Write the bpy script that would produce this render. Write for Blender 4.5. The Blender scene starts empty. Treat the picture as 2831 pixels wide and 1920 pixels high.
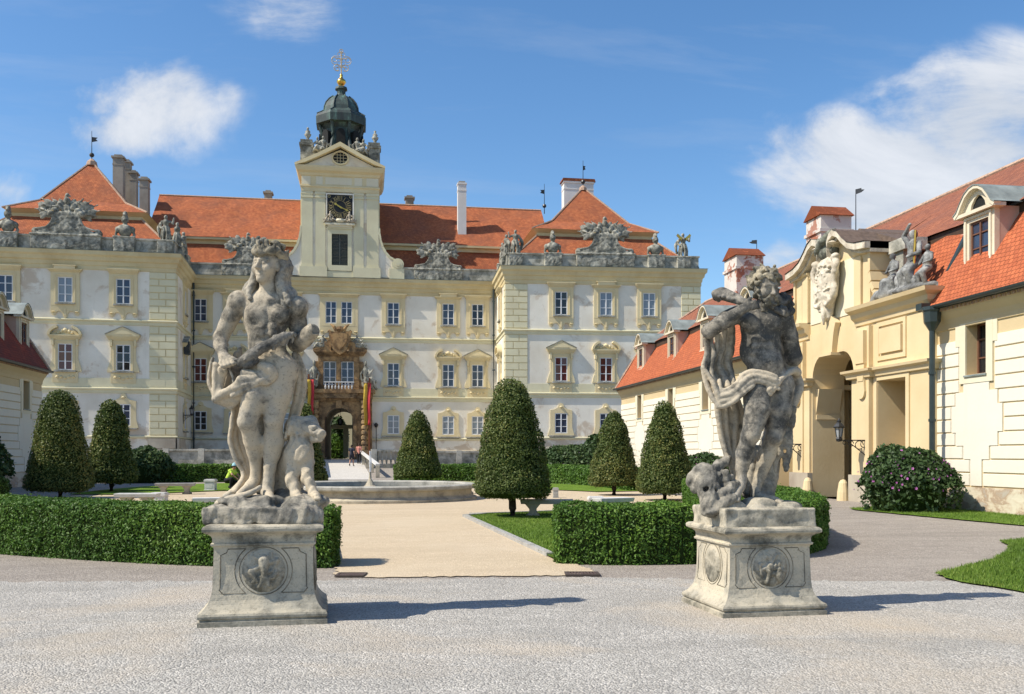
import bpy, bmesh, math, random
import numpy as np
from mathutils import Vector, Matrix
R = math.radians
sc = bpy.context.scene
COL = sc.collection
random.seed(7)
NR = np.random.default_rng(11)

# ---------------------------------------------------------------- camera and survey helpers
EYE, YAW, FOC, CXP, HOR = 1.65, R(8.7), 2635.0, 1415.5, 1254.7
SN, CS = math.sin(YAW), math.cos(YAW)
def ray(u, v=HOR):
    a = (u - CXP) / FOC
    return (a * CS + SN, -a * SN + CS, (HOR - v) / FOC)
def at_y(u, v, Y):
    r = ray(u, v); k = Y / r[1]
    return Vector((r[0] * k, Y, EYE + r[2] * k))
def at_x(u, v, X):
    r = ray(u, v); k = X / r[0]
    return Vector((X, r[1] * k, EYE + r[2] * k))
def at_d(u, v, d):
    r = ray(u, v)
    return Vector((r[0] * d, r[1] * d, EYE + r[2] * d))
def gnd(u, v, z=0.0):
    r = ray(u, v); k = (z - EYE) / r[2]
    return Vector((r[0] * k, r[1] * k, z))
def dep(p):
    return p[0] * SN + p[1] * CS

cam_d = bpy.data.cameras.new('camera')
cam = bpy.data.objects.new('camera', cam_d); COL.objects.link(cam)
cam.location = (0, 0, EYE); cam.rotation_euler = (R(90), 0, -YAW)
cam_d.sensor_width = 36; cam_d.lens = 36 * FOC / 2831
cam_d.shift_y = 294.7 / 2831; cam_d.clip_start = 0.1; cam_d.clip_end = 3000
sc.camera = cam

# ---------------------------------------------------------------- objects
W = {}
def link(name, data, world=None, parent=None):
    o = bpy.data.objects.new(name, data); COL.objects.link(o)
    w = world.copy() if world is not None else Matrix.Identity(4)
    W[o.name] = w
    if parent is not None:
        o.parent = parent
        o.matrix_basis = W[parent.name].inverted() @ w
    else:
        o.matrix_basis = w
    return o
def tag(o, label=None, cat=None, group=None, kind=None):
    if label: o['label'] = label
    if cat: o['category'] = cat
    if group: o['group'] = group
    if kind: o['kind'] = kind
    return o
def mtx(loc=(0, 0, 0), rz=0.0, s=1.0):
    m = Matrix.Translation(Vector(loc)) @ Matrix.Rotation(rz, 4, 'Z')
    if isinstance(s, (int, float)): s = (s, s, s)
    return m @ Matrix.Diagonal((s[0], s[1], s[2], 1))
def thing(name, loc, label, cat, rz=0.0, group=None, s=1.0):
    return tag(link(name, None, mtx(loc, rz, s)), label, cat, group)
def kids(o): return [c for c in bpy.data.objects if c.parent == o]
def copy_tree(o, world=None, parent=None):
    c = o.copy(); COL.objects.link(c)
    if parent is not None: c.parent = parent
    if world is not None:
        W[c.name] = world.copy()
        if parent is None: c.matrix_basis = world
        else: c.matrix_basis = W[parent.name].inverted() @ world
    else:
        W[c.name] = W[parent.name] @ c.matrix_basis
    for ch in KID.get(o.name, kids(o)): copy_tree(ch, None, c)
    return c
KID = {}

class MB:
    """collects faces, then links them as one mesh object"""
    def __init__(s): s.v = []; s.f = []; s.m = []; s.uv = []; s.mi = 0; s.cuts = []
    def cut(s):
        """what follows is a piece of its own"""
        if s.f: s.cuts.append((len(s.v), len(s.f)))
    def face(s, pts, uv=None):
        i = len(s.v); s.v.extend([tuple(p) for p in pts]); s.f.append(tuple(range(i, i + len(pts)))); s.m.append(s.mi)
        s.uv.append(uv)
    def mesh(s, vs, fs):
        i = len(s.v); s.v.extend([tuple(p) for p in vs])
        for f in fs: s.f.append(tuple(i + k for k in f)); s.m.append(s.mi); s.uv.append(None)
    def box(s, x0, x1, y0, y1, z0, z1, M=None):
        vs = [(x, y, z) for z in (z0, z1) for y in (y0, y1) for x in (x0, x1)]
        if M is not None: vs = [M @ Vector(p) for p in vs]
        s.mesh(vs, [(0, 2, 3, 1), (4, 5, 7, 6), (0, 1, 5, 4), (2, 6, 7, 3), (0, 4, 6, 2), (1, 3, 7, 5)])
    def frustum(s, r0, z0, r1, z1, cap=True):
        """r = (x0,x1,y0,y1)"""
        vs = [(r0[0], r0[2], z0), (r0[1], r0[2], z0), (r0[1], r0[3], z0), (r0[0], r0[3], z0),
              (r1[0], r1[2], z1), (r1[1], r1[2], z1), (r1[1], r1[3], z1), (r1[0], r1[3], z1)]
        fs = [(0, 1, 5, 4), (1, 2, 6, 5), (2, 3, 7, 6), (3, 0, 4, 7)]
        if cap: fs += [(3, 2, 1, 0), (4, 5, 6, 7)]
        s.mesh(vs, fs)
    def prism(s, poly, y0, y1, M=None):
        """poly in (x,z), extruded along y from y0 (front) to y1"""
        n = len(poly)
        vs = [(p[0], y0, p[1]) for p in poly] + [(p[0], y1, p[1]) for p in poly]
        if M is not None: vs = [M @ Vector(p) for p in vs]
        fs = [tuple(range(n)), tuple(range(2 * n - 1, n - 1, -1))]
        fs += [(i, i + n, (i + 1) % n + n, (i + 1) % n) for i in range(n)]
        s.mesh(vs, fs)
    def lathe(s, prof, n=16, c=(0, 0, 0), ang0=0.0, cap=True):
        vs = []; fs = []
        for r, z in prof:
            for k in range(n):
                a = ang0 + 2 * math.pi * k / n
                vs.append((c[0] + r * math.cos(a), c[1] + r * math.sin(a), c[2] + z))
        for i in range(len(prof) - 1):
            for k in range(n):
                k2 = (k + 1) % n
                fs.append((i * n + k, i * n + k2, (i + 1) * n + k2, (i + 1) * n + k))
        if cap:
            fs.append(tuple(range(n - 1, -1, -1))); b = (len(prof) - 1) * n; fs.append(tuple(range(b, b + n)))
        s.mesh(vs, fs)
    def tube(s, pts, r, n=6):
        pts = [Vector(p) for p in pts]; rr = r if isinstance(r, (list, tuple)) else [r] * len(pts)
        vs = []; fs = []
        for i, p in enumerate(pts):
            d = (pts[min(i + 1, len(pts) - 1)] - pts[max(i - 1, 0)]).normalized()
            a = d.cross(Vector((0, 0, 1)))
            if a.length < 1e-3: a = Vector((1, 0, 0))
            a.normalize(); b = d.cross(a)
            for k in range(n):
                t = 2 * math.pi * k / n
                vs.append(p + (a * math.cos(t) + b * math.sin(t)) * rr[i])
        for i in range(len(pts) - 1):
            for k in range(n):
                k2 = (k + 1) % n
                fs.append((i * n + k, i * n + k2, (i + 1) * n + k2, (i + 1) * n + k))
        fs.append(tuple(range(n - 1, -1, -1))); b = (len(pts) - 1) * n; fs.append(tuple(range(b, b + n)))
        s.mesh(vs, fs)
    def sweep(s, prof, path, closed=False, cap=True):
        """prof: (out, z) list; path: plan polyline (x,y); outward = right-hand side of travel"""
        P = [Vector((p[0], p[1])) for p in path]; n = len(P); m = len(prof)
        offs = []
        for i in range(n):
            dirs = []
            if i > 0 or closed: dirs.append((P[i] - P[i - 1]).normalized())
            if i < n - 1 or closed: dirs.append((P[(i + 1) % n] - P[i]).normalized())
            ns = [Vector((d.y, -d.x)) for d in dirs]
            if len(ns) == 1: offs.append(ns[0])
            else:
                b = (ns[0] + ns[1]); l = b.length; b = b / l if l > 1e-6 else ns[0]
                offs.append(b / max(0.2, b.dot(ns[0])))
        vs = []; fs = []
        for i in range(n):
            for o, z in prof:
                q = P[i] + offs[i] * o; vs.append((q.x, q.y, z))
        rng = n if closed else n - 1
        for i in range(rng):
            j = (i + 1) % n
            for k in range(m - 1):
                fs.append((i * m + k, j * m + k, j * m + k + 1, i * m + k + 1))
        if cap and not closed:
            fs.append(tuple(range(m))); fs.append(tuple(range((n - 1) * m + m - 1, (n - 1) * m - 1, -1)))
        s.mesh(vs, fs)
    def data(s, name, mats, smooth=False):
        me = bpy.data.meshes.new(name)
        me.from_pydata(s.v, [], s.f)
        for m in (mats if isinstance(mats, (list, tuple)) else [mats]): me.materials.append(m)
        if any(s.m): me.polygons.foreach_set('material_index', s.m)
        if any(u is not None for u in s.uv):
            ul = me.uv_layers.new(name='UVMap'); flat = []
            for f, u in zip(s.f, s.uv):
                for k in range(len(f)): flat.extend(u[k] if u is not None else (0, 0))
            ul.data.foreach_set('uv', flat)
        if smooth: me.polygons.foreach_set('use_smooth', [True] * len(me.polygons))
        me.update()
        return me
    def fixn(s, me):
        bm = bmesh.new(); bm.from_mesh(me); bmesh.ops.recalc_face_normals(bm, faces=bm.faces); bm.to_mesh(me); bm.free()
        return me
    def build(s, name, mats, parent=None, world=None, smooth=False, fix=True):
        if s.cuts:
            cs = [(0, 0)] + [c for c in s.cuts if c[1] < len(s.f)] + [(len(s.v), len(s.f))]; out = None
            for (v0, f0), (v1, f1) in zip(cs, cs[1:]):
                q = MB(); q.v = s.v[v0:v1]; q.f = [tuple(k - v0 for k in f) for f in s.f[f0:f1]]; q.m = s.m[f0:f1]; q.uv = s.uv[f0:f1]
                if q.f: o = q.build(name, mats, parent, world, smooth, fix); out = out or o
            return out
        me = s.data(name, mats, smooth)
        if fix: s.fixn(me)
        return link(name, me, world, parent)
    def roofquad(s, a, b, c, d):
        """a,b along the eave, c,d above b,a ; uv in metres"""
        a, b, c, d = Vector(a), Vector(b), Vector(c), Vector(d)
        e = (b - a); L = e.length; e = e / L
        nrm = e.cross(d - a); up = nrm.cross(e).normalized()
        o = random.random() * 7
        uv = [((p - a).dot(e) + o, (p - a).dot(up)) for p in (a, b, c, d)]
        if (c - d).length < 1e-4: s.face([a, b, c], uv[:3]); return
        nx, ny = max(1, int(L / 1.1)), max(1, int((d - a).length / 1.1)); nn = nrm.normalized()
        def pt(i, j):
            f, g_ = i / nx, j / ny; p = (a + (b - a) * f) * (1 - g_) + (d + (c - d) * f) * g_
            w = .034 * (math.sin(p.x * 1.1 + p.y * .7 + o) + math.sin(p.y * 1.9 - p.x * .4 + 2 * o) + .7 * math.sin(p.x * 2.7 + p.z * 1.3))
            return p + nn * (w * (1 if 0 < j < ny or ny == 1 else .45))
        G = [[pt(i, j) for j in range(ny + 1)] for i in range(nx + 1)]
        for i in range(nx):
            for j in range(ny):
                q = [G[i][j], G[i + 1][j], G[i + 1][j + 1], G[i][j + 1]]; s.face(q, [((p - a).dot(e) + o, (p - a).dot(up)) for p in q])

# ---------------------------------------------------------------- materials
class NT:
    def __init__(s, name):
        s.mat = bpy.data.materials.new(name); s.mat.use_nodes = True; s.t = s.mat.node_tree; s.t.nodes.clear()
        s.out = s.n('ShaderNodeOutputMaterial'); s.b = s.n('ShaderNodeBsdfPrincipled')
        s.l(s.b.outputs[0], s.out.inputs[0])
    def n(s, k, **kw):
        x = s.t.nodes.new(k)
        for a, b in kw.items(): setattr(x, a, b)
        return x
    def l(s, a, b): s.t.links.new(a, b)
    def co(s, kind='Object', scale=None):
        c = s.n('ShaderNodeTexCoord').outputs[kind]
        if scale is not None:
            m = s.n('ShaderNodeMapping'); m.inputs['Scale'].default_value = scale; s.l(c, m.inputs[0]); c = m.outputs[0]
        return c
    def noise(s, co, scale, detail=4, rough=0.55, dist=0.0):
        x = s.n('ShaderNodeTexNoise'); x.inputs['Scale'].default_value = scale; x.inputs['Detail'].default_value = detail
        x.inputs['Roughness'].default_value = rough; x.inputs['Distortion'].default_value = dist
        s.l(co, x.inputs['Vector']); return x.outputs['Fac']
    def ramp(s, f, stops):
        x = s.n('ShaderNodeValToRGB'); el = x.color_ramp.elements
        while len(el) < len(stops): el.new(0.5)
        for e, (p, c) in zip(el, stops):
            e.position = p; e.color = (c[0], c[1], c[2], 1) if not isinstance(c, (int, float)) else (c, c, c, 1)
        s.l(f, x.inputs[0]); return x.outputs[0]
    def mix(s, f, a, b, mode='MIX'):
        x = s.n('ShaderNodeMix', data_type='RGBA', blend_type=mode)
        for k, v in ((0, f), (6, a), (7, b)):
            if isinstance(v, (int, float)): x.inputs[k].default_value = v
            elif isinstance(v, (tuple, list)): x.inputs[k].default_value = (v[0], v[1], v[2], 1)
            else: s.l(v, x.inputs[k])
        return x.outputs[2]
    def math(s, op, a, b=0.0):
        x = s.n('ShaderNodeMath', operation=op)
        for k, v in ((0, a), (1, b)):
            if isinstance(v, (int, float)): x.inputs[k].default_value = v
            else: s.l(v, x.inputs[k])
        return x.outputs[0]
    def bump(s, h, strength=0.3, dist=0.02):
        x = s.n('ShaderNodeBump'); x.inputs['Strength'].default_value = strength; x.inputs['Distance'].default_value = dist
        s.l(h, x.inputs['Height']); s.l(x.outputs[0], s.b.inputs['Normal'])
    def fin(s, col, rough=0.85, spec=0.3, metal=0.0):
        if isinstance(col, (tuple, list)): s.b.inputs['Base Color'].default_value = (col[0], col[1], col[2], 1)
        else: s.l(col, s.b.inputs['Base Color'])
        s.b.inputs['Roughness'].default_value = rough; s.b.inputs['Specular IOR Level'].default_value = spec
        s.b.inputs['Metallic'].default_value = metal
        return s.mat
def sc3(c, k): return (c[0] * k, c[1] * k, c[2] * k)
def plaster(name, c, stain=None, amt=0.5, big=0.35, fine=9.0, bump=0.25, damp=None):
    t = NT(name); co = t.co('Object')
    n1 = t.noise(co, big, 5, 0.6); n2 = t.noise(co, fine, 4, 0.6)
    st = stain or sc3(c, 0.72)
    a = t.ramp(n1, [(0.38, c), (0.72, [c[i] + (st[i] - c[i]) * amt for i in range(3)])])
    b = t.mix(t.math('MULTIPLY', n2, 0.30), a, sc3(c, 0.8))
    # rain streaks, stretched vertically
    s = t.noise(t.co('Object', (2.2, 2.2, 0.16)), 1.0, 4, 0.6)
    b = t.mix(t.ramp(s, [(0.58, 0.0), (0.8, 0.38 * amt)]), b, sc3(st, 0.85))
    if damp:
        # plaster blown off by rising damp: (colour, height it reaches)
        sz = t.n('ShaderNodeSeparateXYZ'); t.l(co, sz.inputs[0])
        hh = t.ramp(t.math('DIVIDE', sz.outputs['Z'], damp[1]), [(0.25, 0.16), (1.0, -0.25 + 0.25)]) 
        n3 = t.noise(co, 0.55, 7, 0.66, 0.5)
        b = t.mix(t.ramp(t.math('ADD', n3, hh), [(0.57, 0.0), (0.66, 0.75)]), b, damp[0])
    t.bump(n2, bump, 0.02)
    return t.fin(b, 0.9, 0.15)
def stone(name, light, grey, dark, sc=1.0, ochre=None, bump=0.5, dk=0.55, soft=0.12, gr=0.45, zst=None):
    t = NT(name); co = t.co('Object')
    n1 = t.noise(co, 1.7 * sc, 6, 0.62, 0.4); n2 = t.noise(co, 5.5 * sc, 8, 0.7, 0.2); n3 = t.noise(co, 26 * sc, 4, 0.65)
    a = t.mix(t.ramp(n1, [(gr - 0.07, 0.0), (gr + 0.12, 1.0)]), light, grey)
    m = t.math('ADD', t.math('MULTIPLY', n1, 0.55), t.math('MULTIPLY', n2, 0.45))
    if zst:
        # weathering crust grows thicker where rain and soot reach: (height, shift of the stain threshold) pairs
        sz = t.n('ShaderNodeSeparateXYZ'); t.l(co, sz.inputs[0]); zz = t.math('ADD', t.math('DIVIDE', sz.outputs['Z'], 4.0), t.math('MULTIPLY', t.math('SUBTRACT', n1, 0.5), 0.12))
        sh = t.ramp(zz, [(h / 4.0, 0.5 + v) for h, v in zst]); sh = t.math('SUBTRACT', sh, 0.5)
        m = t.math('ADD', m, sh); a = t.mix(t.ramp(sh, [(0.0, 0.0), (0.16, 0.75)]), a, grey)
    a = t.mix(t.ramp(m, [(dk - soft, 0.0), (dk + 0.04, 0.85)]), a, dark)
    a = t.mix(t.ramp(n3, [(0.56, 0.0), (0.72, 0.55)]), a, sc3(dark, 1.1))
    a = t.mix(t.ramp(n3, [(0.28, 0.5), (0.42, 0.0)]), a, sc3(light, 1.05))
    if ochre:
        o = t.noise(co, 2.3 * sc, 5, 0.65)
        a = t.mix(t.ramp(o, [(0.62, 0.0), (0.74, 0.8)]), a, ochre)
    h = t.math('ADD', t.math('MULTIPLY', n3, 0.6), t.math('MULTIPLY', n2, 0.3))
    t.bump(h, bump, 0.03 / sc)
    return t.fin(a, 0.92, 0.12)
def flat(name, c, rough=0.6, spec=0.3, metal=0.0, var=0.25, scale=6.0, bump=0.0):
    t = NT(name); co = t.co('Object'); n = t.noise(co, scale, 4)
    col = t.mix(t.ramp(n, [(0.35, 0.0), (0.7, 1.0)]), c, sc3(c, 1 - var))
    if bump: t.bump(n, bump, 0.01)
    return t.fin(col, rough, spec, metal)
def tiles(name, c1, c2, dark, w=0.18, h=0.16, moss=0.25, old=0.5):
    t = NT(name); uv = t.co('UV')
    br = t.n('ShaderNodeTexBrick'); t.l(uv, br.inputs['Vector'])
    br.inputs['Scale'].default_value = 1.0; br.inputs['Brick Width'].default_value = w; br.inputs['Row Height'].default_value = h
    br.inputs['Mortar Size'].default_value = 0.012; br.inputs['Mortar Smooth'].default_value = 0.3; br.offset = 0.5
    br.inputs['Color1'].default_value = (*c1, 1); br.inputs['Color2'].default_value = (*c2, 1); br.inputs['Mortar'].default_value = (*sc3(c1, 0.35), 1)
    co = t.co('Object')
    n = t.noise(co, 0.5, 7, 0.68); n2 = t.noise(co, 3.2, 8, 0.78)
    col = t.mix(t.ramp(n, [(0.42, 0.0), (0.7, old)]), br.outputs['Color'], dark)
    col = t.mix(t.ramp(n2, [(0.52, 0.0), (0.72, moss)]), col, sc3(dark, 0.6))
    col = t.mix(t.ramp(n2, [(0.30, 0.55), (0.46, 0.0)]), col, sc3(c1, 1.4))
    # every course overlaps the one below: saw-tooth height along the slope
    sx = t.n('ShaderNodeSeparateXYZ'); t.l(uv, sx.inputs[0])
    saw = t.math('FRACT', t.math('DIVIDE', sx.outputs['Y'], h))
    hgt = t.math('ADD', t.math('MULTIPLY', t.math('SUBTRACT', 1.0, saw), 0.6), t.math('MULTIPLY', br.outputs['Fac'], -0.6))
    t.bump(t.math('ADD', hgt, t.math('MULTIPLY', n2, 0.8)), 0.6, 0.03)
    return t.fin(col, 0.85, 0.15)

M = {}
M['wall'] = plaster('white_plaster', (0.80, 0.76, 0.655), (0.56, 0.50, 0.385), 0.75, 0.30, 9.0, 0.25, ((0.50, 0.40, 0.29), 5.0))
M['trim'] = plaster('yellow_plaster', (0.72, 0.62, 0.385), (0.54, 0.41, 0.21), 0.6, 0.5)
M['quoin'] = plaster('pale_yellow_plaster', (0.69, 0.645, 0.44), (0.52, 0.46, 0.30), 0.55, 0.6)
M['corn'] = plaster('cornice_plaster', (0.66, 0.56, 0.33), (0.45, 0.33, 0.16), 0.65, 0.5)
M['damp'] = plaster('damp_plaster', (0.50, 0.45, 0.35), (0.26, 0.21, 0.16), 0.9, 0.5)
M['cream'] = plaster('cream_plaster', (0.745, 0.71, 0.595), (0.66, 0.58, 0.44), 0.5, 0.3)
M['creamgap'] = plaster('ochre_plaster', (0.62, 0.50, 0.30), (0.5, 0.37, 0.2), 0.5, 0.5)
M['gate'] = plaster('gate_yellow_plaster', (0.69, 0.555, 0.335), (0.57, 0.42, 0.22), 0.7, 0.5)
M['gatepale'] = plaster('gate_pale_plaster', (0.72, 0.665, 0.50), (0.62, 0.52, 0.33), 0.4, 0.5)
M['dormer'] = plaster('dormer_plaster', (0.70, 0.63, 0.48), (0.52, 0.43, 0.31), 0.7, 1.0)
M['dormpink'] = plaster('dormer_pink_plaster', (0.56, 0.40, 0.31), (0.40, 0.25, 0.18), 0.8, 1.0)
M['attic'] = stone('attic_stone', (0.50, 0.475, 0.40), (0.31, 0.30, 0.25), (0.10, 0.10, 0.08), 0.6, None, 0.4, .60)
M['trophy'] = stone('trophy_stone', (0.46, 0.44, 0.36), (0.25, 0.245, 0.205), (0.065, 0.066, 0.055), 0.8, (0.34, 0.25, 0.1), 0.5, 0.56)
M['statue'] = stone('lichened_sandstone', (0.50, 0.425, 0.31), (0.355, 0.325, 0.265), (0.05, 0.049, 0.043), 1.7, None, 0.5, 0.60, 0.10, 0.53, [(1.0, .02), (1.3, -.06), (2.2, -.04), (2.6, .045), (3.0, .085), (3.3, .02), (3.8, .06)])
M['statue_soot'] = stone('sooty_sandstone', (0.48, 0.415, 0.31), (0.27, 0.26, 0.23), (0.042, 0.042, 0.039), 1.7, None, 0.45, 0.585, 0.12, 0.50, [(1.0, .02), (1.35, -.03), (1.75, .03), (2.1, .06), (2.45, .09), (2.8, .105), (3.7, .09)])
M['statue_dark'] = stone('blackened_sandstone', (0.42, 0.375, 0.29), (0.255, 0.24, 0.205), (0.05, 0.05, 0.044), 1.7, None, 0.6, 0.57, 0.12, 0.46)
M['statue_black'] = stone('black_crusted_sandstone', (0.32, 0.29, 0.235), (0.16, 0.155, 0.14), (0.038, 0.038, 0.035), 2.2, None, 0.7, 0.53, 0.12, 0.42)
M['statue_moss'] = stone('mossy_sandstone', (0.40, 0.345, 0.24), (0.22, 0.205, 0.16), (0.045, 0.043, 0.036), 2.2, (0.36, 0.25, 0.045), 0.8, 0.55)
M['pedestal'] = stone('pedestal_sandstone', (0.52, 0.46, 0.345), (0.36, 0.335, 0.27), (0.085, 0.082, 0.065), 1.5, None, 0.5, 0.655, 0.11, 0.5, [(.03, .12), (.14, .07), (.22, .0), (.80, .0), (.86, .06), (.98, .09)])
M['groove'] = stone('dirt_filled_groove', (0.26, 0.225, 0.165), (0.17, 0.15, 0.115), (0.07, 0.065, 0.05), 2.0)
M['limestone'] = stone('fountain_limestone', (0.52, 0.46, 0.34), (0.38, 0.34, 0.26), (0.12, 0.11, 0.09), 1.0, None, 0.4, 0.64)
M['marble'] = flat('white_stone', (0.66, 0.65, 0.62), 0.6, 0.3, 0, 0.2, 5)
M['cart'] = stone('carved_white_stone', (0.66, 0.60, 0.48), (0.50, 0.44, 0.34), (0.16, 0.13, 0.10), 1.5, None, 0.5, 0.66)
M['portal'] = stone('brown_sandstone', (0.42, 0.265, 0.125), (0.28, 0.175, 0.09), (0.07, 0.05, 0.033), 0.8, (0.46, 0.28, 0.10), 0.4, 0.57)
M['lead'] = flat('lead_flashing', (0.27, 0.31, 0.29), 0.6, 0.4, 0.0, 0.5, 2.0)
M['gutter'] = flat('dark_green_gutter', (0.03, 0.045, 0.045), 0.4, 0.5)
M['iron'] = flat('black_iron', (0.018, 0.02, 0.022), 0.45, 0.5)
M['darkwood'] = flat('dark_brown_wood', (0.075, 0.045, 0.028), 0.6)
M['sash'] = flat('white_painted_sash', (0.74, 0.745, 0.74), 0.5, 0.3, 0, 0.12, 3)
M['brownsash'] = flat('brown_painted_sash', (0.16, 0.075, 0.045), 0.5)
M['tile'] = tiles('orange_roof_tiles', (0.50, 0.165, 0.068), (0.34, 0.10, 0.046), (0.22, 0.085, 0.05), 0.18, 0.16, 0.55, 0.85)
M['tilenew'] = tiles('new_orange_roof_tiles', (0.50, 0.145, 0.062), (0.37, 0.10, 0.045), (0.30, 0.095, 0.05), 0.17, 0.155, 0.25, 0.5)
M['tileold'] = tiles('weathered_roof_tiles', (0.35, 0.135, 0.075), (0.26, 0.095, 0.056), (0.17, 0.08, 0.06), 0.17, 0.155, 0.45, 0.75)
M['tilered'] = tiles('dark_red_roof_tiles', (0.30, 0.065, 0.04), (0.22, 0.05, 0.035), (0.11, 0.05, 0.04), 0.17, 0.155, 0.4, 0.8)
M['ridge'] = flat('mortared_ridge_tiles', (0.52, 0.36, 0.26), 0.9, 0.1, 0, 0.5, 8)
M['brick'] = flat('chimney_brick', (0.42, 0.17, 0.10), 0.9, 0.1, 0, 0.4, 9)
def peeling():
    t = NT('peeling_white_plaster'); co = t.co('Object'); n = t.noise(co, 1.1, 7, 0.68, 0.3)
    a = t.mix(t.ramp(n, [(0.52, 0.0), (0.56, 1.0)]), (0.60, 0.56, 0.50), (0.36, 0.15, 0.095))
    a = t.mix(t.ramp(t.noise(co, 0.6, 5), [(0.5, 0.0), (0.75, 0.6)]), a, (0.42, 0.38, 0.34))
    return t.fin(a, 0.9, 0.1)
M['peel'] = peeling()
M['chim'] = plaster('grey_chimney_plaster', (0.36, 0.325, 0.27), (0.2, 0.18, 0.15), 0.8, 0.8)
M['chimwhite'] = plaster('white_chimney_plaster', (0.68, 0.67, 0.64), (0.45, 0.4, 0.35), 0.4, 0.6)
def copper():
    t = NT('green_copper'); co = t.co('Object', (1, 1, 0.25)); n = t.noise(co, 1.6, 6, 0.7)
    a = t.ramp(n, [(0.40, (0.028, 0.036, 0.034)), (0.56, (0.05, 0.08, 0.07)), (0.72, (0.13, 0.24, 0.195))])
    return t.fin(a, 0.6, 0.4)
M['copper'] = copper()
M['gold'] = flat('gilded_metal', (0.75, 0.46, 0.10), 0.3, 0.5, 1.0, 0.2)
M['giltiron'] = flat('gilded_tracery', (0.56, 0.46, 0.30), 0.5, 0.4, 0.0)
def glass(name, c, rough=0.06):
    t = NT(name); n = t.noise(t.co('Object'), 1.2, 2); t.bump(n, 0.06, 0.05)
    return t.fin(c, rough, 0.6)
M['glass'] = glass('window_glass', (0.035, 0.05, 0.085))
M['glasscurtain'] = glass('curtained_window_glass', (0.20, 0.235, 0.27))
M['glassred'] = glass('window_glass_red_curtain', (0.10, 0.022, 0.018))
M['glassdark'] = glass('dark_window_glass', (0.012, 0.014, 0.018))
M['black'] = flat('dark_opening', (0.012, 0.013, 0.012), 0.8)
M['water'] = glass('basin_water', (0.03, 0.05, 0.045), 0.03)
M['flagyellow'] = flat('yellow_flag_cloth', (0.62, 0.42, 0.06), 0.8)
M['flagred'] = flat('red_flag_cloth', (0.55, 0.045, 0.055), 0.8)
M['pole'] = flat('red_brown_pole', (0.20, 0.07, 0.03), 0.6)
M['skin'] = flat('skin', (0.45, 0.25, 0.17), 0.6)

def leafmat(name, c1, c2, c3, thr=0.5):
    t = NT(name); oi = t.co('Object')
    at = t.n('ShaderNodeAttribute', attribute_name='tint', attribute_type='GEOMETRY').outputs['Fac']
    a = t.ramp(at, [(0.0, c1), (thr, c2), (1.0, c3)])
    n = t.noise(oi, 2.2, 4, 0.6); a = t.mix(t.ramp(n, [(0.4, 0.0), (0.7, 0.45)]), a, sc3(c1, 0.8))
    t.b.inputs['Subsurface Weight'].default_value = 0.0
    m = t.fin(a, 0.55, 0.3)
    tr = t.n('ShaderNodeBsdfTranslucent'); t.l(a, tr.inputs[0]); mx = t.n('ShaderNodeMixShader'); mx.inputs[0].default_value = 0.22
    t.l(t.b.outputs[0], mx.inputs[1]); t.l(tr.outputs[0], mx.inputs[2]); t.l(mx.outputs[0], t.out.inputs[0])
    return m
M['leafhedge'] = leafmat('yew_hedge_leaves', (0.042, 0.095, 0.015), (0.098, 0.20, 0.025), (0.21, 0.33, 0.042), 0.55)
M['leaftree'] = leafmat('hornbeam_leaves', (0.055, 0.086, 0.024), (0.135, 0.175, 0.045), (0.34, 0.30, 0.09), 0.6)
M['leafshrub'] = leafmat('shrub_leaves', (0.028, 0.058, 0.017), (0.065, 0.115, 0.036), (0.13, 0.18, 0.06), 0.6)
M['blossom'] = flat('pink_blossom', (0.56, 0.21, 0.50), 0.7, 0.2, 0, 0.3, 20)
M['bark'] = stone('dark_bark', (0.07, 0.055, 0.04), (0.045, 0.037, 0.03), (0.018, 0.015, 0.012), 3.0)
M['coreshade'] = flat('inner_foliage_shade', (0.030, 0.048, 0.014), 0.95, 0.0, 0, 0.5, 12)  # inner twigs and leaves, the shade among them put into the dark colour
# ---------------------------------------------------------------- daylight
SUN_AZ, SUN_EL = 10.0, 48.5
world = bpy.data.worlds.new('World'); sc.world = world; world.use_nodes = True
wt = world.node_tree; wt.nodes.clear()
def wn(k, **kw):
    x = wt.nodes.new(k)
    for a, b in kw.items(): setattr(x, a, b)
    return x
def wmath(op, a, b=0.0, clamp=False):
    x = wn('ShaderNodeMath', operation=op, use_clamp=clamp)
    for k, v in ((0, a), (1, b)):
        if isinstance(v, (int, float)): x.inputs[k].default_value = v
        else: wt.links.new(v, x.inputs[k])
    return x.outputs[0]
wo = wn('ShaderNodeOutputWorld'); bg = wn('ShaderNodeBackground'); wt.links.new(bg.outputs[0], wo.inputs[0])
sky = wn('ShaderNodeTexSky', sky_type='NISHITA', sun_disc=False)
sky.sun_elevation = R(SUN_EL); sky.sun_rotation = R(270 - SUN_AZ); sky.altitude = 200
sky.air_density = 1.0; sky.dust_density = 0.6; sky.ozone_density = 2.2
SKYK = 0.14
bg.inputs[1].default_value = SKYK
wc = wn('ShaderNodeTexCoord').outputs['Generated']
sx = wn('ShaderNodeSeparateXYZ'); wt.links.new(wc, sx.inputs[0])
yy = wmath('MAXIMUM', sx.outputs['Y'], 0.02)
px = wmath('DIVIDE', sx.outputs['X'], yy); pz = wmath('DIVIDE', sx.outputs['Z'], yy)
cv = wn('ShaderNodeCombineXYZ'); wt.links.new(px, cv.inputs[0]); wt.links.new(pz, cv.inputs[1])
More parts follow.
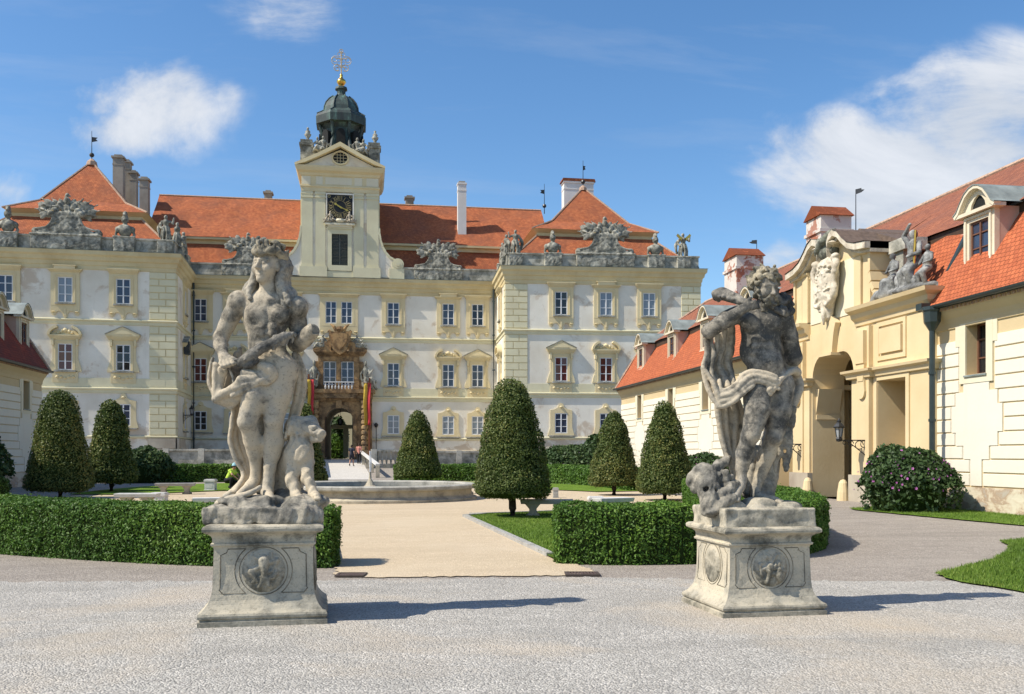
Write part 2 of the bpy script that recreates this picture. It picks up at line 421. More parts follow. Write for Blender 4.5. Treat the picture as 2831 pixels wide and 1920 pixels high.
def wnoise(scale, detail, rough, dist=0.0, stretch=None):
    src = cv.outputs[0]
    if stretch:
        mp = wn('ShaderNodeMapping'); mp.inputs['Scale'].default_value = stretch; mp.inputs['Rotation'].default_value = (0, 0, R(-8)); wt.links.new(src, mp.inputs[0]); src = mp.outputs[0]
    n = wn('ShaderNodeTexNoise'); n.inputs['Scale'].default_value = scale; n.inputs['Detail'].default_value = detail
    n.inputs['Roughness'].default_value = rough; n.inputs['Distortion'].default_value = dist
    wt.links.new(src, n.inputs['Vector']); return n.outputs['Fac']
nz = wnoise(3.4, 12, 0.62, 0.5, (1.0, 1.7, 1)); nbig = wnoise(2.1, 4, 0.5); nfine = wnoise(15.0, 8, 0.6, 0.4)
# cloud banks: (direction and angular half-size, strength)
banks = [(360, 238, 200, 115, 0.82), (400, 200, 100, 80, 0.8), (270, 300, 150, 65, 0.85), (220, 235, 90, 50, 0.8), (490, 195, 70, 110, 0.45), (515, 225, 50, 90, 0.60), (450, 170, 60, 60, 0.4), (650, 15, 135, 90, 0.55), (560, 5, 90, 50, 0.35),
         (2060, 395, 330, 115, 1.15), (1940, 335, 210, 80, 1.0), (2260, 290, 270, 150, 1.2), (2290, 190, 130, 100, 1.0), (1790, 600, 130, 80, 0.95), (2100, 480, 360, 110, 1.2), (0, 450, 110, 70, 0.7), (1500, 440, 260, 40, 0.3)]
tot = None
for u, v, a, b, k in banks:
    r = ray(u * 1.2182, v * 1.2182)
    r2 = ray((u + a) * 1.2182, (v - b) * 1.2182)
    cx, cz = r[0] / r[1], r[2] / r[1]; ax, az = abs(r2[0] / r2[1] - cx), abs(r2[2] / r2[1] - cz)
    dx = wmath('DIVIDE', wmath('SUBTRACT', px, cx), ax); dz = wmath('DIVIDE', wmath('SUBTRACT', pz, cz), az)
    dd = wmath('SQRT', wmath('ADD', wmath('MULTIPLY', dx, dx), wmath('MULTIPLY', dz, dz)))
    m = wmath('MULTIPLY', wmath('SUBTRACT', 1.35, dd, True), k)
    tot = m if tot is None else wmath('MAXIMUM', tot, m)
sig = wmath('ADD', wmath('MULTIPLY', wmath('SUBTRACT', nz, 0.5), 3.3), wmath('MULTIPLY', wmath('SUBTRACT', nfine, 0.5), 0.7))
dens = wmath('ADD', wmath('MULTIPLY', tot, 0.86), sig)
rp = wn('ShaderNodeValToRGB'); e = rp.color_ramp.elements; rp.color_ramp.interpolation = 'EASE'
e[0].position = 0.16; e[0].color = (0, 0, 0, 1); e[1].position = 1.12 if False else 1.0; e[1].color = (0.84, 0.84, 0.84, 1)
wt.links.new(dens, rp.inputs[0])
wis = wmath('MULTIPLY', wmath('SUBTRACT', wnoise(2.0, 7, 0.62, 0.3, (0.7, 5.0, 1)), 0.50, True), 0.75)
mask = wmath('MULTIPLY', wmath('MULTIPLY', rp.outputs[0], wmath('MULTIPLY', tot, 2.2, True)), wmath('GREATER_THAN', sx.outputs['Y'], 0.03))
mask = wmath('MAXIMUM', mask, wis)
hs = wn('ShaderNodeHueSaturation'); hs.inputs['Saturation'].default_value = 1.22; hs.inputs['Value'].default_value = 1.0
wt.links.new(sky.outputs[0], hs.inputs['Color'])
mx = wn('ShaderNodeMix', data_type='RGBA'); wt.links.new(mask, mx.inputs[0]); wt.links.new(hs.outputs[0], mx.inputs[6])
CLOUD = 0.74 / SKYK
cs = wn('ShaderNodeValToRGB'); ce = cs.color_ramp.elements
ce[0].position = 0.36; ce[0].color = (0.62, 0.67, 0.74, 1); ce[1].position = 0.62; ce[1].color = (0.97, 0.98, 1.0, 1)
wt.links.new(nz, cs.inputs[0]); cm = wn('ShaderNodeVectorMath', operation='SCALE'); cm.inputs['Scale'].default_value = CLOUD
wt.links.new(cs.outputs[0], cm.inputs[0]); wt.links.new(cm.outputs[0], mx.inputs[7])
wt.links.new(mx.outputs[2], bg.inputs[0])

sl = bpy.data.lights.new('sun', 'SUN'); so = bpy.data.objects.new('sun', sl); COL.objects.link(so)
sl.energy = 5.0; sl.angle = R(0.53); sl.color = (1.0, 0.925, 0.81)
d = Vector((math.cos(R(SUN_AZ)) * math.cos(R(SUN_EL)), math.sin(R(SUN_AZ)) * math.cos(R(SUN_EL)), -math.sin(R(SUN_EL))))
so.rotation_euler = d.to_track_quat('-Z', 'Y').to_euler(); so.location = (-40, -10, 60)
sc.view_settings.view_transform = 'Standard'; sc.view_settings.look = 'None'; sc.view_settings.gamma = 1
sc.view_settings.use_curve_mapping = False; sc.view_settings.exposure = 0.32
sc.cycles.max_bounces = 6; sc.cycles.diffuse_bounces = 3; sc.cycles.transparent_max_bounces = 6

# ---------------------------------------------------------------- ground
def gz(Y): return 0.039 * min(27.5, max(0, Y - 62))
def gravel(name, c, c2, dark, cell, bump, patch=None, amt=0.5, speck=0.7):
    t = NT(name); co = t.co('Object')
    v = t.n('ShaderNodeTexVoronoi'); v.inputs['Scale'].default_value = cell; t.l(co, v.inputs['Vector']); v.inputs['Randomness'].default_value = 1
    v2 = t.n('ShaderNodeTexVoronoi'); v2.inputs['Scale'].default_value = cell * 0.37; t.l(co, v2.inputs['Vector'])
    sp = t.n('ShaderNodeSeparateColor'); t.l(v.outputs['Color'], sp.inputs[0])
    sp2 = t.n('ShaderNodeSeparateColor'); t.l(v2.outputs['Color'], sp2.inputs[0])
    a = t.ramp(sp.outputs[0], [(0.0, dark), (0.35, c), (0.75, c2), (1.0, sc3(c2, 1.3))])
    a = t.mix(t.math('MULTIPLY', sp2.outputs[0], 0.28), a, dark)
    big = t.noise(co, 0.35, 6, 0.6, 0.5); mid = t.noise(co, 2.1, 5, 0.65)
    a = t.mix(t.ramp(mid, [(0.40, 0.0), (0.72, 0.38)]), a, dark)
    trk = t.noise(t.co('Object', (0.22, 1.5, 1)), 1.0, 3, 0.5, 0.6); a = t.mix(t.ramp(trk, [(0.50, 0.0), (0.62, 0.30)]), a, dark)
    if patch: a = t.mix(t.ramp(big, [(0.50, 0.0), (0.68, amt)]), a, patch)
    h = t.math('ADD', t.math('MULTIPLY', v.outputs['Distance'], -1.0), t.math('MULTIPLY', v2.outputs['Distance'], -0.9))
    t.bump(h, bump, 0.03)
    return t.fin(a, 0.9, 0.15)
M['gravel'] = gravel('white_gravel', (0.385, 0.365, 0.325), (0.50, 0.475, 0.425), (0.25, 0.24, 0.215), 62, 0.55, (0.49, 0.415, 0.315), 0.75)
M['road'] = gravel('brown_grey_gravel', (0.30, 0.265, 0.225), (0.38, 0.34, 0.29), (0.20, 0.175, 0.15), 60, 0.45, (0.37, 0.33, 0.28), 0.5)
M['sand'] = gravel('beige_sand', (0.50, 0.405, 0.275), (0.56, 0.46, 0.32), (0.41, 0.33, 0.225), 70, 0.25, (0.55, 0.46, 0.33), 0.6)
M['whitepath'] = gravel('pale_bridge_paving', (0.50, 0.475, 0.43), (0.56, 0.53, 0.48), (0.42, 0.40, 0.36), 20, 0.15)
def lawnmat():
    t = NT('mown_grass'); co = t.co('Object'); n = t.noise(co, 1.3, 6, 0.65); n2 = t.noise(co, 45, 3, 0.7)
    a = t.ramp(t.math('ADD', t.math('MULTIPLY', n, 0.55), t.math('MULTIPLY', n2, 0.45)), [(0.32, (0.075, 0.135, 0.017)), (0.52, (0.135, 0.225, 0.028)), (0.70, (0.22, 0.29, 0.05))])
    t.bump(n2, 0.9, 0.04)
    return t.fin(a, 0.9, 0.1)
M['lawn'] = lawnmat()
def sheet(name, poly, mat, z, kind='structure', sub=None):
    """a flat sheet following the ground's rise"""
    bm = bmesh.new()
    vs = [bm.verts.new((p[0], p[1], 0)) for p in poly]; bm.faces.new(vs)
    if sub:
        for Yc in sub: bmesh.ops.bisect_plane(bm, geom=bm.verts[:] + bm.edges[:] + bm.faces[:], plane_co=(0, Yc, 0), plane_no=(0, 1, 0))
    for v in bm.verts: v.co.z = gz(v.co.y) + z
    bmesh.ops.recalc_face_normals(bm, faces=bm.faces)
    for f in bm.faces:
        if f.normal.z < 0: f.normal_flip()
    me = bpy.data.meshes.new(name); bm.to_mesh(me); bm.free(); me.materials.append(mat)
    o = link(name, me); o['kind'] = kind
    return o
g = MB()
ys = [-60, 0, 30, 62, 75, 89.5, 150, 1800]
for a, b in zip(ys, ys[1:]):
    g.face([(-900, a, gz(a)), (900, a, gz(a)), (900, b, gz(b)), (-900, b, gz(b))])
o = g.build('ground', M['road']); o['kind'] = 'structure'
def jag(pts, amp, step=0.35, loop=True):
    """break long edges up so a gravel border is not ruler-straight"""
    out = []
    for i, p in enumerate(pts):
        if not loop and i == len(pts) - 1: out.append(p); break
        q = pts[(i + 1) % len(pts)]; L = math.dist(p, q); n = max(1, int(L / step))
        for k in range(n):
            t = k / n; j = random.uniform(-amp, amp) if k else 0; ex, ey = (q[0] - p[0]) / L, (q[1] - p[1]) / L
            out.append((p[0] + (q[0] - p[0]) * t - ey * j, p[1] + (q[1] - p[1]) * t + ex * j))
    return out
edge = [(-16, 14.9), (-10, 14.05), (-4.7, 13.05), (-2.0, 12.75), (-0.6, 12.6), (3.0, 12.35), (5.7, 11.6), (7.4, 11.3), (9, 10.2), (16, 8.6)]
sheet('gravel_forecourt', [(16, -8), (-16, -8)] + jag(edge, 0.09, 0.06, False), M['gravel'], 0.008)
# the garden's outline: a rounded oval round the fountain
FC = Vector((0.145, 35.2, 0))
def axis_x(Y): return 1.25 - (Y - 14) * 0.0405
def oval(th, a=12.2, b=21.0, n=3.0):
    c, s = math.cos(th), math.sin(th)
    k = (abs(c) ** n + abs(s) ** n) ** (-1 / n)
    Y = 35.2 + b * k * s
    return Vector((axis_x(Y) + 0.05 + a * k * c, Y, 0))
RH = [(2.95, 14.38), (3.8, 14.16), (4.8, 14.1), (5.8, 14.35), (6.6, 14.85), (7.3, 15.6), (7.9, 16.6), (8.45, 18.0), (9.0, 20.0), (9.45, 22.5), (9.9, 25.5), (10.2, 28.5)]
LH = [(-.48, 14.45), (-1.2, 14.52), (-2.2, 14.95), (-3.6, 15.7), (-5.0, 16.6), (-6.4, 17.75), (-7.7, 19.3), (-8.8, 21.2), (-9.9, 24), (-11.0, 27.5), (-11.7, 31), (-12.0, 33.2)]
ov = [oval(2 * math.pi * k / 120, 11.6, 22.3) for k in range(0, 61)]
sheet('sand_garden_path', RH + [(p.x, p.y) for p in ov] + LH[::-1], M['sand'], 0.012, sub=[62])
sheet('sand_path', jag([(axis_x(13) - 1.7, 13.1), (axis_x(13) - 1.3, 12.78), (axis_x(13) + 1.5, 12.55), (axis_x(13) + 1.9, 12.85), (axis_x(13) + 1.8, 13.6), (axis_x(16) + 1.7, 16.5), (axis_x(16) - 1.6, 16.5)], 0.05, 0.08), M['sand'], 0.014)
# four lawn quadrants between the round plaza, the axis path and the cross path
def quad_lawn(sx_, sy_, half=1.62, rad=10.2, cross=4.2):
    pts = []
    if True:
        # along the axis path from the plaza outwards
        y0 = FC.y + sy_ * math.sqrt(rad * rad - half * half)
        y1 = FC.y + sy_ * 20.3
        x = lambda Y: axis_x(Y) + sx_ * half
        pts.append((x(y0) + sx_ * 0.55, y0 + sy_ * 0.02)); pts.append((x(y0) + sx_ * 0.05, y0 + sy_ * 0.5)); pts.append((x(y1), y1))
        t0 = None
        th = [k * math.pi / 2 / 40 for k in range(41)]
        arc = []
        for t in th:
            p = oval(t if sy_ > 0 else -t, 11.9, 20.3)
            if sx_ < 0: p = Vector((2 * axis_x(p.y) - p.x, p.y, 0))
            if abs(p.y - FC.y) > cross and sx_ * (p.x - x(p.y)) > 0.1: arc.append((p.x, p.y))
        pts += arc[::-1] if sy_ > 0 else ([(p[0] - sx_ * .1, p[1] + .1) for p in (RH if sx_ > 0 else LH)] + ([(10.25, 31.0)] if sx_ > 0 else [(-11.6, 31.0)]))
        a1 = math.asin(cross / rad)
        for k in range(25):
            a = a1 + (math.pi / 2 - a1 - math.asin((half + 0.7) / rad)) * k / 24
            pts.append((axis_x(FC.y) + sx_ * rad * math.cos(a), FC.y + sy_ * rad * math.sin(a)))
    return pts
QL = {}
for sx_ in (1, -1):
    for sy_ in (-1, 1):
        QL[sx_, sy_] = quad_lawn(sx_, sy_)
        sheet('lawn', QL[sx_, sy_], M['lawn'], 0.045)
FRONT = [gnd(2120 * 1.2182, 1306 * 1.2182), (9.45, 13.3), (10.5, 14.4), (11.25, 15.35), (11.6, 16.1), (12.4, 16.5), (14.5, 16.9), (22, 17.6), (22, 4), (9.5, 8.2), (7.7, 9.9), (7.45, 11.1)]
FRONT = [(p[0], p[1]) for p in FRONT]
sheet('lawn', jag(FRONT, 0.035, 0.2), M['lawn'], 0.03)
STRIP = [(14.25, 26.6), (14.0, 25.8), (14.35, 22.5), (14.75, 19.4), (15.2, 16), (17.04, 16), (17.04, 26.9), (15.2, 27.0)]
sheet('lawn', jag(STRIP, 0.03, 0.2), M['lawn'], 0.03)
# the raised causeway to the door
sheet('bridge_paving', [(axis_x(60) - 2.1, 60.5), (axis_x(60) + 1.05, 60.5), (-2.35 + 1.9, 89.7), (-2.35 - 1.9, 89.7)], M['whitepath'], 0.02, sub=[62])
# stone edging of the path-side lawns
M['kerb'] = flat('grey_kerb_stone', (0.40, 0.39, 0.36), 0.85, 0.2, 0, 0.3, 4)
def kerb(pts, w=0.13, h=0.075):
    m = MB(); m.sweep([(-w, 0), (-w, h), (0, h), (0, 0)], pts)
    m.build('stone_kerb', M['kerb'])['kind'] = 'structure'
for sx_, sy_ in ((1, -1), (-1, -1), (1, 1), (-1, 1)):
    q = QL[sx_, sy_]; n = len(q)
    line = [q[2], q[1], q[0]] + q[:-12:-1]
    if sx_ * sy_ > 0: line = line[::-1]
    kerb(line[::-1] if sx_ < 0 else line[::-1])
# two iron drain grates let into the gravel
for i, (u0, u1, v, lab) in enumerate(((764, 830, 1308, 'rusty iron drain grate in the gravel beside the long left hedge'), (1282, 1360, 1306, 'rusty iron drain grate in the gravel before the right hedge'))):
    a, b = gnd(u0 * 1.2182, v * 1.2182), gnd(u1 * 1.2182, v * 1.2182)
    c = (a + b) / 2; L = (b - a).length / 2
    o = thing('drain_grate', (c.x, c.y, 0.012), lab, 'grate', math.atan2(b.y - a.y, b.x - a.x), 'drain grates')
    m = MB(); m.box(-L, L, -0.17, -0.13, 0, .02); m.box(-L, L, 0.13, 0.17, 0, .02); m.box(-L, -L + .04, -.13, .13, 0, .02); m.box(L - .04, L, -.13, .13, 0, .02)
    m.build('frame', flat('rusty_iron', (0.085, 0.065, 0.055), 0.8), o, W[o.name])
    m = MB()
    for k in range(9): x = -L + .06 + (2 * L - .12) * k / 8; m.box(x - .015, x + .015, -.13, .13, 0, .016)
    m.build('bars', flat('rusty_iron_bars', (0.10, 0.07, 0.06), 0.8), o, W[o.name])
# ---------------------------------------------------------------- the palace
ZC, ZS1, ZS2, ZS3 = 17.95, 12.45, 6.95, 3.05
LPa, LPb, MA, MB_, RPa, RPb = Vector((-32.4, 80.55)), Vector((-15.4, 81.3)), Vector((-15.8, 90.5)), Vector((12.25, 89.75)), Vector((11.95, 82.0)), Vector((29.3, 80.95))
PATH = [(-32.4, 98), LPa, LPb, MA, MB_, RPa, RPb, (29.3, 98)]
palace = thing('palace', (-2.4, 90, 0), 'long baroque palace with clock tower, white and yellow walls and orange tiled roofs', 'palace')
def pal(m, name, mats, world=None, parent=None, smooth=False): return m.build(name, mats, parent or palace, world, smooth)
class Facade:
    def __init__(s, p0, p1):
        s.p0, s.p1 = Vector((p0[0], p0[1])), Vector((p1[0], p1[1])); s.t = (s.p1 - s.p0).normalized(); s.L = (s.p1 - s.p0).length
        s.rz = math.atan2(s.t.y, s.t.x)
        s.M = mtx((s.p0.x, s.p0.y, 0), s.rz)
    def s_at(s, u):
        r = ray(u); d = Vector((r[0], r[1]))
        # p0 + t*k = d*m
        det = s.t.x * (-d.y) - (-d.x) * s.t.y
        return ((-s.p0.x) * (-d.y) - (-d.x) * (-s.p0.y)) / det
    def at(s, k, z=0.0, out=0.0):
        return s.M @ Matrix.Translation((k, -out, z))
FLP, FLS, FM, FRS, FRP = Facade(LPa, LPb), Facade(LPb, MA), Facade(MA, MB_), Facade(MB_, RPa), Facade(RPa, RPb)
PX = -2.47            # doorway centre
def wall_holes(m, L, z0, z1, holes, y=0.0, rev=0.0, s0=0.0):
    """wall in local x/z with rectangular holes (x0,x1,z0,z1); reveals go rev deep"""
    xs = sorted({s0, L} | {h[0] for h in holes} | {h[1] for h in holes}); zs = sorted({z0, z1} | {h[2] for h in holes} | {h[3] for h in holes})
    for a, b in zip(xs, xs[1:]):
        for c, d_ in zip(zs, zs[1:]):
            if any(h[0] - 1e-6 <= a and b <= h[1] + 1e-6 and h[2] - 1e-6 <= c and d_ <= h[3] + 1e-6 for h in holes): continue
            m.face([(a, y, c), (b, y, c), (b, y, d_), (a, y, d_)])
    if rev:
        for a, b, c, d_ in holes:
            m.face([(a, y, c), (a, y, d_), (a, y + rev, d_), (a, y + rev, c)])
            m.face([(b, y, d_), (b, y, c), (b, y + rev, c), (b, y + rev, d_)])
            m.face([(a, y, d_), (b, y, d_), (b, y + rev, d_), (a, y + rev, d_)])
            m.face([(b, y, c), (a, y, c), (a, y + rev, c), (b, y + rev, c)])
sd = FM.s_at(937.6)
m = MB(); m.sweep([(0, 0), (0, 17.0)], PATH[:4], cap=False); pal(m, 'wall', M['wall'])
m = MB(); m.sweep([(0, 0), (0, 17.0)], PATH[4:], cap=False); pal(m, 'wall', M['wall'])
m = MB(); wall_holes(m, FM.L, 0, 17.0, [(sd - 1.32, sd + 1.32, 0.5, 5.95)]); pal(m, 'wall', M['wall'], FM.M)
def split_path(name, prof, mat):
    a = FM.at(sd - 2.72).translation; b = FM.at(sd + 2.75).translation
    m = MB(); m.sweep(prof, PATH[:4] + [(a.x, a.y)]); m.cut(); m.sweep(prof, [(b.x, b.y)] + PATH[4:]); return pal(m, name, mat)
split_path('base', [(0, 0), (0.16, 0), (0.16, 1.85), (0.1, 2.0), (0.0, 2.0)], M['damp'])
split_path('base_moulding', [(0, ZS3 - 0.16), (0.14, ZS3 - 0.1), (0.16, ZS3), (0.0, ZS3 + 0.06)], M['quoin'])
split_path('string_course', [(0, ZS2 - 0.42), (0.06, ZS2 - 0.40), (0.09, ZS2 - 0.16), (0.20, ZS2 - 0.08), (0.20, ZS2), (0.0, ZS2 + 0.07)], M['quoin'])
split_path('dado_band', [(0, ZS2 + 0.07), (0.045, ZS2 + 0.072), (0.045, ZS2 + 0.80), (0, ZS2 + 0.802)], M['quoin'])
m = MB(); m.sweep([(0, ZS1 - 0.40), (0.06, ZS1 - 0.38), (0.08, ZS1 - 0.15), (0.19, ZS1 - 0.07), (0.19, ZS1), (0, ZS1 + 0.07)], PATH); pal(m, 'string_course', M['quoin'])
m = MB(); m.sweep([(0, 16.45), (0.05, 16.47), (0.05, 16.78), (0.10, 16.82), (0.14, 17.12), (0.24, 17.20), (0.30, 17.48), (0.44, 17.62), (0.47, 17.93), (-0.9, 17.95)], PATH); pal(m, 'cornice', M['corn'])
m = MB(); m.sweep([(-0.9, 17.955), (0.50, 17.935), (0.51, 17.96), (-0.1, 18.03)], PATH); pal(m, 'lead_flashing', M['lead'])
m = MB(); m.sweep([(-0.42, 18.0), (-0.10, 18.0), (-0.10, 18.22), (-0.14, 18.24), (-0.14, 18.98), (-0.06, 19.02), (-0.06, 19.16), (-0.46, 19.16)], PATH); pal(m, 'attic_parapet', M['attic'])
m = MB(); m.box(-32, 29, 91, 97, 0.1, 0.4)
# quoins: coursed blocks with open joints
def quoins(F, s0, s1, flip=False, name='quoin'):
    m = MB()
    w = s1 - s0
    for z0, z1, n in ((ZS3 + 0.1, ZS2 - 0.46, 6), (ZS2 + 0.12, ZS1 - 0.44, 8), (ZS1 + 0.12, 16.42, 7)):
        h = (z1 - z0) / n; m.cut()
        for k in range(n):
            c = s0 + w * (0.36 if (k % 2) ^ flip else 0.62) if w > 1.2 else None
            ivs = [(s0, c - 0.025), (c + 0.025, s1)] if c else [(s0, s1)]
            for a, b in ivs:
                z_, Z_ = z0 + k * h + 0.028, z0 + (k + 1) * h - 0.028
                y = 0.05 + random.uniform(0, 0.006)
                vs = [(a, 0.0, z_), (b, 0.0, z_), (b, 0.0, Z_), (a, 0.0, Z_), (a + .02, -y, z_ + .02), (b - .02, -y, z_ + .02), (b - .02, -y, Z_ - .02), (a + .02, -y, Z_ - .02)]
                m.mesh(vs, [(4, 5, 6, 7), (0, 1, 5, 4), (1, 2, 6, 5), (2, 3, 7, 6), (3, 0, 4, 7)])
    pal(m, name, M['quoin'], F.M)
    m = MB()
    m.box(s0, s1, -0.012, 0.0, ZS3 + .08, 16.44)
    pal(m, name + '_bed', M['corn'], F.M)
    m = MB()
    for k in range(3):
        m.cut(); z_, Z_ = 0.3 + k * 0.88, 0.3 + (k + 1) * 0.88 - 0.05
        m.box(s0 - 0.1, s1 + (0.0), -0.25, -0.1, z_, Z_)
    pal(m, 'plinth_block', M['damp'], F.M)
quoins(FLP, FLP.L - 2.05, FLP.L); quoins(FLS, 0.0, 0.9); quoins(FRS, FRS.L - 0.9, FRS.L); quoins(FRP, 0.0, 1.95, True); quoins(FRP, FRP.L - 1.75, FRP.L)

# windows: 'window' (moulded surround) > sash, pane
def ring(m, x0, x1, z0, z1, X0, X1, Z0, Z1, yf, yb=0.0):
    m.box(X0, x0, yf, yb, Z0, Z1); m.box(x1, X1, yf, yb, Z0, Z1)
    m.box(x0, x1, yf, yb, z1, Z1); m.box(x0, x1, yf, yb, Z0, z0)
def sash_mesh(w, h, cols=2, rows=3, fr=0.075, mu=0.10, br=0.05, y0=-0.075, y1=-0.005):
    m = MB(); x = w / 2
    ring(m, -x + fr, x - fr, fr, h - fr, -x, x, 0, h, y0, y1)
    for c in range(1, cols): m.box(-x + w * c / cols - mu / 2, -x + w * c / cols + mu / 2, y0 - 0.012, y1, fr, h - fr)
    for r_ in range(1, rows):
        z = h * r_ / rows + (0.04 if r_ == rows - 1 else 0)
        for c in range(cols):
            a = -x + w * c / cols + (fr if c == 0 else mu / 2); b = -x + w * (c + 1) / cols - (fr if c == cols - 1 else mu / 2)
            m.box(a, b, y0 + 0.01, y1, z - br / 2, z + br / 2)
            m.box((a + b) / 2 - 0.014, (a + b) / 2 + 0.014, y0 + 0.02, y1, fr, z - br / 2) if False else None
    return m
def pane_mesh(w, h, y=-0.03):
    """each leaf's three panes sit a little differently in the putty, so they mirror different bits of sky"""
    m = MB()
    for c in range(2):
        for r_ in range(3):
            x0, x1 = -w / 2 + .02 + (w / 2 - .02) * c, -w / 2 + .02 + (w / 2 - .02) * (c + 1); z0, z1 = .02 + (h - .04) * r_ / 3, .02 + (h - .04) * (r_ + 1) / 3
            a, b = random.uniform(-.008, .008), random.uniform(-.008, .008)
            m.face([(x0, y + a + b, z0), (x1, y - a + b, z0), (x1, y - a - b, z1), (x0, y + a - b, z1)])
    return m
def arcpts(cx, cz, rx, rz, a0, a1, n=10): return [(cx + rx * math.cos(R(a0 + (a1 - a0) * k / n)), cz + rz * math.sin(R(a0 + (a1 - a0) * k / n))) for k in range(n + 1)]
def scroll_apron(m, w, top, drop, y):
    """the plaster apron with two side lobes and a middle drop"""
    q = [(-w, top), (-w, top - 0.45)] + arcpts(-w + 0.22, top - 0.52, 0.22, 0.24, 180, 300, 5) + arcpts(-w * 0.42, top - 0.56, 0.22, 0.13, 150, 30, 4)[:4] + [(-0.2, top - 0.62), (-0.13, top - drop + .1), (0, top - drop)]
    q = q + [(-p[0], p[1]) for p in q[-2::-1]]
    m.prism(q[::-1], y, 0.0)
    for sx_ in (-1, 1):
        m.lathe([(0.0, -.05), (.13, -.03), (.16, 0.0), (.13, .03), (0, .05)], 8, (sx_ * (w - .2), y - .0, top - .5))
    m.box(-0.07, 0.07, y - .05, 0, top - drop + .2, top - .2)
def hood(m, x, z0, z1, y0, y1):
    """cornice hood of growing projection between z0 and z1"""
    n = 4
    for k in range(n):
        a, b = z0 + (z1 - z0) * k / n, z0 + (z1 - z0) * (k + 1) / n
        f = (k + 1) / n
        m.box(-x * (0.86 + 0.14 * f), x * (0.86 + 0.14 * f), y0 + (y1 - y0) * f, 0, a, b)
def surround(kind, w=1.1, h=2.1):
    m = MB(); x = w / 2
    if kind in ('flat', 'eared', 'double'):
        X = x + 0.53
        ring(m, -x, x, 0, h, -X, X, -0.25, h + 0.42, -0.13)
        ring(m, -x - .14, x + .14, -.0, h + .14, -x - .22, x + .22, -.05, h + .22, -0.17)
        if kind == 'eared':
            hood(m, X + .22, h + .42, h + .62, -.14, -.34); m.box(-X * .72, X * .72, -.36, 0, h + .62, h + .86); m.box(-X * .80, X * .80, -.42, 0, h + .86, h + .93)
        else: hood(m, X + .14, h + .42, h + .72, -.14, -.36); m.box(-X - .16, X + .16, -.40, 0, h + .72, h + .78)
        m.mi = 1; m.box(-x - .2, x + .2, -.26, -.0, -0.14, -0.002); m.mi = 0
        scroll_apron(m, X, -0.25, 1.0, -0.12)
    elif kind in ('tri', 'seg'):
        X = x + 0.40
        ring(m, -x, x, 0, h, -X, X, -0.1, h + 0.36, -0.13)
        ring(m, -x - .14, x + .14, -.0, h + .14, -x - .21, x + .21, -.05, h + .21, -0.17)
        for s_ in (-1, 1):
            m.prism([(s_ * X, 0.9), (s_ * X, -.1), (s_ * (X + .28), -.1), (s_ * (X + .22), .25)], -.12, 0)
            m.box(min(s_ * (X - .12), s_ * (X + .06)), max(s_ * (X - .12), s_ * (X + .06)), -.26, 0, h - .15, h + .36)
        zb = h + .36; P = X + .30
        hood(m, P, zb, zb + .32, -.16, -.40)
        zb += .32
        if kind == 'tri':
            m.prism([(-P - .04, zb), (P + .04, zb), (P + .04, zb + .1), (0, zb + .72), (-P - .04, zb + .1)], -.43, 0)
            m.mi = 1; 
            for s_ in (-1, 1): m.prism([(s_ * (P + .10), zb + .10), (s_ * (P + .10), zb + .16), (0, zb + .80), (0, zb + .73)], -.47, 0)
            m.mi = 0
            m.prism([(-P * .55, zb + .14), (P * .55, zb + .14), (0, zb + .46)], -.46, -.43)
        else:
            for s_ in (-1, 1):
                o_ = arcpts(0, zb, P + .02, .86, 180, 118, 9); i_ = arcpts(0, zb, P - .16, .66, 118, 180, 9)
                q = o_ + i_
                if s_ > 0: q = [(-a, b) for a, b in q][::-1]
                m.prism(q, -.45, 0)
            m.prism([(-P + .1, zb), (P - .1, zb), (P * .6, zb + .34), (.2, zb + .42), (-.2, zb + .42), (-P * .6, zb + .34)], -.10, 0)
            for a, b, r_ in ((-.3, .28, .16), (0, .38, .2), (.3, .28, .16), (-.5, .16, .14), (.5, .16, .14)):
                m.lathe([(0, -r_), (r_ * .7, -r_ * .6), (r_, 0), (r_ * .7, r_ * .6), (0, r_)], 8, (a, -.12, zb + b))
        m.mi = 1; m.box(-x - .26, x + .26, -.27, -.0, -0.16, -0.002); m.mi = 0
        m.box(-X, X, -.10, 0, -.98, -.16)
        for a in (-.62, -.3, .0, .3, .62): m.lathe([(0, -.12), (.1, -.06), (.13, 0), (.1, .06), (0, .12)], 6, (a, -.09, -.55 - .1 * (abs(a) < .1)))
    elif kind == 'low':
        X = x + .42
        ring(m, -x, x, 0, h, -X, X, -.18, h + .26, -.10)
        m.prism([(-X, h + .26), (X, h + .26), (X * .6, h + .34), (.28, h + .52), (.2, h + .78), (0, h + .9), (-.2, h + .78), (-.28, h + .52), (-X * .6, h + .34)], -.10, 0)
        m.lathe([(0, -.1), (.12, -.06), (.15, 0), (.12, .06), (0, .1)], 8, (0, -.12, h + .55))
        for s_ in (-1, 1): m.prism([(s_ * X, .5), (s_ * X, -.18), (s_ * (X + .2), -.18)], -.1, 0)
        m.mi = 1; m.box(-X - .1, X + .1, -.22, 0, -.3, -.18); m.mi = 0
    return m
WD = {}
def window_data(kind, w, h):
    k = (kind, round(w, 2), round(h, 2))
    if k not in WD:
        s_ = surround(kind, w, h); me = s_.data('window', [M['trim'], M['attic']]); s_.fixn(me)
        a = sash_mesh(w, h); b = a.data('sash', M['sash']); a.fixn(b)
        WD[k] = (me, b)
    return WD[k]
PD = {}
def pane_data(w, h, mat):
    k = (round(w, 2), round(h, 2), mat, random.randrange(4))
    if k not in PD: PD[k] = pane_mesh(w, h).data('pane', M[mat])
    return PD[k]
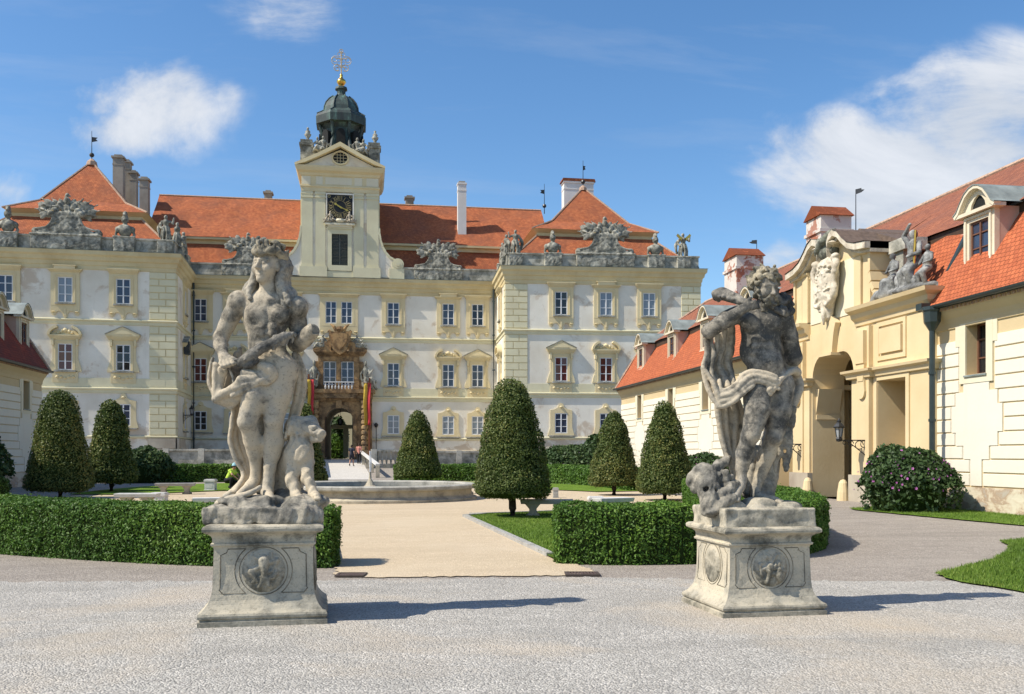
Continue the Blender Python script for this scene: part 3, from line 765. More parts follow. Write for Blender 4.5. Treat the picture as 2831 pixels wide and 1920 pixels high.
def window(F, s, z, kind, w=1.1, h=2.1, glass_='glass', parent=None):
    me, sa = window_data(kind, w, h)
    Wm = F.at(s, z)
    o = link('window', me, Wm, parent or palace)
    link('sash', sa, Wm, o); link('pane', pane_data(w, h, glass_), Wm, o)
    return o
GL = ['glass', 'glass', 'glassdark', 'glass', 'glasscurtain', 'glass', 'glassred', 'glassdark']
gi = 0
def column(F, u, kinds, dz=0.0, gl=None, s=None):
    global gi
    k = F.s_at(u) if s is None else s
    for i, (z, h) in enumerate(((13.75, 2.05), (8.05 + dz, 2.12), (3.55 + dz * 1.2, 1.75))):
        if kinds[i]:
            g_ = gl[i] if gl else GL[gi % 8]; gi += 3
            window(F, k, z, kinds[i], 1.1, h, g_)
column(FLP, 15.7, ('flat', 'tri', 'low'), .35); column(FLP, 181, ('eared', 'seg', 'low'), .3, ('glasscurtain', 'glassred', 'glass')); column(FLP, 341.5, ('flat', 'tri', 'low'), .3, ('glass', 'glassdark', 'glass'))
column(FLP, -140, ('eared', 'seg', 'low'), .35)
column(FM, 555, ('flat', 'tri', 'low'), .2, ('glass', 'glassred', 'glassdark')); column(FM, 650, ('eared', 'seg', 'low'), .15); column(FM, 800, ('flat', 'tri', 'low'), .1)
column(FM, 1087.5, ('flat', 'tri', 'low'), -.05, ('glass', 'glass', 'glasscurtain')); column(FM, 1239, ('eared', 'seg', 'low'), -.1, ('glass', 'glass', 'glasscurtain')); column(FM, 1320, ('flat', 'tri', 'low'), -.1, ('glassdark', 'glass', 'glasscurtain'))
column(FRP, 1551, ('flat', 'tri', 'low'), -.1, ('glassdark', 'glassred', 'glass')); column(FRP, 1675, ('eared', 'seg', 'low'), -.1, ('glasscurtain', 'glassred', 'glass')); column(FRP, 1794, ('flat', 'tri', 'low'), -.1, ('glasscurtain', 'glass', 'glass'))
column(FLS, 0, ('flat', 'tri', 'low'), .2, None, 4.9); column(FRS, 0, ('flat', 'seg', 'low'), -.1, None, 4.0)
# the paired window over the door, and the pair inside the portal
k = FM.s_at(937)
m = MB()
for c in (-.72, .72): ring(m, c - .5, c + .5, 0, 2.05, c - .72, c + .72, -.25, 2.47, -.13)
m.box(-1.74, -1.442, -.12, 0, -.25, 2.47); m.box(1.442, 1.74, -.12, 0, -.25, 2.47); hood(m, 1.9, 2.47, 2.75, -.14, -.36); scroll_apron(m, 1.74, -.26, .95, -.12)
o = pal(m, 'window', M['trim'], FM.at(k, 13.75))
for c in (-.72, .72):
    a = sash_mesh(1.02, 2.05); a.build('sash', M['sash'], o, FM.at(k + c, 13.75)); link('pane', pane_data(1.02, 2.05, 'glass'), FM.at(k + c, 13.75), o)

# rainwater pipes in the two inner corners, wall lanterns, grey box
for F, s in ((FM, .28), (FM, FM.L - .3)):
    m = MB(); p = F.at(s, 0, .28).translation
    m.tube([(p.x, p.y, .6), (p.x, p.y, 16.4), (p.x, p.y - .1, 17.2)], .10, 8)
    for z in (3, 6.2, 9.5, 12.8, 16): m.lathe([(.13, 0), (.13, .12)], 8, (p.x, p.y, z))
    pal(m, 'downpipe', M['gutter'])

# ---- roofs
roofs = MB()
def pav_roof(x0, x1, y0, y1, apex, zap):
    i0, i1, i2, i3 = .9, 3.3, 2.8, 5.0
    def rc(i): return (x0 + i, x1 - i, y0 + i, y1 - i)
    def ringq(a, za, b, zb):
        A = [(a[0], a[2], za), (a[1], a[2], za), (a[1], a[3], za), (a[0], a[3], za)]; B = [(b[0], b[2], zb), (b[1], b[2], zb), (b[1], b[3], zb), (b[0], b[3], zb)]
        for k in range(4):
            j = (k + 1) % 4; roofs.roofquad(A[k], A[j], B[j], B[k])
    ringq(rc(i0), 19.0, rc(i1), 21.35)
    ringq(rc(i2), 21.9, rc(i3), 23.15)
    c = rc(i3); A = [(c[0], c[2], 23.15), (c[1], c[2], 23.15), (c[1], c[3], 23.15), (c[0], c[3], 23.15)]
    for k in range(4): roofs.roofquad(A[k], A[(k + 1) % 4], (apex[0], apex[1], zap), (apex[0], apex[1], zap))
    b = MB(); r_ = rc(i1); b.frustum(r_, 21.30, r_, 21.62); r2 = rc(i2 + .12); b.frustum(r_, 21.62, r2, 21.84, False); b.frustum(r2, 21.84, rc(i2 - .02), 21.9)
    return b
bandL = pav_roof(-32.4, -15.4, 81, 97, (-24, 89), 27.5)
bandR = pav_roof(11.95, 29.3, 81.5, 97.5, (20.6, 89.5), 27.2)
def zig(y): return 0
X0, X1 = -20, 18
roofs.roofquad((X0, 90.9, 19.0), (X1, 91.1, 19.0), (X1, 92.6, 21.3), (X0, 92.4, 21.3))
roofs.roofquad((X0, 91.95, 21.85), (X1, 92.15, 21.85), (X1, 97.6, 26.95), (X0, 97.4, 26.95))
roofs.roofquad((X1, 103.2, 21.85), (X0, 103, 21.85), (X0, 97.4, 26.95), (X1, 97.6, 26.95))
roof = pal(roofs, 'roof', M['tile'])
b = MB(); b.box(X0, X1, 92.35, 92.9, 21.25, 21.83); b.box(X0, X1, 92.02, 92.36, 21.62, 21.82)
for x in (bandL, bandR): b.cut(); b.mesh(x.v, x.f)
b.build('roof_band', M['corn'], roof)
m = MB()
def hip(a, b_): m.tube([a, b_], .085, 5)
for x0, x1, y0, y1, ap, za in ((-32.4, -15.4, 81, 97, (-24, 89), 27.5), (11.95, 29.3, 81.5, 97.5, (20.6, 89.5), 27.2)):
    for sx_, X in ((1, x0), (-1, x1)):
        for sy_, Y in ((1, y0), (-1, y1)):
            hip((X + sx_ * .9, Y + sy_ * .9, 19.02), (X + sx_ * 3.3, Y + sy_ * 3.3, 21.37)); hip((X + sx_ * 2.8, Y + sy_ * 2.8, 21.92), (X + sx_ * 5, Y + sy_ * 5, 23.17)); hip((X + sx_ * 5, Y + sy_ * 5, 23.17), (ap[0], ap[1], za))
hip((X0, 97.4, 26.97), (X1, 97.6, 26.97))
m.build('ridge_tiles', M['ridge'], roof)
def chimney(x, y, w, dpt, z0, z1, mat, capm=None, cap=.12, gable=False):
    m = MB(); m.box(x - w / 2, x + w / 2, y - dpt / 2, y + dpt / 2, z0, z1 - .25)
    m.box(x - w / 2 - cap, x + w / 2 + cap, y - dpt / 2 - cap, y + dpt / 2 + cap, z1 - .25, z1 - .08)
    m.box(x - w / 2 - .03, x + w / 2 + .03, y - dpt / 2 - .03, y + dpt / 2 + .03, z1 - .9, z1 - .78)
    o = m.build('chimney', mat, roof)
    m = MB()
    if gable: m.prism([(x - w / 2 - .2, z1 - .08), (x + w / 2 + .2, z1 - .08), (x + w / 2 + .1, z1 + .2), (x - w / 2 - .1, z1 + .2)], y - dpt / 2 - .1, y + dpt / 2 + .1)
    else: m.box(x - w / 2 + .1, x + w / 2 - .1, y - dpt / 2 + .1, y + dpt / 2 - .1, z1 - .08, z1 + .1)
    m.build('cap', capm or M['chim'], o)
for u0, u1, v, Y, mt in ((315, 343, 433, 93.4, 'chim'), (340, 362, 446, 95.4, 'chim'), (361, 380, 476, 95.2, 'chim'), (388, 412, 494, 93.0, 'chim'), (732, 752, 531, 98.4, 'chim'), (1121, 1143, 545, 98.2, 'chim')):
    a, b_ = at_y(u0, v, Y), at_y(u1, v, Y); chimney((a.x + b_.x) / 2, Y, abs(b_.x - a.x), .9 if mt == 'chim' else 1.0, 21.5, a.z, M[mt])
a, b_ = at_y(1265, 506, 94), at_y(1288, 506, 94); chimney((a.x + b_.x) / 2, 94, b_.x - a.x, .9, 22.5, a.z, M['chimwhite'], M['chim'], .05)
a, b_ = at_y(1556, 503, 93), at_y(1637, 503, 93); chimney((a.x + b_.x) / 2, 93, b_.x - a.x, 1.2, 22, a.z, M['chimwhite'], M['tile'], .08, True)
def vane(p, h, parent, flag=.5, ball=.22):
    m = MB(); m.tube([(p[0], p[1], p[2] - .3), (p[0], p[1], p[2] + h)], [.045, .02], 6)
    m.lathe([(0, -ball), (ball * .75, -ball * .65), (ball, 0), (ball * .75, ball * .65), (0, ball)], 10, (p[0], p[1], p[2] + h * .18))
    o = m.build('weather_vane', M['iron'], parent)
    m = MB(); z = p[2] + h * .62
    m.prism([(p[0], z), (p[0] + flag, z + .12), (p[0] + flag * .7, z + .28), (p[0] + flag, z + .42), (p[0], z + .46)], p[1] - .012, p[1] + .012)
    m.build('pennant', M['iron'], parent)
vane((-24, 89, 27.6), 2.6, roof); vane((20.6, 89.5, 27.3), 2.5, roof, .25)
p = at_y(1505, 590, 97.5); vane((p.x, p.y, 26.9), 2.8, roof, -.45)
a = MB(); a.lathe([(.5, 0), (.42, .35), (.12, .62), (0, .66)], 8, (-24, 89, 27.1)); a.lathe([(.4, 0), (.34, .3), (.1, .5), (0, .55)], 8, (20.6, 89.5, 26.9)); a.build('apex_cap', M['ridge'], roof)

# ---- clock tower
TX, TY = -2.37, 89.75
tower_m = MB()
T0 = mtx((TX, TY, 0))
tw = MB(); tw.box(-3.5, 3.5, .12, 7.0, 18.0, 28.0); tower = tw.build('clock_tower', M['wall'], palace, T0)
m = MB()
for x0, x1 in ((-3.52, -2.52), (-2.26, -1.37), (1.23, 2.13), (2.42, 3.52)):
    m.cut(); m.box(x0, x1, 0, .3, 19.0, 25.75)
    m.box(x0 - .07, x1 + .07, -.06, .3, 25.3, 25.42); m.box(x0 - .05, x1 + .05, -.04, .3, 25.62, 25.86)
    m.box(x0 - .05, x1 + .05, -.05, .3, 18.95, 19.12)
for s_ in (-1, 1):
    m.cut(); m.box(s_ * 3.5 - .12, s_ * 3.5 + .12, .3, 7.1, 19, 25.8)
m.cut(); m.box(-3.7, -1.2, -.12, .3, 18.0, 18.95); m.cut(); m.box(1.15, 3.7, -.12, .3, 18.0, 18.95); m.box(-1.2, 1.15, -.02, .3, 18.0, 18.55)
for s_ in (-1, 1): m.box(s_ * 3.6 - .1, s_ * 3.6 + .1, .3, 7, 18, 18.95)
m.build('pilaster', M['quoin'], tower, T0)
m = MB()
rect = [(-3.5, 7.0), (-3.5, .0), (3.5, .0), (3.5, 7.0)]
m.sweep([(0, 25.86), (.06, 25.88), (.06, 26.22), (.14, 26.3), (.14, 26.42), (.03, 26.46), (.03, 27.28), (.12, 27.34), (.18, 27.55), (.42, 27.72), (.55, 27.98), (.58, 28.14), (-.2, 28.16)], rect)
m.build('entablature', M['trim'], tower, T0)
m = MB()
for x0, x1 in ((-3.5, -2.7), (-2.2, -1.6), (1.3, 2.0), (2.4, 3.5)): m.cut(); m.box(x0, x1, -.05, 0, 26.5, 27.26)
m.cut(); m.box(-1.35, 1.05, -.045, 0, 26.55, 27.2)
m.build('frieze_panel', M['gatepale'], tower, T0)
m = MB()
m.prism([(-3.6, 28.16), (3.6, 28.16), (0, 29.85)], .1, 7.0); m.build('pediment', M['wall'], tower, T0)
m = MB()
for s_ in (-1, 1):
    m.prism([(s_ * 4.1, 28.14), (s_ * 4.12, 28.32), (s_ * 2.0, 29.32), (0, 30.42), (0, 30.0), (s_ * 2.0, 28.98), (s_ * 3.2, 28.4)], -.5, .12)
    m.prism([(s_ * 4.1, 28.16), (s_ * 4.12, 28.32), (s_ * 2.0, 29.32), (0, 30.42), (0, 30.2), (s_ * 2.0, 29.1)], .12, 7.2)
m.build('pediment_cornice', M['trim'], tower, T0)
m = MB(); m.prism(arcpts(0, 29.05, .66, .52, 0, 360, 20)[:-1], .02, .12); ocu = m.build('oculus', M['black'], tower, T0)
m = MB()
po, pi_ = arcpts(0, 29.05, .80, .66, 0, 360, 20), arcpts(0, 29.05, .66, .52, 0, 360, 20)
for k in range(20): m.prism([po[k], po[k + 1], pi_[k + 1], pi_[k]], -.06, .1)
for d_ in (-.28, 0, .28): m.box(d_ - .015, d_ + .015, .0, .02, 28.6, 29.5); m.box(-.6, .6, .0, .02, 29.05 + d_ - .015, 29.05 + d_ + .015)
m.build('oculus_frame', M['trim'], tower, T0)
# louvred door
m = MB(); ring(m, -.78, .68, 19.1, 22.0, -1.15, 1.05, 18.6, 22.45, -.05, .3); m.box(-1.2, 1.1, -.14, .2, 22.45, 22.6); lf = m.build('shutter_frame', M['quoin'], tower, T0)
m = MB()
for x0, x1 in ((-.78, -.07), (-.03, .68)):
    m.cut()
    ring(m, x0 + .07, x1 - .07, 19.17, 21.93, x0, x1, 19.1, 22.0, .03, .1)
    for k in range(22):
        z = 19.2 + k * .124; m.prism([(0, 0)] * 0 or [(x0 + .07, z), (x1 - .07, z), (x1 - .07, z + .1), (x0 + .07, z + .1)], .05 + .02 * (k % 2), .09)
m.build('louvred_shutter', flat('dark_green_shutter', (0.035, 0.045, 0.04), .6), lf, T0)
# the clock
cx_, cz_ = -.03, 24.5
m = MB(); m.box(cx_ - 1.16, cx_ + 1.16, -.08, .15, cz_ - 1.12, cz_ + 1.12); clock = m.build('clock_face', flat('black_clock_face', (0.012, 0.013, 0.014), .5), tower, T0)
m = MB(); ring(m, cx_ - 1.16, cx_ + 1.16, cz_ - 1.12, cz_ + 1.12, cx_ - 1.28, cx_ + 1.28, cz_ - 1.24, cz_ + 1.24, -.1, .15); m.build('clock_frame', M['wall'], clock, T0)
m = MB()
ROM = ['XII', 'I', 'II', 'III', 'IIII', 'V', 'VI', 'VII', 'VIII', 'IX', 'X', 'XI']
for k, t_ in enumerate(ROM):
    a = -k * math.pi / 6; Rm = Matrix.Translation((cx_, -.1, cz_)) @ Matrix.Rotation(-a, 4, 'Y')
    x = -(len(t_) - 1) * .085
    for ch in t_:
        if ch == 'I': m.box(x - .025, x + .025, -.01, .02, .66, 1.0, Rm)
        else:
            for s_ in (-1, 1):
                if ch == 'V': q = [(x + s_ * .10 - .025, 1.0), (x + s_ * .10 + .025, 1.0), (x + .02, .66), (x - .02, .66)]
                else: q = [(x + s_ * .08 - .025, 1.0), (x + s_ * .08 + .025, 1.0), (x - s_ * .08 + .025, .66), (x - s_ * .08 - .025, .66)]
                m.prism(q, -.01 - .003 * (s_ + 1), .02, Rm)
        x += .17
for k in range(60):
    a = k * math.pi / 30
    if k % 5: m.lathe([(.016, -.016), (.016, .016)], 4, (cx_ + 1.06 * math.sin(a), -.1, cz_ + 1.06 * math.cos(a)))
po, pi_ = arcpts(cx_, cz_, .6, .6, 0, 360, 36), arcpts(cx_, cz_, .57, .57, 0, 360, 36)
for k in range(36): m.prism([po[k], po[k + 1], pi_[k + 1], pi_[k]], -.1, -.085)
for a, b_ in ((-1, 1), (1, 1), (-1, -1), (1, -1)):
    po, pi_ = arcpts(cx_ + a * .98, cz_ + b_ * .94, .13, .13, 0, 360, 12), arcpts(cx_ + a * .98, cz_ + b_ * .94, .08, .08, 0, 360, 12)
    for k in range(12): m.prism([po[k], po[k + 1], pi_[k + 1], pi_[k]], -.1, -.085)
m.build('numerals', flat('dull_gold_paint', (0.42, 0.33, 0.15), .5, .4, .2), clock, T0)
for ang, L, w in ((-58, .62, .075), (115, .92, .05)):
    m = MB(); Rm = Matrix.Translation((cx_, -.125, cz_)) @ Matrix.Rotation(R(ang), 4, 'Y')
    m.prism([(-w, -.2), (w, -.2), (w * .6, L * .6), (w * 1.8, L * .72), (0, L), (-w * 1.8, L * .72), (-w * .6, L * .6)], -.01 - L * .01, .01, Rm); m.build('clock_hand', M['gold'], clock, T0)
m = MB(); m.box(cx_ - 1.35, cx_ + 1.35, -.35, .1, 22.78, 22.95); m.box(cx_ - 1.1, cx_ + 1.1, -.22, .1, 22.6, 22.78); m.lathe([(0, -.1), (.3, -.02), (.42, .12), (.36, .3), (.0, .36)], 10, (cx_, -.12, 23.05)); m.build('clock_shelf', M['gatepale'], clock, T0)
# side scrolls
for s_ in (-1, 1):
    q = [(s_ * 3.5, 18.1), (s_ * 3.5, 22.6)] + [(s_ * (3.5 + 1.75 * (1 - math.cos(t_ * math.pi / 2)) * 0.95), 19.7 + 2.9 * (1 - math.sin(t_ * math.pi / 2))) for t_ in (.1, .25, .4, .55, .7, .85, 1.0)] + [(s_ * 5.2, 18.1)]
    m = MB(); m.prism(q, .12, .6); o = m.build('side_scroll', M['wall'], tower, T0)
    m = MB()
    qe = q[1:9]
    for a, b_ in zip(qe, qe[1:]):
        m.prism([a, b_, (b_[0] + s_ * .16, b_[1] + .14), (a[0] + s_ * .16, a[1] + .1)], .0, .7)
    for r0, yy_ in ((.56, -.05), (.40, -.1), (.20, -.16)):
        m.prism(arcpts(s_ * 5.3, 19.35, r0, r0, 0, 360, 18)[:-1], yy_, .62)
    m.box(min(s_ * 4.5, s_ * 5.9), max(s_ * 4.5, s_ * 5.9), -.06, .6, 18.0, 18.95)
    m.build('scroll_edge', M['quoin'], o, T0)
# corner blocks with vases
for s_ in (-1, 1):
    m = MB(); m.box(s_ * 3.1 - .55, s_ * 3.1 + .55, .3, 1.5, 28.6, 30.75); m.box(s_ * 3.1 - .65, s_ * 3.1 + .65, .2, 1.6, 30.2, 30.45)
    m.prism([(s_ * 2.6, 30.2), (s_ * 1.6, 29.4), (s_ * 1.6, 29.2), (s_ * 2.6, 29.0)], .3, 1.2)
    o = m.build('corner_block', M['trophy'], tower, T0)
    m = MB(); m.lathe([(.22, 0), (.17, .1), (.12, .24), (.27, .46), (.33, .62), (.18, .74), (.25, .86), (.17, .95), (.08, 1.08), (.13, 1.2), (0, 1.32)], 10, (s_ * 3.1 + .1, .85, 30.75)); m.build('vase', M['trophy'], tower, T0, smooth=True)
# copper lantern, dome, ball and cross
LC = (0, 3.6, 0)
m = MB()
m.lathe([(2.55, 28.6), (2.3, 30.2), (1.95, 31.2), (1.8, 32.0), (1.8, 32.6), (2.1, 33.1)], 8, LC, R(22.5)); lan = m.build('lantern', M['copper'], tower, T0)
m = MB()
for k in range(8):
    a = R(45 * k - 90); Rm = Matrix.Translation((LC[0], LC[1], 0)) @ Matrix.Rotation(a + R(90), 4, 'Z')
    m.cut(); m.prism([(-.42, 30.7), (.42, 30.7), (.40, 31.9)] + arcpts(0, 31.9, .40, .45, 0, 180, 8) + [(-.40, 31.9)], -2.1, -1.55, Rm)
m.build('lantern_opening', M['black'], lan, T0)
m = MB()
for k in range(8):
    a = R(45 * k + 22.5); c_, s_ = math.cos(a), math.sin(a)
    m.cut(); m.tube([(LC[0] + r_ * c_, LC[1] + r_ * s_, z) for r_, z in ((2.6, 28.8), (2.42, 30.2), (2.1, 31.2), (1.92, 32.1), (2.2, 33.1))], [.22, .20, .16, .14, .16], 6)
m.build('lantern_rib', M['copper'], lan, T0)
m = MB(); m.lathe([(2.1, 33.0), (2.52, 33.05), (2.54, 33.75), (2.42, 34.02), (2.05, 34.22), (1.76, 34.42), (1.7, 34.8), (1.53, 35.25), (1.2, 35.65), (.8, 35.98), (.55, 36.05), (.42, 36.3), (.44, 36.6), (.62, 36.72), (.55, 36.95), (.3, 37.0)], 8, LC, R(22.5)); dome = m.build('dome', M['copper'], tower, T0)
m = MB()
for k in range(8):
    a = R(45 * k + 22.5); c_, s_ = math.cos(a), math.sin(a)
    m.cut(); m.tube([(LC[0] + r_ * c_, LC[1] + r_ * s_, z) for r_, z in ((2.45, 34.03), (2.07, 34.25), (1.77, 34.45), (1.72, 34.83), (1.55, 35.28), (1.22, 35.7), (.82, 36.02))], .06, 5)
m.build('dome_rib', M['copper'], dome, T0)
m = MB(); m.lathe([(.18, 36.98), (.14, 37.1), (.3, 37.2), (.46, 37.45), (.4, 37.65), (.2, 37.8), (.12, 38.0), (.16, 38.15), (.04, 38.3)], 14, LC); m.build('gilded_ball', M['gold'], tower, T0, smooth=True)
m = MB(); y = LC[1]
m.tube([(0, y, 38.1), (0, y, 40.5)], .06, 6)
def curl(cx0, cz0, r_, a0, a1, th=.035): m.tube([(x, y, z) for x, z in arcpts(cx0, cz0, r_, r_, a0, a1, 14)], th, 5)
for s_ in (-1, 1):
    m.tube([(0, y, 39.72), (s_ * .55, y, 39.75)], .05, 5); m.tube([(0, y, 38.95), (s_ * .4, y, 38.9)], .05, 5)
    curl(s_ * .52, 39.55, .42, 90 - s_ * 200, 90 + s_ * 90); curl(s_ * .62, 39.62, .22, 0, 340); curl(s_ * .38, 38.85, .32, 90 - s_ * 220, 90 + s_ * 90); curl(s_ * .45, 38.72, .16, 0, 340); curl(s_ * .2, 40.15, .16, 0, 340, .03); curl(s_ * .22, 39.25, .2, 0, 330, .03)
curl(0, 40.48, .17, 0, 350, .04)
m.build('tracery_cross', M['giltiron'], tower, T0)

# ---- portal of brown sandstone
kP = FM.s_at(941); P0 = FM.at(kP, 0)
xa = sd - kP                                  # arch centre
m = MB()
za, ra = 4.62, 1.3
arch = arcpts(xa, za, ra, ra, 180, 0, 16)
X = 2.72
poly_l = [(-X + .5, .6), (xa - ra, .6)] + arch[:9] + [(xa, 6.55), (-X + .5, 6.55)]
poly_r = [(xa, 6.55)] + arch[8:] + [(xa + ra, .6), (X - .5, .6), (X - .5, 6.55)]
m.prism(poly_l, -.35, 0); m.prism(poly_r, -.35, 0)
o_ = arcpts(xa, za, ra + .3, ra + .3, 180, 0, 16)
for k in range(16): m.prism([arch[k], arch[k + 1], o_[k + 1], o_[k]], -.46, -.35)
m.box(xa - ra - .32, xa - ra - .005, -.46, -.3, 1.2, za); m.box(xa + ra + .005, xa + ra + .32, -.46, -.3, 1.2, za)
m.box(xa - .25, xa + .25, -.6, -.3, 5.85, 6.55)
for s_ in (-1, 1): m.box(s_ * 2.5 - .42, s_ * 2.5 + .42, -.35, 0, .6, 6.6)
m.box(-X - .2, X + .2, -.55, 0, 6.55, 6.75); m.box(-X - .25, X + .25, -.7, 0, 6.75, 7.25); m.box(-X - .5, X + .5, -1.0, 0, 7.25, 7.6)
m.prism([(-1.3, 6.75), (1.3, 6.75), (1.7, 7.25), (-1.7, 7.25)], -.9, -.6)
portal = m.build('portal', M['portal'], palace, P0)
for s_ in (-1, 1):
    m = MB(); m.box(s_ * 2.25 - .34, s_ * 2.25 + .34, -.95, -.2, .8, 2.0)
    z = 2.0
    prof = [(.24, z)]
    while z < 5.9: prof += [(.31, z + .02), (.31, z + .30), (.22, z + .34), (.22, z + .46)]; z += .48
    prof += [(.24, 6.1), (.36, 6.35), (.38, 6.55)]
    m.lathe(prof, 12, (s_ * 2.25, -.62, 0)); m.build('column', stone('ochre_column_stone', (0.46, 0.32, 0.16), (0.36, 0.25, 0.13), (0.1, 0.07, 0.05), .9), portal, P0)
m = MB()
ring(m, -1.55, 1.25, 8.0, 10.25, -2.0, 1.75, 7.6, 10.75, -.4); m.box(-.35, .05, -.42, 0, 8.0, 10.25)
m.box(-2.35, -2.0, -.3, 0, 7.6, 10.2); m.box(1.75, 2.1, -.3, 0, 7.6, 10.2)
hood(m, 2.4, 10.75, 11.15, -.45, -.8)
for s_ in (-1, 1): m.prism([(s_ * 2.45, 11.15), (s_ * 2.45, 11.28), (s_ * 1.5, 11.75), (s_ * .8, 12.3), (s_ * .8, 11.15)], -.75, 0)
m.build('window_aedicule', M['portal'], portal, P0)
for c in (-.96, .66):
    a = sash_mesh(1.15, 2.2); o = a.build('window', M['sash'], palace, FM.at(kP + c, 8.02, .05)); link('pane', pane_data(1.15, 2.2, 'glass'), FM.at(kP + c, 8.02, .05), o)
m = MB()
m.prism([(-1.05, 13.0), (-.9, 11.8), (-.55, 11.1), (0, 10.75), (.55, 11.1), (.9, 11.8), (1.05, 13.0), (.5, 12.85), (0, 13.0), (-.5, 12.85)], -1.0, -.5)
m.prism([(-.7, 12.75), (-.6, 11.9), (0, 11.2), (.6, 11.9), (.7, 12.75)], -1.12, -.98)
for s_ in (-1, 1):
    m.lathe([(0, -.2), (.2, 0), (0, .2)], 8, (s_ * .95, -.8, 12.9)); m.tube([(s_ * .3, -.8, 13.0), (s_ * .55, -.85, 13.35), (s_ * .85, -.8, 13.6)], [.2, .16, .05], 6)
m.lathe([(.25, 12.9), (.4, 13.1), (.3, 13.3), (.1, 13.4)], 8, (0, -.8, 0))
m.build('coat_of_arms', M['portal'], portal, P0)
# a white balustrade before the paired window
m = MB()
for k in range(9): m.lathe([(.05, 0), (.09, .2), (.04, .45), (.06, .6)], 6, (-1.3 + k * .3, -.9, 7.6))
m.box(-1.45, 1.3, -1.0, -.8, 8.2, 8.3); m.build('balustrade', M['marble'], portal, P0)
# vaulted passage and what is seen through it
m = MB(); PW = FM.at(sd, 0)
for s_ in (-1, 1): m.cut(); m.box(s_ * 1.32 - .02, s_ * 1.32 + .02, .0, 9.0, .5, 6.0)
ap_ = arcpts(0, 4.62, 1.3, 1.3, 0, 180, 12)
for k in range(12): m.face([(ap_[k][0], 0, ap_[k][1]), (ap_[k + 1][0], 0, ap_[k + 1][1]), (ap_[k + 1][0], 9, ap_[k + 1][1]), (ap_[k][0], 9, ap_[k][1])])
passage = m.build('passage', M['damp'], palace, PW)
m = MB(); m.box(-.05, .45, 8.6, 9.3, 1.3, 4.4); m.box(-1.3, 1.3, 8.7, 9.2, 4.2, 4.6); m.build('inner_pillar', M['quoin'], passage, PW)
m = MB(); m.tube([(-.1, 4, 5.9), (-.1, 4, 5.1)], .02, 5); m.lathe([(.1, 4.4), (.22, 4.55), (.22, 5.0), (.05, 5.15)], 6, (-.1, 4, 0)); m.build('hanging_lantern', M['iron'], passage, PW)
m = MB(); m.box(-1.29, -1.2, .1, 1.4, 1.32, 5.2); m.cut(); m.box(1.2, 1.29, .1, 1.4, 1.32, 5.2); m.build('door', M['darkwood'], palace, PW)
m = MB(); m.box(-12, 12, 24, 24.5, 0, 15)
court = m.build('courtyard_wall', M['quoin'], palace, PW)
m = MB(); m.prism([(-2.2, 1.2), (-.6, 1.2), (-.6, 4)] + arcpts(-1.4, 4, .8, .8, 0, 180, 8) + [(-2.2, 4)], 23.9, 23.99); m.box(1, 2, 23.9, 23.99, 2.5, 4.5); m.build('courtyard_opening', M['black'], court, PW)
# ---------------------------------------------------------------- the low wings
def dormer_data():
    D = {}
    m = MB(); w = .43; z0, z1 = 7.2, 8.36
    ring(m, -w, w, z0, z1, -.70, .70, 6.45, 8.56, 0, .16)
    ring(m, -w - .1, w + .1, z0 - .1, z1 + .1, -w - .17, w + .17, z0 - .17, z1 + .17, -.05, 0)
    m.box(-.62, .62, -.09, 0, z0 - .24, z0 - .15)
    m.box(-.92, .92, -.16, .2, 8.56, 8.66)
    # bell-shaped gable with a dark opening
    cur = [(-.95, 8.66), (-.78, 8.76), (-.62, 8.98), (-.42, 9.2), (-.2, 9.32), (0, 9.36)]
    cur = cur + [(-a, b) for a, b in cur[-2::-1]]
    hole = [(-.34, 8.72), (-.3, 8.86), (-.16, 9.02), (0, 9.1), (.16, 9.02), (.3, 8.86), (.34, 8.72)]
    m.prism([(-.9, 8.66)] + cur[1:6] + hole[3::-1], -.02, .16); m.prism(cur[5:10] + [(.9, 8.66)] + hole[6:2:-1], -.02, .16)
    for a, b in zip(cur, cur[1:]): m.prism([a, b, (b[0] * .93, b[1] - .1), (a[0] * .93, a[1] - .1)], -.18, .02)
    D['dormer'] = m
    m = MB()
    m.box(-.695, -.625, .16, 2.6, 6.6, 8.62); D['cheek'] = m
    m = MB(); m.box(.625, .695, .16, 2.6, 6.6, 8.62); D['cheek.001'] = m
    m = MB()
    for a, b in zip(cur, cur[1:]): m.face([(a[0], -.2, a[1] + .02), (b[0], -.2, b[1] + .02), (b[0], 4.4, b[1] + .02), (a[0], 4.4, a[1] + .02)])
    for a, b in zip(cur, cur[1:]): m.face([(a[0], -.2, a[1] + .02), (b[0], -.2, b[1] + .02), (b[0], -.2, b[1] - .015), (a[0], -.2, a[1] - .015)])
    D['dormer_roof'] = m
    m = MB(); m.prism(hole, .05, .1); D['gable_opening'] = m
    m = sash_mesh(.86, 1.16, 2, 3, .06, .06, .035, .06, .12); D['sash'] = m
    m = pane_mesh(.86, 1.16, .1); D['pane'] = m
    return D
DD = {}
for k_, m_ in dormer_data().items():
    me = m_.data(k_, [M[{'dormer': 'dormer', 'cheek': 'dormpink', 'cheek.001': 'dormpink', 'dormer_roof': 'lead', 'gable_opening': 'black', 'sash': 'brownsash', 'pane': 'glass'}[k_]]])
    if k_ != 'pane': m_.fixn(me)
    DD[k_] = me
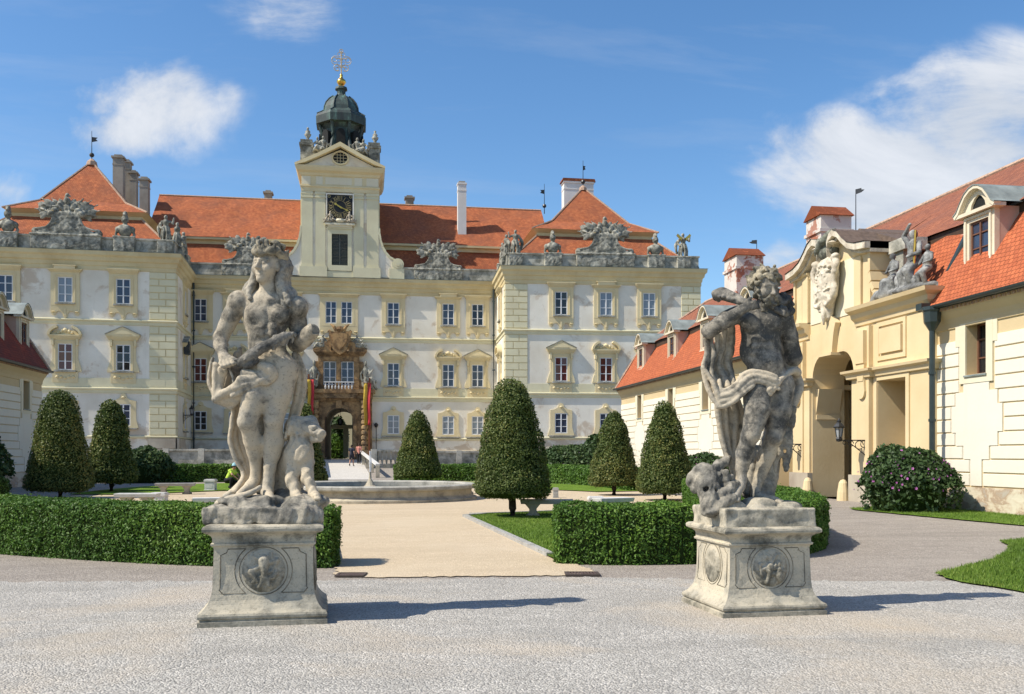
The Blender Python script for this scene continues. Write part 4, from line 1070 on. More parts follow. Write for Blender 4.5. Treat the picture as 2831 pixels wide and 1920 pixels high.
def wing(label, world, L, wins, dorms, low, up, rust=True, ra=(0, 0), ru=(0, 0)):
    b = thing('stable_wing', world.translation, label, 'building', 0, 'low wings round the court')
    bw = world
    H = [(c - .46, c + .46, 3.9, 5.37) for c in wins]
    m = MB(); wall_holes(m, L, 0, 5.95, H, 0, .42); m.box(0, L, .5, 8, 5.0, 5.9) if False else None
    for x in (0, L): m.face([(x, 0, 0), (x, 12, 0), (x, 12, 5.95), (x, 0, 5.95)])
    for x in (0, L): m.face([(x, -.0, 5.95), (x, 12, 5.95), (x, 10.8, 8.6), (x, 5.93, 11.9), (x, 1.2, 8.6)])
    m.build('wall', M['creamgap'], b, bw)
    if rust:
        m = MB(); z = .72; row = 0; hh = .385
        half = {1: .30, 2: .62, 3: .98, 4: 1.18, 5: 1.18, 6: .98, 7: .62, 0: .30}
        while z + hh < 5.32:
            cuts = []
            for c in wins:
                if z + hh > 3.75 and z < 5.5: cuts.append((c - .80, c + .80))
                elif row >= 0 and row <= 7: k = 7 - row; cuts.append((c - half[row], c + half[row]))
            s = 0.0; iv = []
            for a, d_ in sorted(cuts):
                if a > s: iv.append((s, a))
                s = d_
            if s < L: iv.append((s, L))
            for a, d_ in iv:
                for q0 in np.arange(a, d_, 3.1):
                    a2, d2 = q0 + .001, min(q0 + 3.1, d_) - .001
                    if d2 - a2 < .05: continue
                    z_, Z_ = z + .018, z + hh - .018
                    vs = [(a2, 0, z_), (d2, 0, z_), (d2, 0, Z_), (a2, 0, Z_), (a2 + .015, -.035, z_ + .012), (d2 - .015, -.035, z_ + .012), (d2 - .015, -.035, Z_ - .012), (a2 + .015, -.035, Z_ - .012)]
                    if abs(q0 - a) > .01: vs[4] = (a2, -.035, z_ + .012); vs[7] = (a2, -.035, Z_ - .012)
                    if d2 < d_ - .01: vs[5] = (d2, -.035, z_ + .012); vs[6] = (d2, -.035, Z_ - .012)
                    m.mesh(vs, [(4, 5, 6, 7), (0, 1, 5, 4), (1, 2, 6, 5), (2, 3, 7, 6), (3, 0, 4, 7)])
            z += hh; row += 1
        # stepped plain panels under the windows
        for c in wins:
            for row, hw in half.items():
                z_ = .72 + row * hh
                m.box(c - hw + .05, c + hw - .05, -.034, 0, z_ + (0 if row else .02), z_ + hh)
        m.build('rusticated_bands', M['cream'], b, bw)
    m = MB(); m.box(0, L, -.05, 0.0, 0, .70); m.build('base', M['basepeel'], b, bw)
    m = MB(); m.sweep([(0, 5.30), (.04, 5.32), (.06, 5.46), (.12, 5.60), (.26, 5.78), (.32, 5.92), (0, 5.95)], [(0, 0), (L, 0)]); m.build('cove_cornice', M['creamgap'], b, bw)
    m = MB()
    for c in wins:
        m.cut(); ring(m, c - .46, c + .46, 3.9, 5.37, c - .74, c + .74, 3.66, 5.58 if False else 5.56, -.05)
        for s_ in (-1, 1): m.box(c + s_ * .83 - .10, c + s_ * .83 + .10, -.045, 0, 4.75, 5.5)
    if wins: m.build('window_surround', M['gatepale'], b, bw)
    for c in wins:
        Ww = bw @ Matrix.Translation((c, 0, 3.9))
        a = sash_mesh(.92, 1.47, 2, 3, .06, .06, .04, .33, .40); o = a.build('window', M['brownsash'], b, Ww)
        link('pane', pane_mesh(.92, 1.47, .38).data('pane', M['glassdark']), Ww, o)
        a = MB(); a.box(-.5, .5, -.09, .35, -.06, -.01); a.build('sill', M['lead'], o, Ww)
    r = MB()
    a_, b_ = -.05 + ra[0], L + .05 + ra[1]; c_, d_ = -.05 + ru[0], L + .05 + ru[1]
    r.roofquad((-.05, -.42, 6.02), (L + .05, -.42, 6.02), (L + .05, 1.22, 8.6), (-.05, 1.22, 8.6))
    if ra[0]: r.roofquad((a_, .12, 6.87), (-.05, .12, 6.87), (-.05, 1.22, 8.6), (a_, 1.22, 8.6))
    if ra[1]: r.roofquad((L + .05, .12, 6.87), (b_, .12, 6.87), (b_, 1.22, 8.6), (L + .05, 1.22, 8.6))
    lowr = r.build('lower_roof', M[low], b, bw)
    r = MB()
    r.roofquad((c_, .98, 8.72), (d_, .98, 8.72), (d_, 5.93, 12.0), (c_, 5.93, 12.0))
    r.roofquad((d_, 10.8, 8.72), (c_, 10.8, 8.72), (c_, 5.93, 12.0), (d_, 5.93, 12.0))
    upr = r.build('upper_roof', M[up], b, bw)
    m = MB(); m.box(c_, d_, 1.1, 1.4, 8.4, 8.70); m.build('roof_band', M['darkwood'], upr, bw)
    m = MB(); m.tube([(c_, 5.93, 12.03), (d_, 5.93, 12.03)], .10, 6)
    for x in ([a_] if ra[0] == 0 else []) + ([b_] if ra[1] == 0 else []): m.tube([(x, -.42, 6.04), (x, 1.22, 8.62)], .075, 5); m.tube([(x, .98, 8.74), (x, 5.93, 12.03)], .075, 5)
    m.build('ridge_tiles', M['ridge'], upr, bw)
    m = MB()
    pr = [(.105 * math.cos(t), .105 * math.sin(t)) for t in [math.pi + math.pi * k / 6 for k in range(7)]]
    n = len(pr); vs = [(x, -.50 + q[0], 6.02 + q[1]) for x in (-.1, L + .1) for q in pr]
    m.mesh(vs, [(k, k + 1, n + k + 1, n + k) for k in range(n - 1)] + [tuple(range(n)), tuple(range(2 * n - 1, n - 1, -1))])
    m.box(-.1, L + .1, -.40, -.36, 5.92, 6.04)
    gut = m.build('gutter', M['gutter'], b, bw)
    m = MB()
    k = 0.06
    while k < L: m.box(k, k + .09, -.36, -.30, 5.84, 5.94); k += .19
    m.build('scalloped_eaves', M['ridge'], b, bw)['kind'] = 'stuff'
    for c in dorms:
        Wd = bw @ Matrix.Translation((c, .33, 0))
        d0 = link('dormer', DD['dormer'], Wd, b)
        for k_ in ('cheek', 'cheek.001', 'dormer_roof', 'gable_opening'): link(k_.split('.')[0], DD[k_], Wd, d0)
        for k_ in ('sash', 'pane'): link(k_, DD[k_], Wd @ Matrix.Translation((0, 0, 7.2)), d0)
    return b, upr
def peelbase():
    t = NT('damp_plaster_over_brick'); co = t.co('Object', (1, 1, 1.6)); n = t.noise(co, 1.5, 7, .65, .4)
    a = t.ramp(n, [(.42, (.62, .56, .43)), (.50, (.55, .46, .34)), (.54, (.40, .29, .20)), (.64, (.44, .40, .33))])
    t.bump(n, .5, .05); return t.fin(a, .9, .1)
M['basepeel'] = peelbase()
def frameY(X, Ya, Yb): return mtx((X, Ya, 0), R(-90) if Yb < Ya else R(90))
near, upn = wing('cream stable wing in front of the gateway, with one tall dormer and a downpipe', frameY(17.07, 26.55, 2), 24.55, [1.9, 7.9, 13.9, 19.9], [1.5, 7.5, 13.5, 19.5], 'tilenew', 'tileold', True, (-3.4, 0), (-6.05, 0))
far, upf = wing('cream stable wing beyond the gateway with small dormers in orange roof', frameY(17.07, 62.6, 38.65), 23.95, [4.4, 10.6, 16.2, 21.6], [3.4, 9.7, 15.2, 20.8], 'tilenew', 'tileold', True, (0, 3.2), (0, 6.0))
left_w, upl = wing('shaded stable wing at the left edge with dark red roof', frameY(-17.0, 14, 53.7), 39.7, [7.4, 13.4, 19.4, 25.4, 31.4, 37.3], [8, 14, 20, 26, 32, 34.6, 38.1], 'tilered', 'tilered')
# chimneys and vanes on the right-hand ridge
def wchim(parent, u0, u1, v0, v1, Xc, ln):
    a, b_ = at_x(u0, v0, Xc), at_x(u1, v0, Xc)
    yc, w = (a.y + b_.y) / 2, abs(a.y - b_.y) * .5
    zt = a.z
    m = MB(); m.box(Xc - ln / 2, Xc + ln / 2, yc - w * .5, yc + w * .5, 8.8, zt - .35)
    m.box(Xc - ln / 2 - .08, Xc + ln / 2 + .08, yc - w * .5 - .08, yc + w * .5 + .08, zt - 1.15, zt - 1.0)
    o = m.build('chimney', M['peel'], parent)
    m = MB(); q = [(yc - w * .5 - .12, zt - .37), (yc + w * .5 + .12, zt - .37), (yc, zt + .22)]
    vs = [(x, y, z) for x in (Xc - ln / 2 - .1, Xc + ln / 2 + .1) for y, z in q]
    m.mesh(vs, [(0, 1, 4, 3), (1, 2, 5, 4), (2, 0, 3, 5), (0, 2, 1), (3, 4, 5)])
    m.build('cap', M['tilenew'], o)
wchim(upf, 2250, 2334, 606, 0, 21.4, 1.5)
wchim(upf, 2022, 2092, 716, 0, 21.6, 1.6)
for u, v0, v1, par in ((2366, 524, 640, upf), (2092, 664, 745, upf)):
    p = at_x(u, v1, 23.4); q = at_x(u, v0, 23.4)
    m = MB(); m.tube([(p.x, p.y, p.z - 2.0), (q.x, q.y, q.z)], [.035, .02], 6); o = m.build('weather_vane', M['iron'], par)
    s_ = -1 if u > 2200 else 1
    m = MB(); Rm = Matrix.Translation(q) @ Matrix.Rotation(R(-60), 4, 'Z'); m.prism([(0, -.24), (.3, -.2), (.46, -.11), (.28, -.06), (.3, 0), (0, 0)], -.012, .012, Rm if u > 2200 else Matrix.Translation(q) @ Matrix.Rotation(R(150), 4, 'Z')); m.build('pennant', M['iron'], o)
p = at_x(2480, 655, 22.6); m = MB(); m.prism([(-.7, 0)] + arcpts(0, 0, .7, .42, 180, 0, 8), -.4, .6, Matrix.Translation((p.x, p.y, p.z - .3)) @ Matrix.Rotation(R(-90), 4, 'Z')); m.build('roof_vent', M['gutter'], upn)

# ---------------------------------------------------------------- yellow gateway
gate = thing('gatehouse', (16.8, 32.6, 0), 'ornate yellow baroque gateway with tall arch and white carved shield', 'gatehouse')
GW = frameY(16.8, 38.7, 26.5); GL_ = 12.2; GC = 6.1
m = MB()
AH = (GC - 1.55, GC + 1.55, 0, 5.36); DR = (9.25, 10.95, 0, 4.06); DL = (GL_ - 10.95, GL_ - 9.25, 0, 4.06)
wall_holes(m, GL_, 0, 6.2, [AH, DR, DL], 0, 1.3)
acurve = [(GC - 1.55, 4.45)] + arcpts(GC - .75, 4.45, .80, .86, 180, 95, 6) + arcpts(GC + .75, 4.45, .80, .86, 85, 0, 6)
acurve[1:1] = []
m.prism([(GC - 1.55, 5.37), (GC - 1.55, 4.45)] + acurve[1:7] + [(GC, 5.33), (GC, 5.37)], 0.002, 1.3); m.prism([(GC, 5.37), (GC, 5.33)] + acurve[7:] + [(GC + 1.55, 5.37)], .002, 1.3)
m.face([(GL_, 0, 0), (GL_, 7, 0), (GL_, 7, 6.2), (GL_, 0, 6.2)]); m.face([(0, 0, 0), (0, 7, 0), (0, 7, 6.2), (0, 0, 6.2)])
m.face([(0, 0, 6.2), (GL_, 0, 6.2), (GL_, 1.3, 6.2), (0, 1.3, 6.2)])
m.build('wall', M['gate'], gate, GW)
# tall middle with concave shoulders
half = [(2.75, 8.55), (2.75, 7.7), (2.82, 7.35), (3.0, 7.05), (3.35, 6.8), (3.9, 6.66), (3.9, 6.2)]
m = MB(); m.prism([(GC - a, b) for a, b in half] + [(GC + a, b) for a, b in half[::-1]], .03, 1.1)
m.prism([(GC - 2.75, 8.55), (GC + 2.75, 8.55), (GC + 1.6, 8.9), (GC + .9, 9.35), (GC, 9.2), (GC - .9, 9.35), (GC - 1.6, 8.9)], .05, 1.0)
m.build('raised_middle', M['gate'], gate, GW)
m = MB(); m.box(GC - 1.7, GC + 1.7, .0, .03, 6.55, 8.5); m.build('pale_field', M['gatepale'], gate, GW)
m = MB()
for s_ in (-1, 1):
    for a, b_, d_ in ((1.75, 2.2, -.10), (2.3, 2.76, -.06)): m.cut(); m.box(min(GC + s_ * a, GC + s_ * b_), max(GC + s_ * a, GC + s_ * b_), d_, .03, 6.62, 8.42)
    m.cut()
    for a, b_ in zip(half[:6], half[1:6]): m.prism([(GC + s_ * a[0], a[1]), (GC + s_ * b_[0], b_[1]), (GC + s_ * (b_[0] + .14), b_[1] + .10), (GC + s_ * (a[0] + .14), a[1] + .05)], -.14, 1.12)
    # pilasters either side of the arch, with consoles
    m.cut(); x0, x1 = sorted((GC + s_ * 1.60, GC + s_ * 2.05)); m.box(x0, x1, -.10, 0, .9, 4.2)
    x0, x1 = sorted((GC + s_ * 2.05, GC + s_ * 2.85)); m.box(x0, x1, -.16, 0, .9, 5.95)
    m.box(x0 + .12, x1 - .12, -.30, -.16, 4.7, 5.8); m.prism([(x0 + .12, 4.7), (x1 - .12, 4.7), (x1 - .22, 4.1), (x0 + .22, 4.1)], -.26, -.16)
    m.prism([(x0 + .2, 4.2), (x1 - .2, 4.2)] + arcpts((x0 + x1) / 2, 3.75, .25, .25, 0, -180, 8), -.24, -.15)
    # panels over the side doors
    c = GC + s_ * 4.0; m.cut()
    ring(m, c - .72, c + .72, 4.86, 5.84, c - .86, c + .86, 4.72, 5.98, -.05); m.box(c - .64, c + .64, -.09, 0, 4.94, 5.76); m.cut()
    ring(m, c - .86, c + .86, -.2, 4.07, c - 1.05, c + 1.05, -.3, 4.2, -.05)
m.build('pilaster', M['gate'], gate, GW)
m = MB()
prof = [(0, 6.02), (.06, 6.04), (.08, 6.18), (.20, 6.28), (.24, 6.42), (.42, 6.52), (.46, 6.64), (-.3, 6.67)]
for pth in ([(GC + 1.75, 0), (GL_, 0), (GL_, 2.5)], [(0, 2.5), (0, 0), (GC - 1.75, 0)]): m.cut(); m.sweep(prof, pth)
prof = [(0, 4.2), (.10, 4.22), (.13, 4.36), (.24, 4.42), (.26, 4.5), (0, 4.54)]
for pth in ([(GC + 1.58, -.02), (GC + 1.58, -.14), (GC + 2.95, -.14), (GC + 2.95, 0), (GL_, 0), (GL_, 2.5)], [(0, 2.5), (0, 0), (GC - 2.95, 0), (GC - 2.95, -.14), (GC - 1.58, -.14), (GC - 1.58, -.02)]): m.cut(); m.sweep(prof, pth)
m.cut(); m.sweep([(0, 8.30), (.06, 8.32), (.08, 8.42), (.18, 8.50), (.2, 8.56), (0, 8.58)], [(GC + 1.7, 0.03), (GC + 2.78, .03), (GC + 2.78, 1.1)]); m.cut(); m.sweep([(0, 8.30), (.06, 8.32), (.08, 8.42), (.18, 8.50), (.2, 8.56), (0, 8.58)], [(GC - 2.78, 1.1), (GC - 2.78, .03), (GC - 1.7, .03)])
m.build('cornice', M['gate'], gate, GW)
m = MB()
path = [(.40, 8.95), (.36, 9.25), (.50, 9.52), (.80, 9.62), (1.12, 9.50), (1.45, 9.22), (1.85, 8.95), (2.35, 8.80), (3.05, 8.72)]
for s_ in (-1, 1):
    m.cut()
    for th, y0 in ((.22, -.42), (.34, -.22)):
        for a, b_ in zip(path, path[1:]): m.prism([(GC + s_ * a[0], a[1]), (GC + s_ * b_[0], b_[1]), (GC + s_ * b_[0], b_[1] - th), (GC + s_ * a[0], a[1] - th)], y0, 1.0)
    m.lathe([(0, -.1), (.2, 0), (0, .1)], 8, (GC + s_ * .62, -.3, 9.2))
m.build('scrolled_pediment', M['cart'], gate, GW)
m = MB()
for s_ in (-1, 1):
    for a, b_ in zip(path[3:], path[4:]): m.face([(GC + s_ * a[0], -.46, a[1] + .02), (GC + s_ * b_[0], -.46, b_[1] + .02), (GC + s_ * b_[0], 2.4, b_[1] + .02), (GC + s_ * a[0], 2.4, a[1] + .02)])
m.box(GC - 2.95, GC + 2.95, 1.0, 2.42, 8.4, 8.745); m.box(GC - 2.6, GC + 2.6, 2.42, 3.6, 8.5, 8.9); m.prism([(GC - 2.7, 8.9), (GC + 2.7, 8.9), (GC, 9.9)], 1.05, 5.0)
m.build('gate_roof', flat('brown_sheet_metal', (0.16, 0.115, 0.085), .7, .3, 0, .4), gate, GW)
m = MB(); m.prism([(GC - .5, 6.05), (GC - .42, 5.7), (GC - .36, 5.3), (GC + .36, 5.3), (GC + .42, 5.7), (GC + .5, 6.05), (GC + .62, 6.35), (GC + .3, 6.62), (GC - .3, 6.62), (GC - .62, 6.35)], -.20, 0); m.box(GC - .5, GC + .5, -.30, .2, 5.2, 5.3); m.build('keystone', M['gate'], gate, GW)
# passage behind the arch and the deep side doors
m = MB()
m.box(GC - 2.4, GC - 2.3, 1.3, 7, 0, 5.5); m.box(GC + 2.3, GC + 2.4, 1.3, 7, 0, 5.5); m.box(GC - 2.4, GC + 2.4, 1.3, 7, 5.45, 5.6); m.box(GC - 2.4, GC + 2.4, 7, 7.2, 0, 5.6)
m.box(GC - 2.3, GC + 2.3, 1.9, 2.4, 4.45, 5.45)
for s_ in (-1, 1): m.box(min(GC + s_ * 1.7, GC + s_ * 2.3), max(GC + s_ * 1.7, GC + s_ * 2.3), 1.9, 2.4, 0, 4.45); m.box(min(GC + s_ * 1.62, GC + s_ * 2.2), max(GC + s_ * 1.62, GC + s_ * 2.2), 1.31, 2.45, 4.1, 4.28); m.box(min(GC + s_ * 1.5, GC + s_ * 1.56), max(GC + s_ * 1.5, GC + s_ * 1.56), .15, 1.1, 2.95, 3.12); m.prism([(GC + s_ * 1.555, 3.15), (GC + s_ * 1.30, 4.1), (GC + s_ * 1.555, 4.1)], .15, 1.1)
m.build('passage', M['gate'], gate, GW)
m = MB(); m.box(GC - 1.5, GC - .02, 6.9, 6.98, 0, 4.2); m.cut(); m.box(GC + .02, GC + 1.5, 6.9, 6.98, 0, 4.2)
for c in (4.0, -4.0): m.box(GC + c - .85, GC + c + .85, 1.22, 1.28, 0, 4.05) if False else None
m.build('gate_leaf', M['darkwood'], gate, GW)
m = MB()
for c in (4.0, -4.0):
    m.cut(); m.box(GC + c - .85, GC + c + .60, 1.28, 1.34, 0, 4.06)
m.build('door_recess', M['gate'], gate, GW)
m = MB()
for c in (4.0, -4.0): m.cut(); m.box(GC + c + .60, GC + c + .86, 1.6, 1.66, 0, 4.06)
m.build('door_leaf', M['darkwood'], gate, GW)
m = MB()
for x0, x1 in ((0, DL[0]), (DL[1], AH[0]), (AH[1], DR[0]), (DR[1], GL_)): m.cut(); m.box(x0, x1, -.2, 0, 0, .92)
m.build('base', M['damp'], gate, GW)
# stone bollards guarding the arch
for s_ in (-1, 1):
    p = GW @ Vector((GC + s_ * 1.35, -.28, 0))
    o = tag(MB().build('guard_stone', M['gate']), 0) if False else None
    m = MB(); m.lathe([(.22, 0), (.20, .3), (.15, .62), (.09, .72), (0, .75)], 12)
    tag(m.build('guard_stone', M['gate'], None, mtx(p)), 'rounded yellow guard stone at the %s foot of the gateway arch' % ('near, right-hand' if s_ > 0 else 'far, left-hand'), 'guard stone', 'guard stones of the gateway')
# downpipe with hopper between gateway and near wing
p = GW @ Vector((GL_ - .02, -.3, 0)); q = Vector((16.62, 26.1, 0))
m = MB(); m.tube([(q.x, q.y, .15), (q.x, q.y, 5.4)], .085, 8); m.lathe([(.09, 5.3), (.24, 5.55), (.26, 5.85), (.30, 5.9), (.30, 6.0)], 8, (q.x, q.y, 0))
for z in (1.2, 2.6, 4.0): m.lathe([(.11, z), (.11, z + .08)], 8, (q.x, q.y, 0))
m.build('downpipe', M['gutter'], near)
m = MB(); m.tube([(16.9, 26.45, 6.1), (18.25, 26.45, 8.65)], .14, 6); m.box(16.4, 16.9, 26.3, 26.6, 5.95, 6.15); m.build('flashing', M['gutter'], near)
# lanterns on wrought iron brackets
def lantern(u, v0, v1, X_, ux, label, ang):
    pt = at_x(u, v0, X_); pb = at_x(u, v1, X_); h = pt.z - pb.z
    o = thing('wall_lantern', (pb.x, pb.y, pb.z), label, 'lantern', 0, 'wrought iron lanterns')
    s = h / .78; c = (pb.x, pb.y, pb.z)
    m = MB(); m.lathe([(.03 * s, 0), (.10 * s, .02 * s), (.12 * s, .10 * s), (.09 * s, .16 * s)], 6, c)
    for k in range(6):
        a = R(60 * k); m.tube([(c[0] + .10 * s * math.cos(a), c[1] + .10 * s * math.sin(a), c[2] + .16 * s), (c[0] + .15 * s * math.cos(a), c[1] + .15 * s * math.sin(a), c[2] + .47 * s)], .012 * s, 4)
    m.lathe([(.20 * s, .46 * s), (.21 * s, .50 * s), (.12 * s, .60 * s), (.07 * s, .64 * s), (.08 * s, .70 * s), (.03 * s, .74 * s), (0, .80 * s)], 6, c)
    m.build('frame', M['iron'], o, W[o.name] if False else None)
    m = MB(); m.lathe([(.085 * s, .16 * s), (.135 * s, .46 * s)], 6, c); m.build('glazing', glass('lantern_glass', (.30, .32, .33)), o)
    w = Vector(ux); m = MB(); d_ = w - Vector(c); L = d_.length
    base = Vector(c) + Vector((0, 0, .05 * s))
    e = Vector((w.x, w.y, base.z))
    m.tube([base, e], .022, 6); m.tube([e + Vector((0, 0, .22)), e - Vector((0, 0, .75))], .025, 6)
    dd = (e - base); n_ = 14
    for a0, rad, f in ((0, .14, .72), (0, .09, .42), (0, .11, .88), (0, .06, .2)):
        cc = base + dd * f - Vector((0, 0, rad + .02)); t_ = dd.normalized()
        m.tube([cc + t_ * rad * math.cos(k * 5.5 / n_) + Vector((0, 0, rad * math.sin(k * 5.5 / n_))) for k in range(n_ + 1)], .016, 4)
    m.tube([base + dd * .3 - Vector((0, 0, .04)), base + dd * .6 - Vector((0, 0, .25)), e - Vector((0, 0, .55))], .018, 5)
    m.build('bracket', M['iron'], o)
    return o
lantern(2320, 1157, 1222, 15.75, (16.72, at_x(2392, 1200, 16.65).y, 0), 'iron lantern on a scrolled bracket right of the gateway arch, above the flowering bush', 0)
lantern(2160, 1180, 1232, 15.85, (16.72, at_x(2216, 1225, 16.65).y, 0), 'iron lantern and bracket left of the gateway arch, half hidden behind the bearded statue', 0)
p = FLS.at(4.4, 3.9, .1).translation; q = Vector((p.x + .85, p.y, 3.6))
pp = at_y(530, 1120, p.y - .6)
lt = lantern(530, 1120, 1150, pp.x, (p.x, pp.y, 0), 'black iron lantern by the rainwater pipe in the left inner corner', 0)
m = MB(); w_ = FLS.at(4.2, 10.2, .1)
m.box(-.45, .45, -.45, 0, 0, 1.1); tag(m.build('speaker_box', M['iron'], None, w_), 'black box fixed high on the side wall of the left pavilion', 'box')
# ---------------------------------------------------------------- planting
def np_mesh(name, V, Q, mats, tint=None, smooth=False, midx=None):
    me = bpy.data.meshes.new(name); n, k = Q.shape
    me.vertices.add(len(V)); me.vertices.foreach_set('co', V.astype(np.float32).ravel())
    me.loops.add(n * k); me.loops.foreach_set('vertex_index', Q.astype(np.int32).ravel())
    me.polygons.add(n); me.polygons.foreach_set('loop_start', np.arange(0, n * k, k, dtype=np.int32)); me.polygons.foreach_set('loop_total', np.full(n, k, dtype=np.int32))
    if smooth: me.polygons.foreach_set('use_smooth', np.ones(n, dtype=bool))
    if midx is not None: me.polygons.foreach_set('material_index', midx.astype(np.int32))
    for m in (mats if isinstance(mats, (list, tuple)) else [mats]): me.materials.append(m)
    me.update(calc_edges=True)
    if tint is not None:
        at = me.attributes.new('tint', 'FLOAT', 'POINT'); at.data.foreach_set('value', tint.astype(np.float32))
    me.validate(); return me
def unit(a): return a / np.maximum(np.linalg.norm(a, axis=-1, keepdims=True), 1e-9)
def lump(P, f, seed=0):
    """cheap smooth noise in -1..1"""
    r = np.random.default_rng(seed); s = np.zeros(len(P))
    for k in range(6):
        d = r.normal(size=3); d *= f * (0.6 + 0.35 * k) / np.linalg.norm(d); s += np.sin(P @ d + r.uniform(0, 6.28)) / (1 + .3 * k)
    return s / 2.6
def leaves(P, N, L, Wd, seed, spread=0.9, tint_f=2.5, tint_amt=.5):
    """one diamond leaf at each point, facing roughly along N"""
    r = np.random.default_rng(seed); n = len(P)
    nn = unit(N + r.normal(size=(n, 3)) * spread); t = unit(np.cross(nn, r.normal(size=(n, 3)))); b = np.cross(nn, t)
    s = r.uniform(.7, 1.3, (n, 1)); l = L * s; w = Wd * s
    V = np.stack([P - t * l, P + b * w + nn * w * .25, P + t * l, P - b * w + nn * w * .25], 1).reshape(-1, 3)
    Q = np.arange(4 * n).reshape(n, 4)
    ti = np.clip(.48 + .22 * lump(P, tint_f, seed + 5) * tint_amt * 2 + r.normal(size=n) * .17, 0, 1)
    return V, Q, np.repeat(ti, 4)
def rev_points(prof, n, seed):
    r = np.random.default_rng(seed); p = np.array(prof); seg = np.linalg.norm(np.diff(p, axis=0), axis=1) * (p[:-1, 0] + p[1:, 0]) / 2 + 1e-6
    k = r.choice(len(seg), n, p=seg / seg.sum()); t = r.uniform(size=n)
    rz = p[k] + (p[k + 1] - p[k]) * t[:, None]; a = r.uniform(0, 2 * np.pi, n)
    d = p[k + 1] - p[k]; nr, nz_ = d[:, 1], -d[:, 0]
    P = np.stack([rz[:, 0] * np.cos(a), rz[:, 0] * np.sin(a), rz[:, 1]], 1); N = unit(np.stack([nr * np.cos(a), nr * np.sin(a), nz_], 1))
    return P, N
def topiary(name_label, p, h, zb, rb, rt, n, leaf, seed):
    o = thing('topiary_tree', (p[0], p[1], gz(p[1])), name_label, 'tree', 0, 'clipped cone trees in the garden')
    w = W[o.name]
    H = h - zb
    prof = [(.03, zb + .04), (rb * .80, zb), (rb * .98, zb + .035 * H), (rb, zb + .09 * H), (rb * .78 + rt * .20, zb + .27 * H), (rb * .43 + rt * .54, zb + .55 * H), (rb * .14 + rt * .82, zb + .78 * H), (rt * .88, zb + .88 * H), (rt * .68, zb + .95 * H), (rt * .36, zb + .99 * H), (.02, zb + H)]
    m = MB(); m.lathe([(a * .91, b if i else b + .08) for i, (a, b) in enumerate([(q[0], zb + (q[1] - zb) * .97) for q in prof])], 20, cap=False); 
    co = m.build('inner_crown', M['coreshade'], o, w)
    P, N = rev_points(prof, n, seed)
    r = np.random.default_rng(seed + 1)
    off = lump(P, 5.0, seed) * .060 + lump(P, 13, seed + 9) * .045 - np.abs(r.normal(size=len(P))) * .055 + .02
    P = P + N * off[:, None]
    # stray shoots
    k = r.choice(len(P), n // 40); P[k] += N[k] * r.uniform(.03, .10, (len(k), 1))
    V, Q, T = leaves(P, N, leaf, leaf * .55, seed + 2)
    link('crown', np_mesh('crown', V, Q, M['leaftree'], T), w, o)
    m = MB(); m.tube([(0, 0, -.05), (.02, .01, .25), (-.01, .0, zb + .3), (0, 0, zb + 1.0)], [.14, .10, .085, .06], 9); m.build('trunk', M['bark'], o, w)
    return o
def tpos(u, d): q = at_d(u * 1.2182, HOR, d); return (q.x, q.y)
topiary('largest clipped cone tree, standing on the lawn right of the sandy path', tpos(1162, 24.3), 3.52, .55, .97, .50, 26000, .029, 1)
topiary('clipped cone tree behind the fountain to the right, before the far hedge', tpos(949, 49.5), 3.85, .42, 1.22, .50, 11000, .052, 2)
topiary('clipped cone tree left of the pair beside the bearded statue', tpos(1393, 37.6), 3.34, .40, .98, .42, 14000, .040, 3)
topiary('taller clipped cone tree right beside the bearded statue, partly behind its knee', tpos(1508, 33.4), 3.46, .30, 1.02, .40, 16000, .037, 4)
topiary('bigger of the two dark clipped cone trees near the left wing', tpos(136, 35.0), 3.98, .30, 1.20, .62, 16000, .039, 5)
topiary('smaller of the two dark clipped cone trees left of the crowned statue', tpos(252, 41.0), 3.95, .42, 1.06, .52, 9000, .052, 6)
topiary('clipped cone tree mostly hidden behind the crowned statue', tpos(692, 41.5), 3.85, .32, 0.98, .34, 8000, .052, 7)
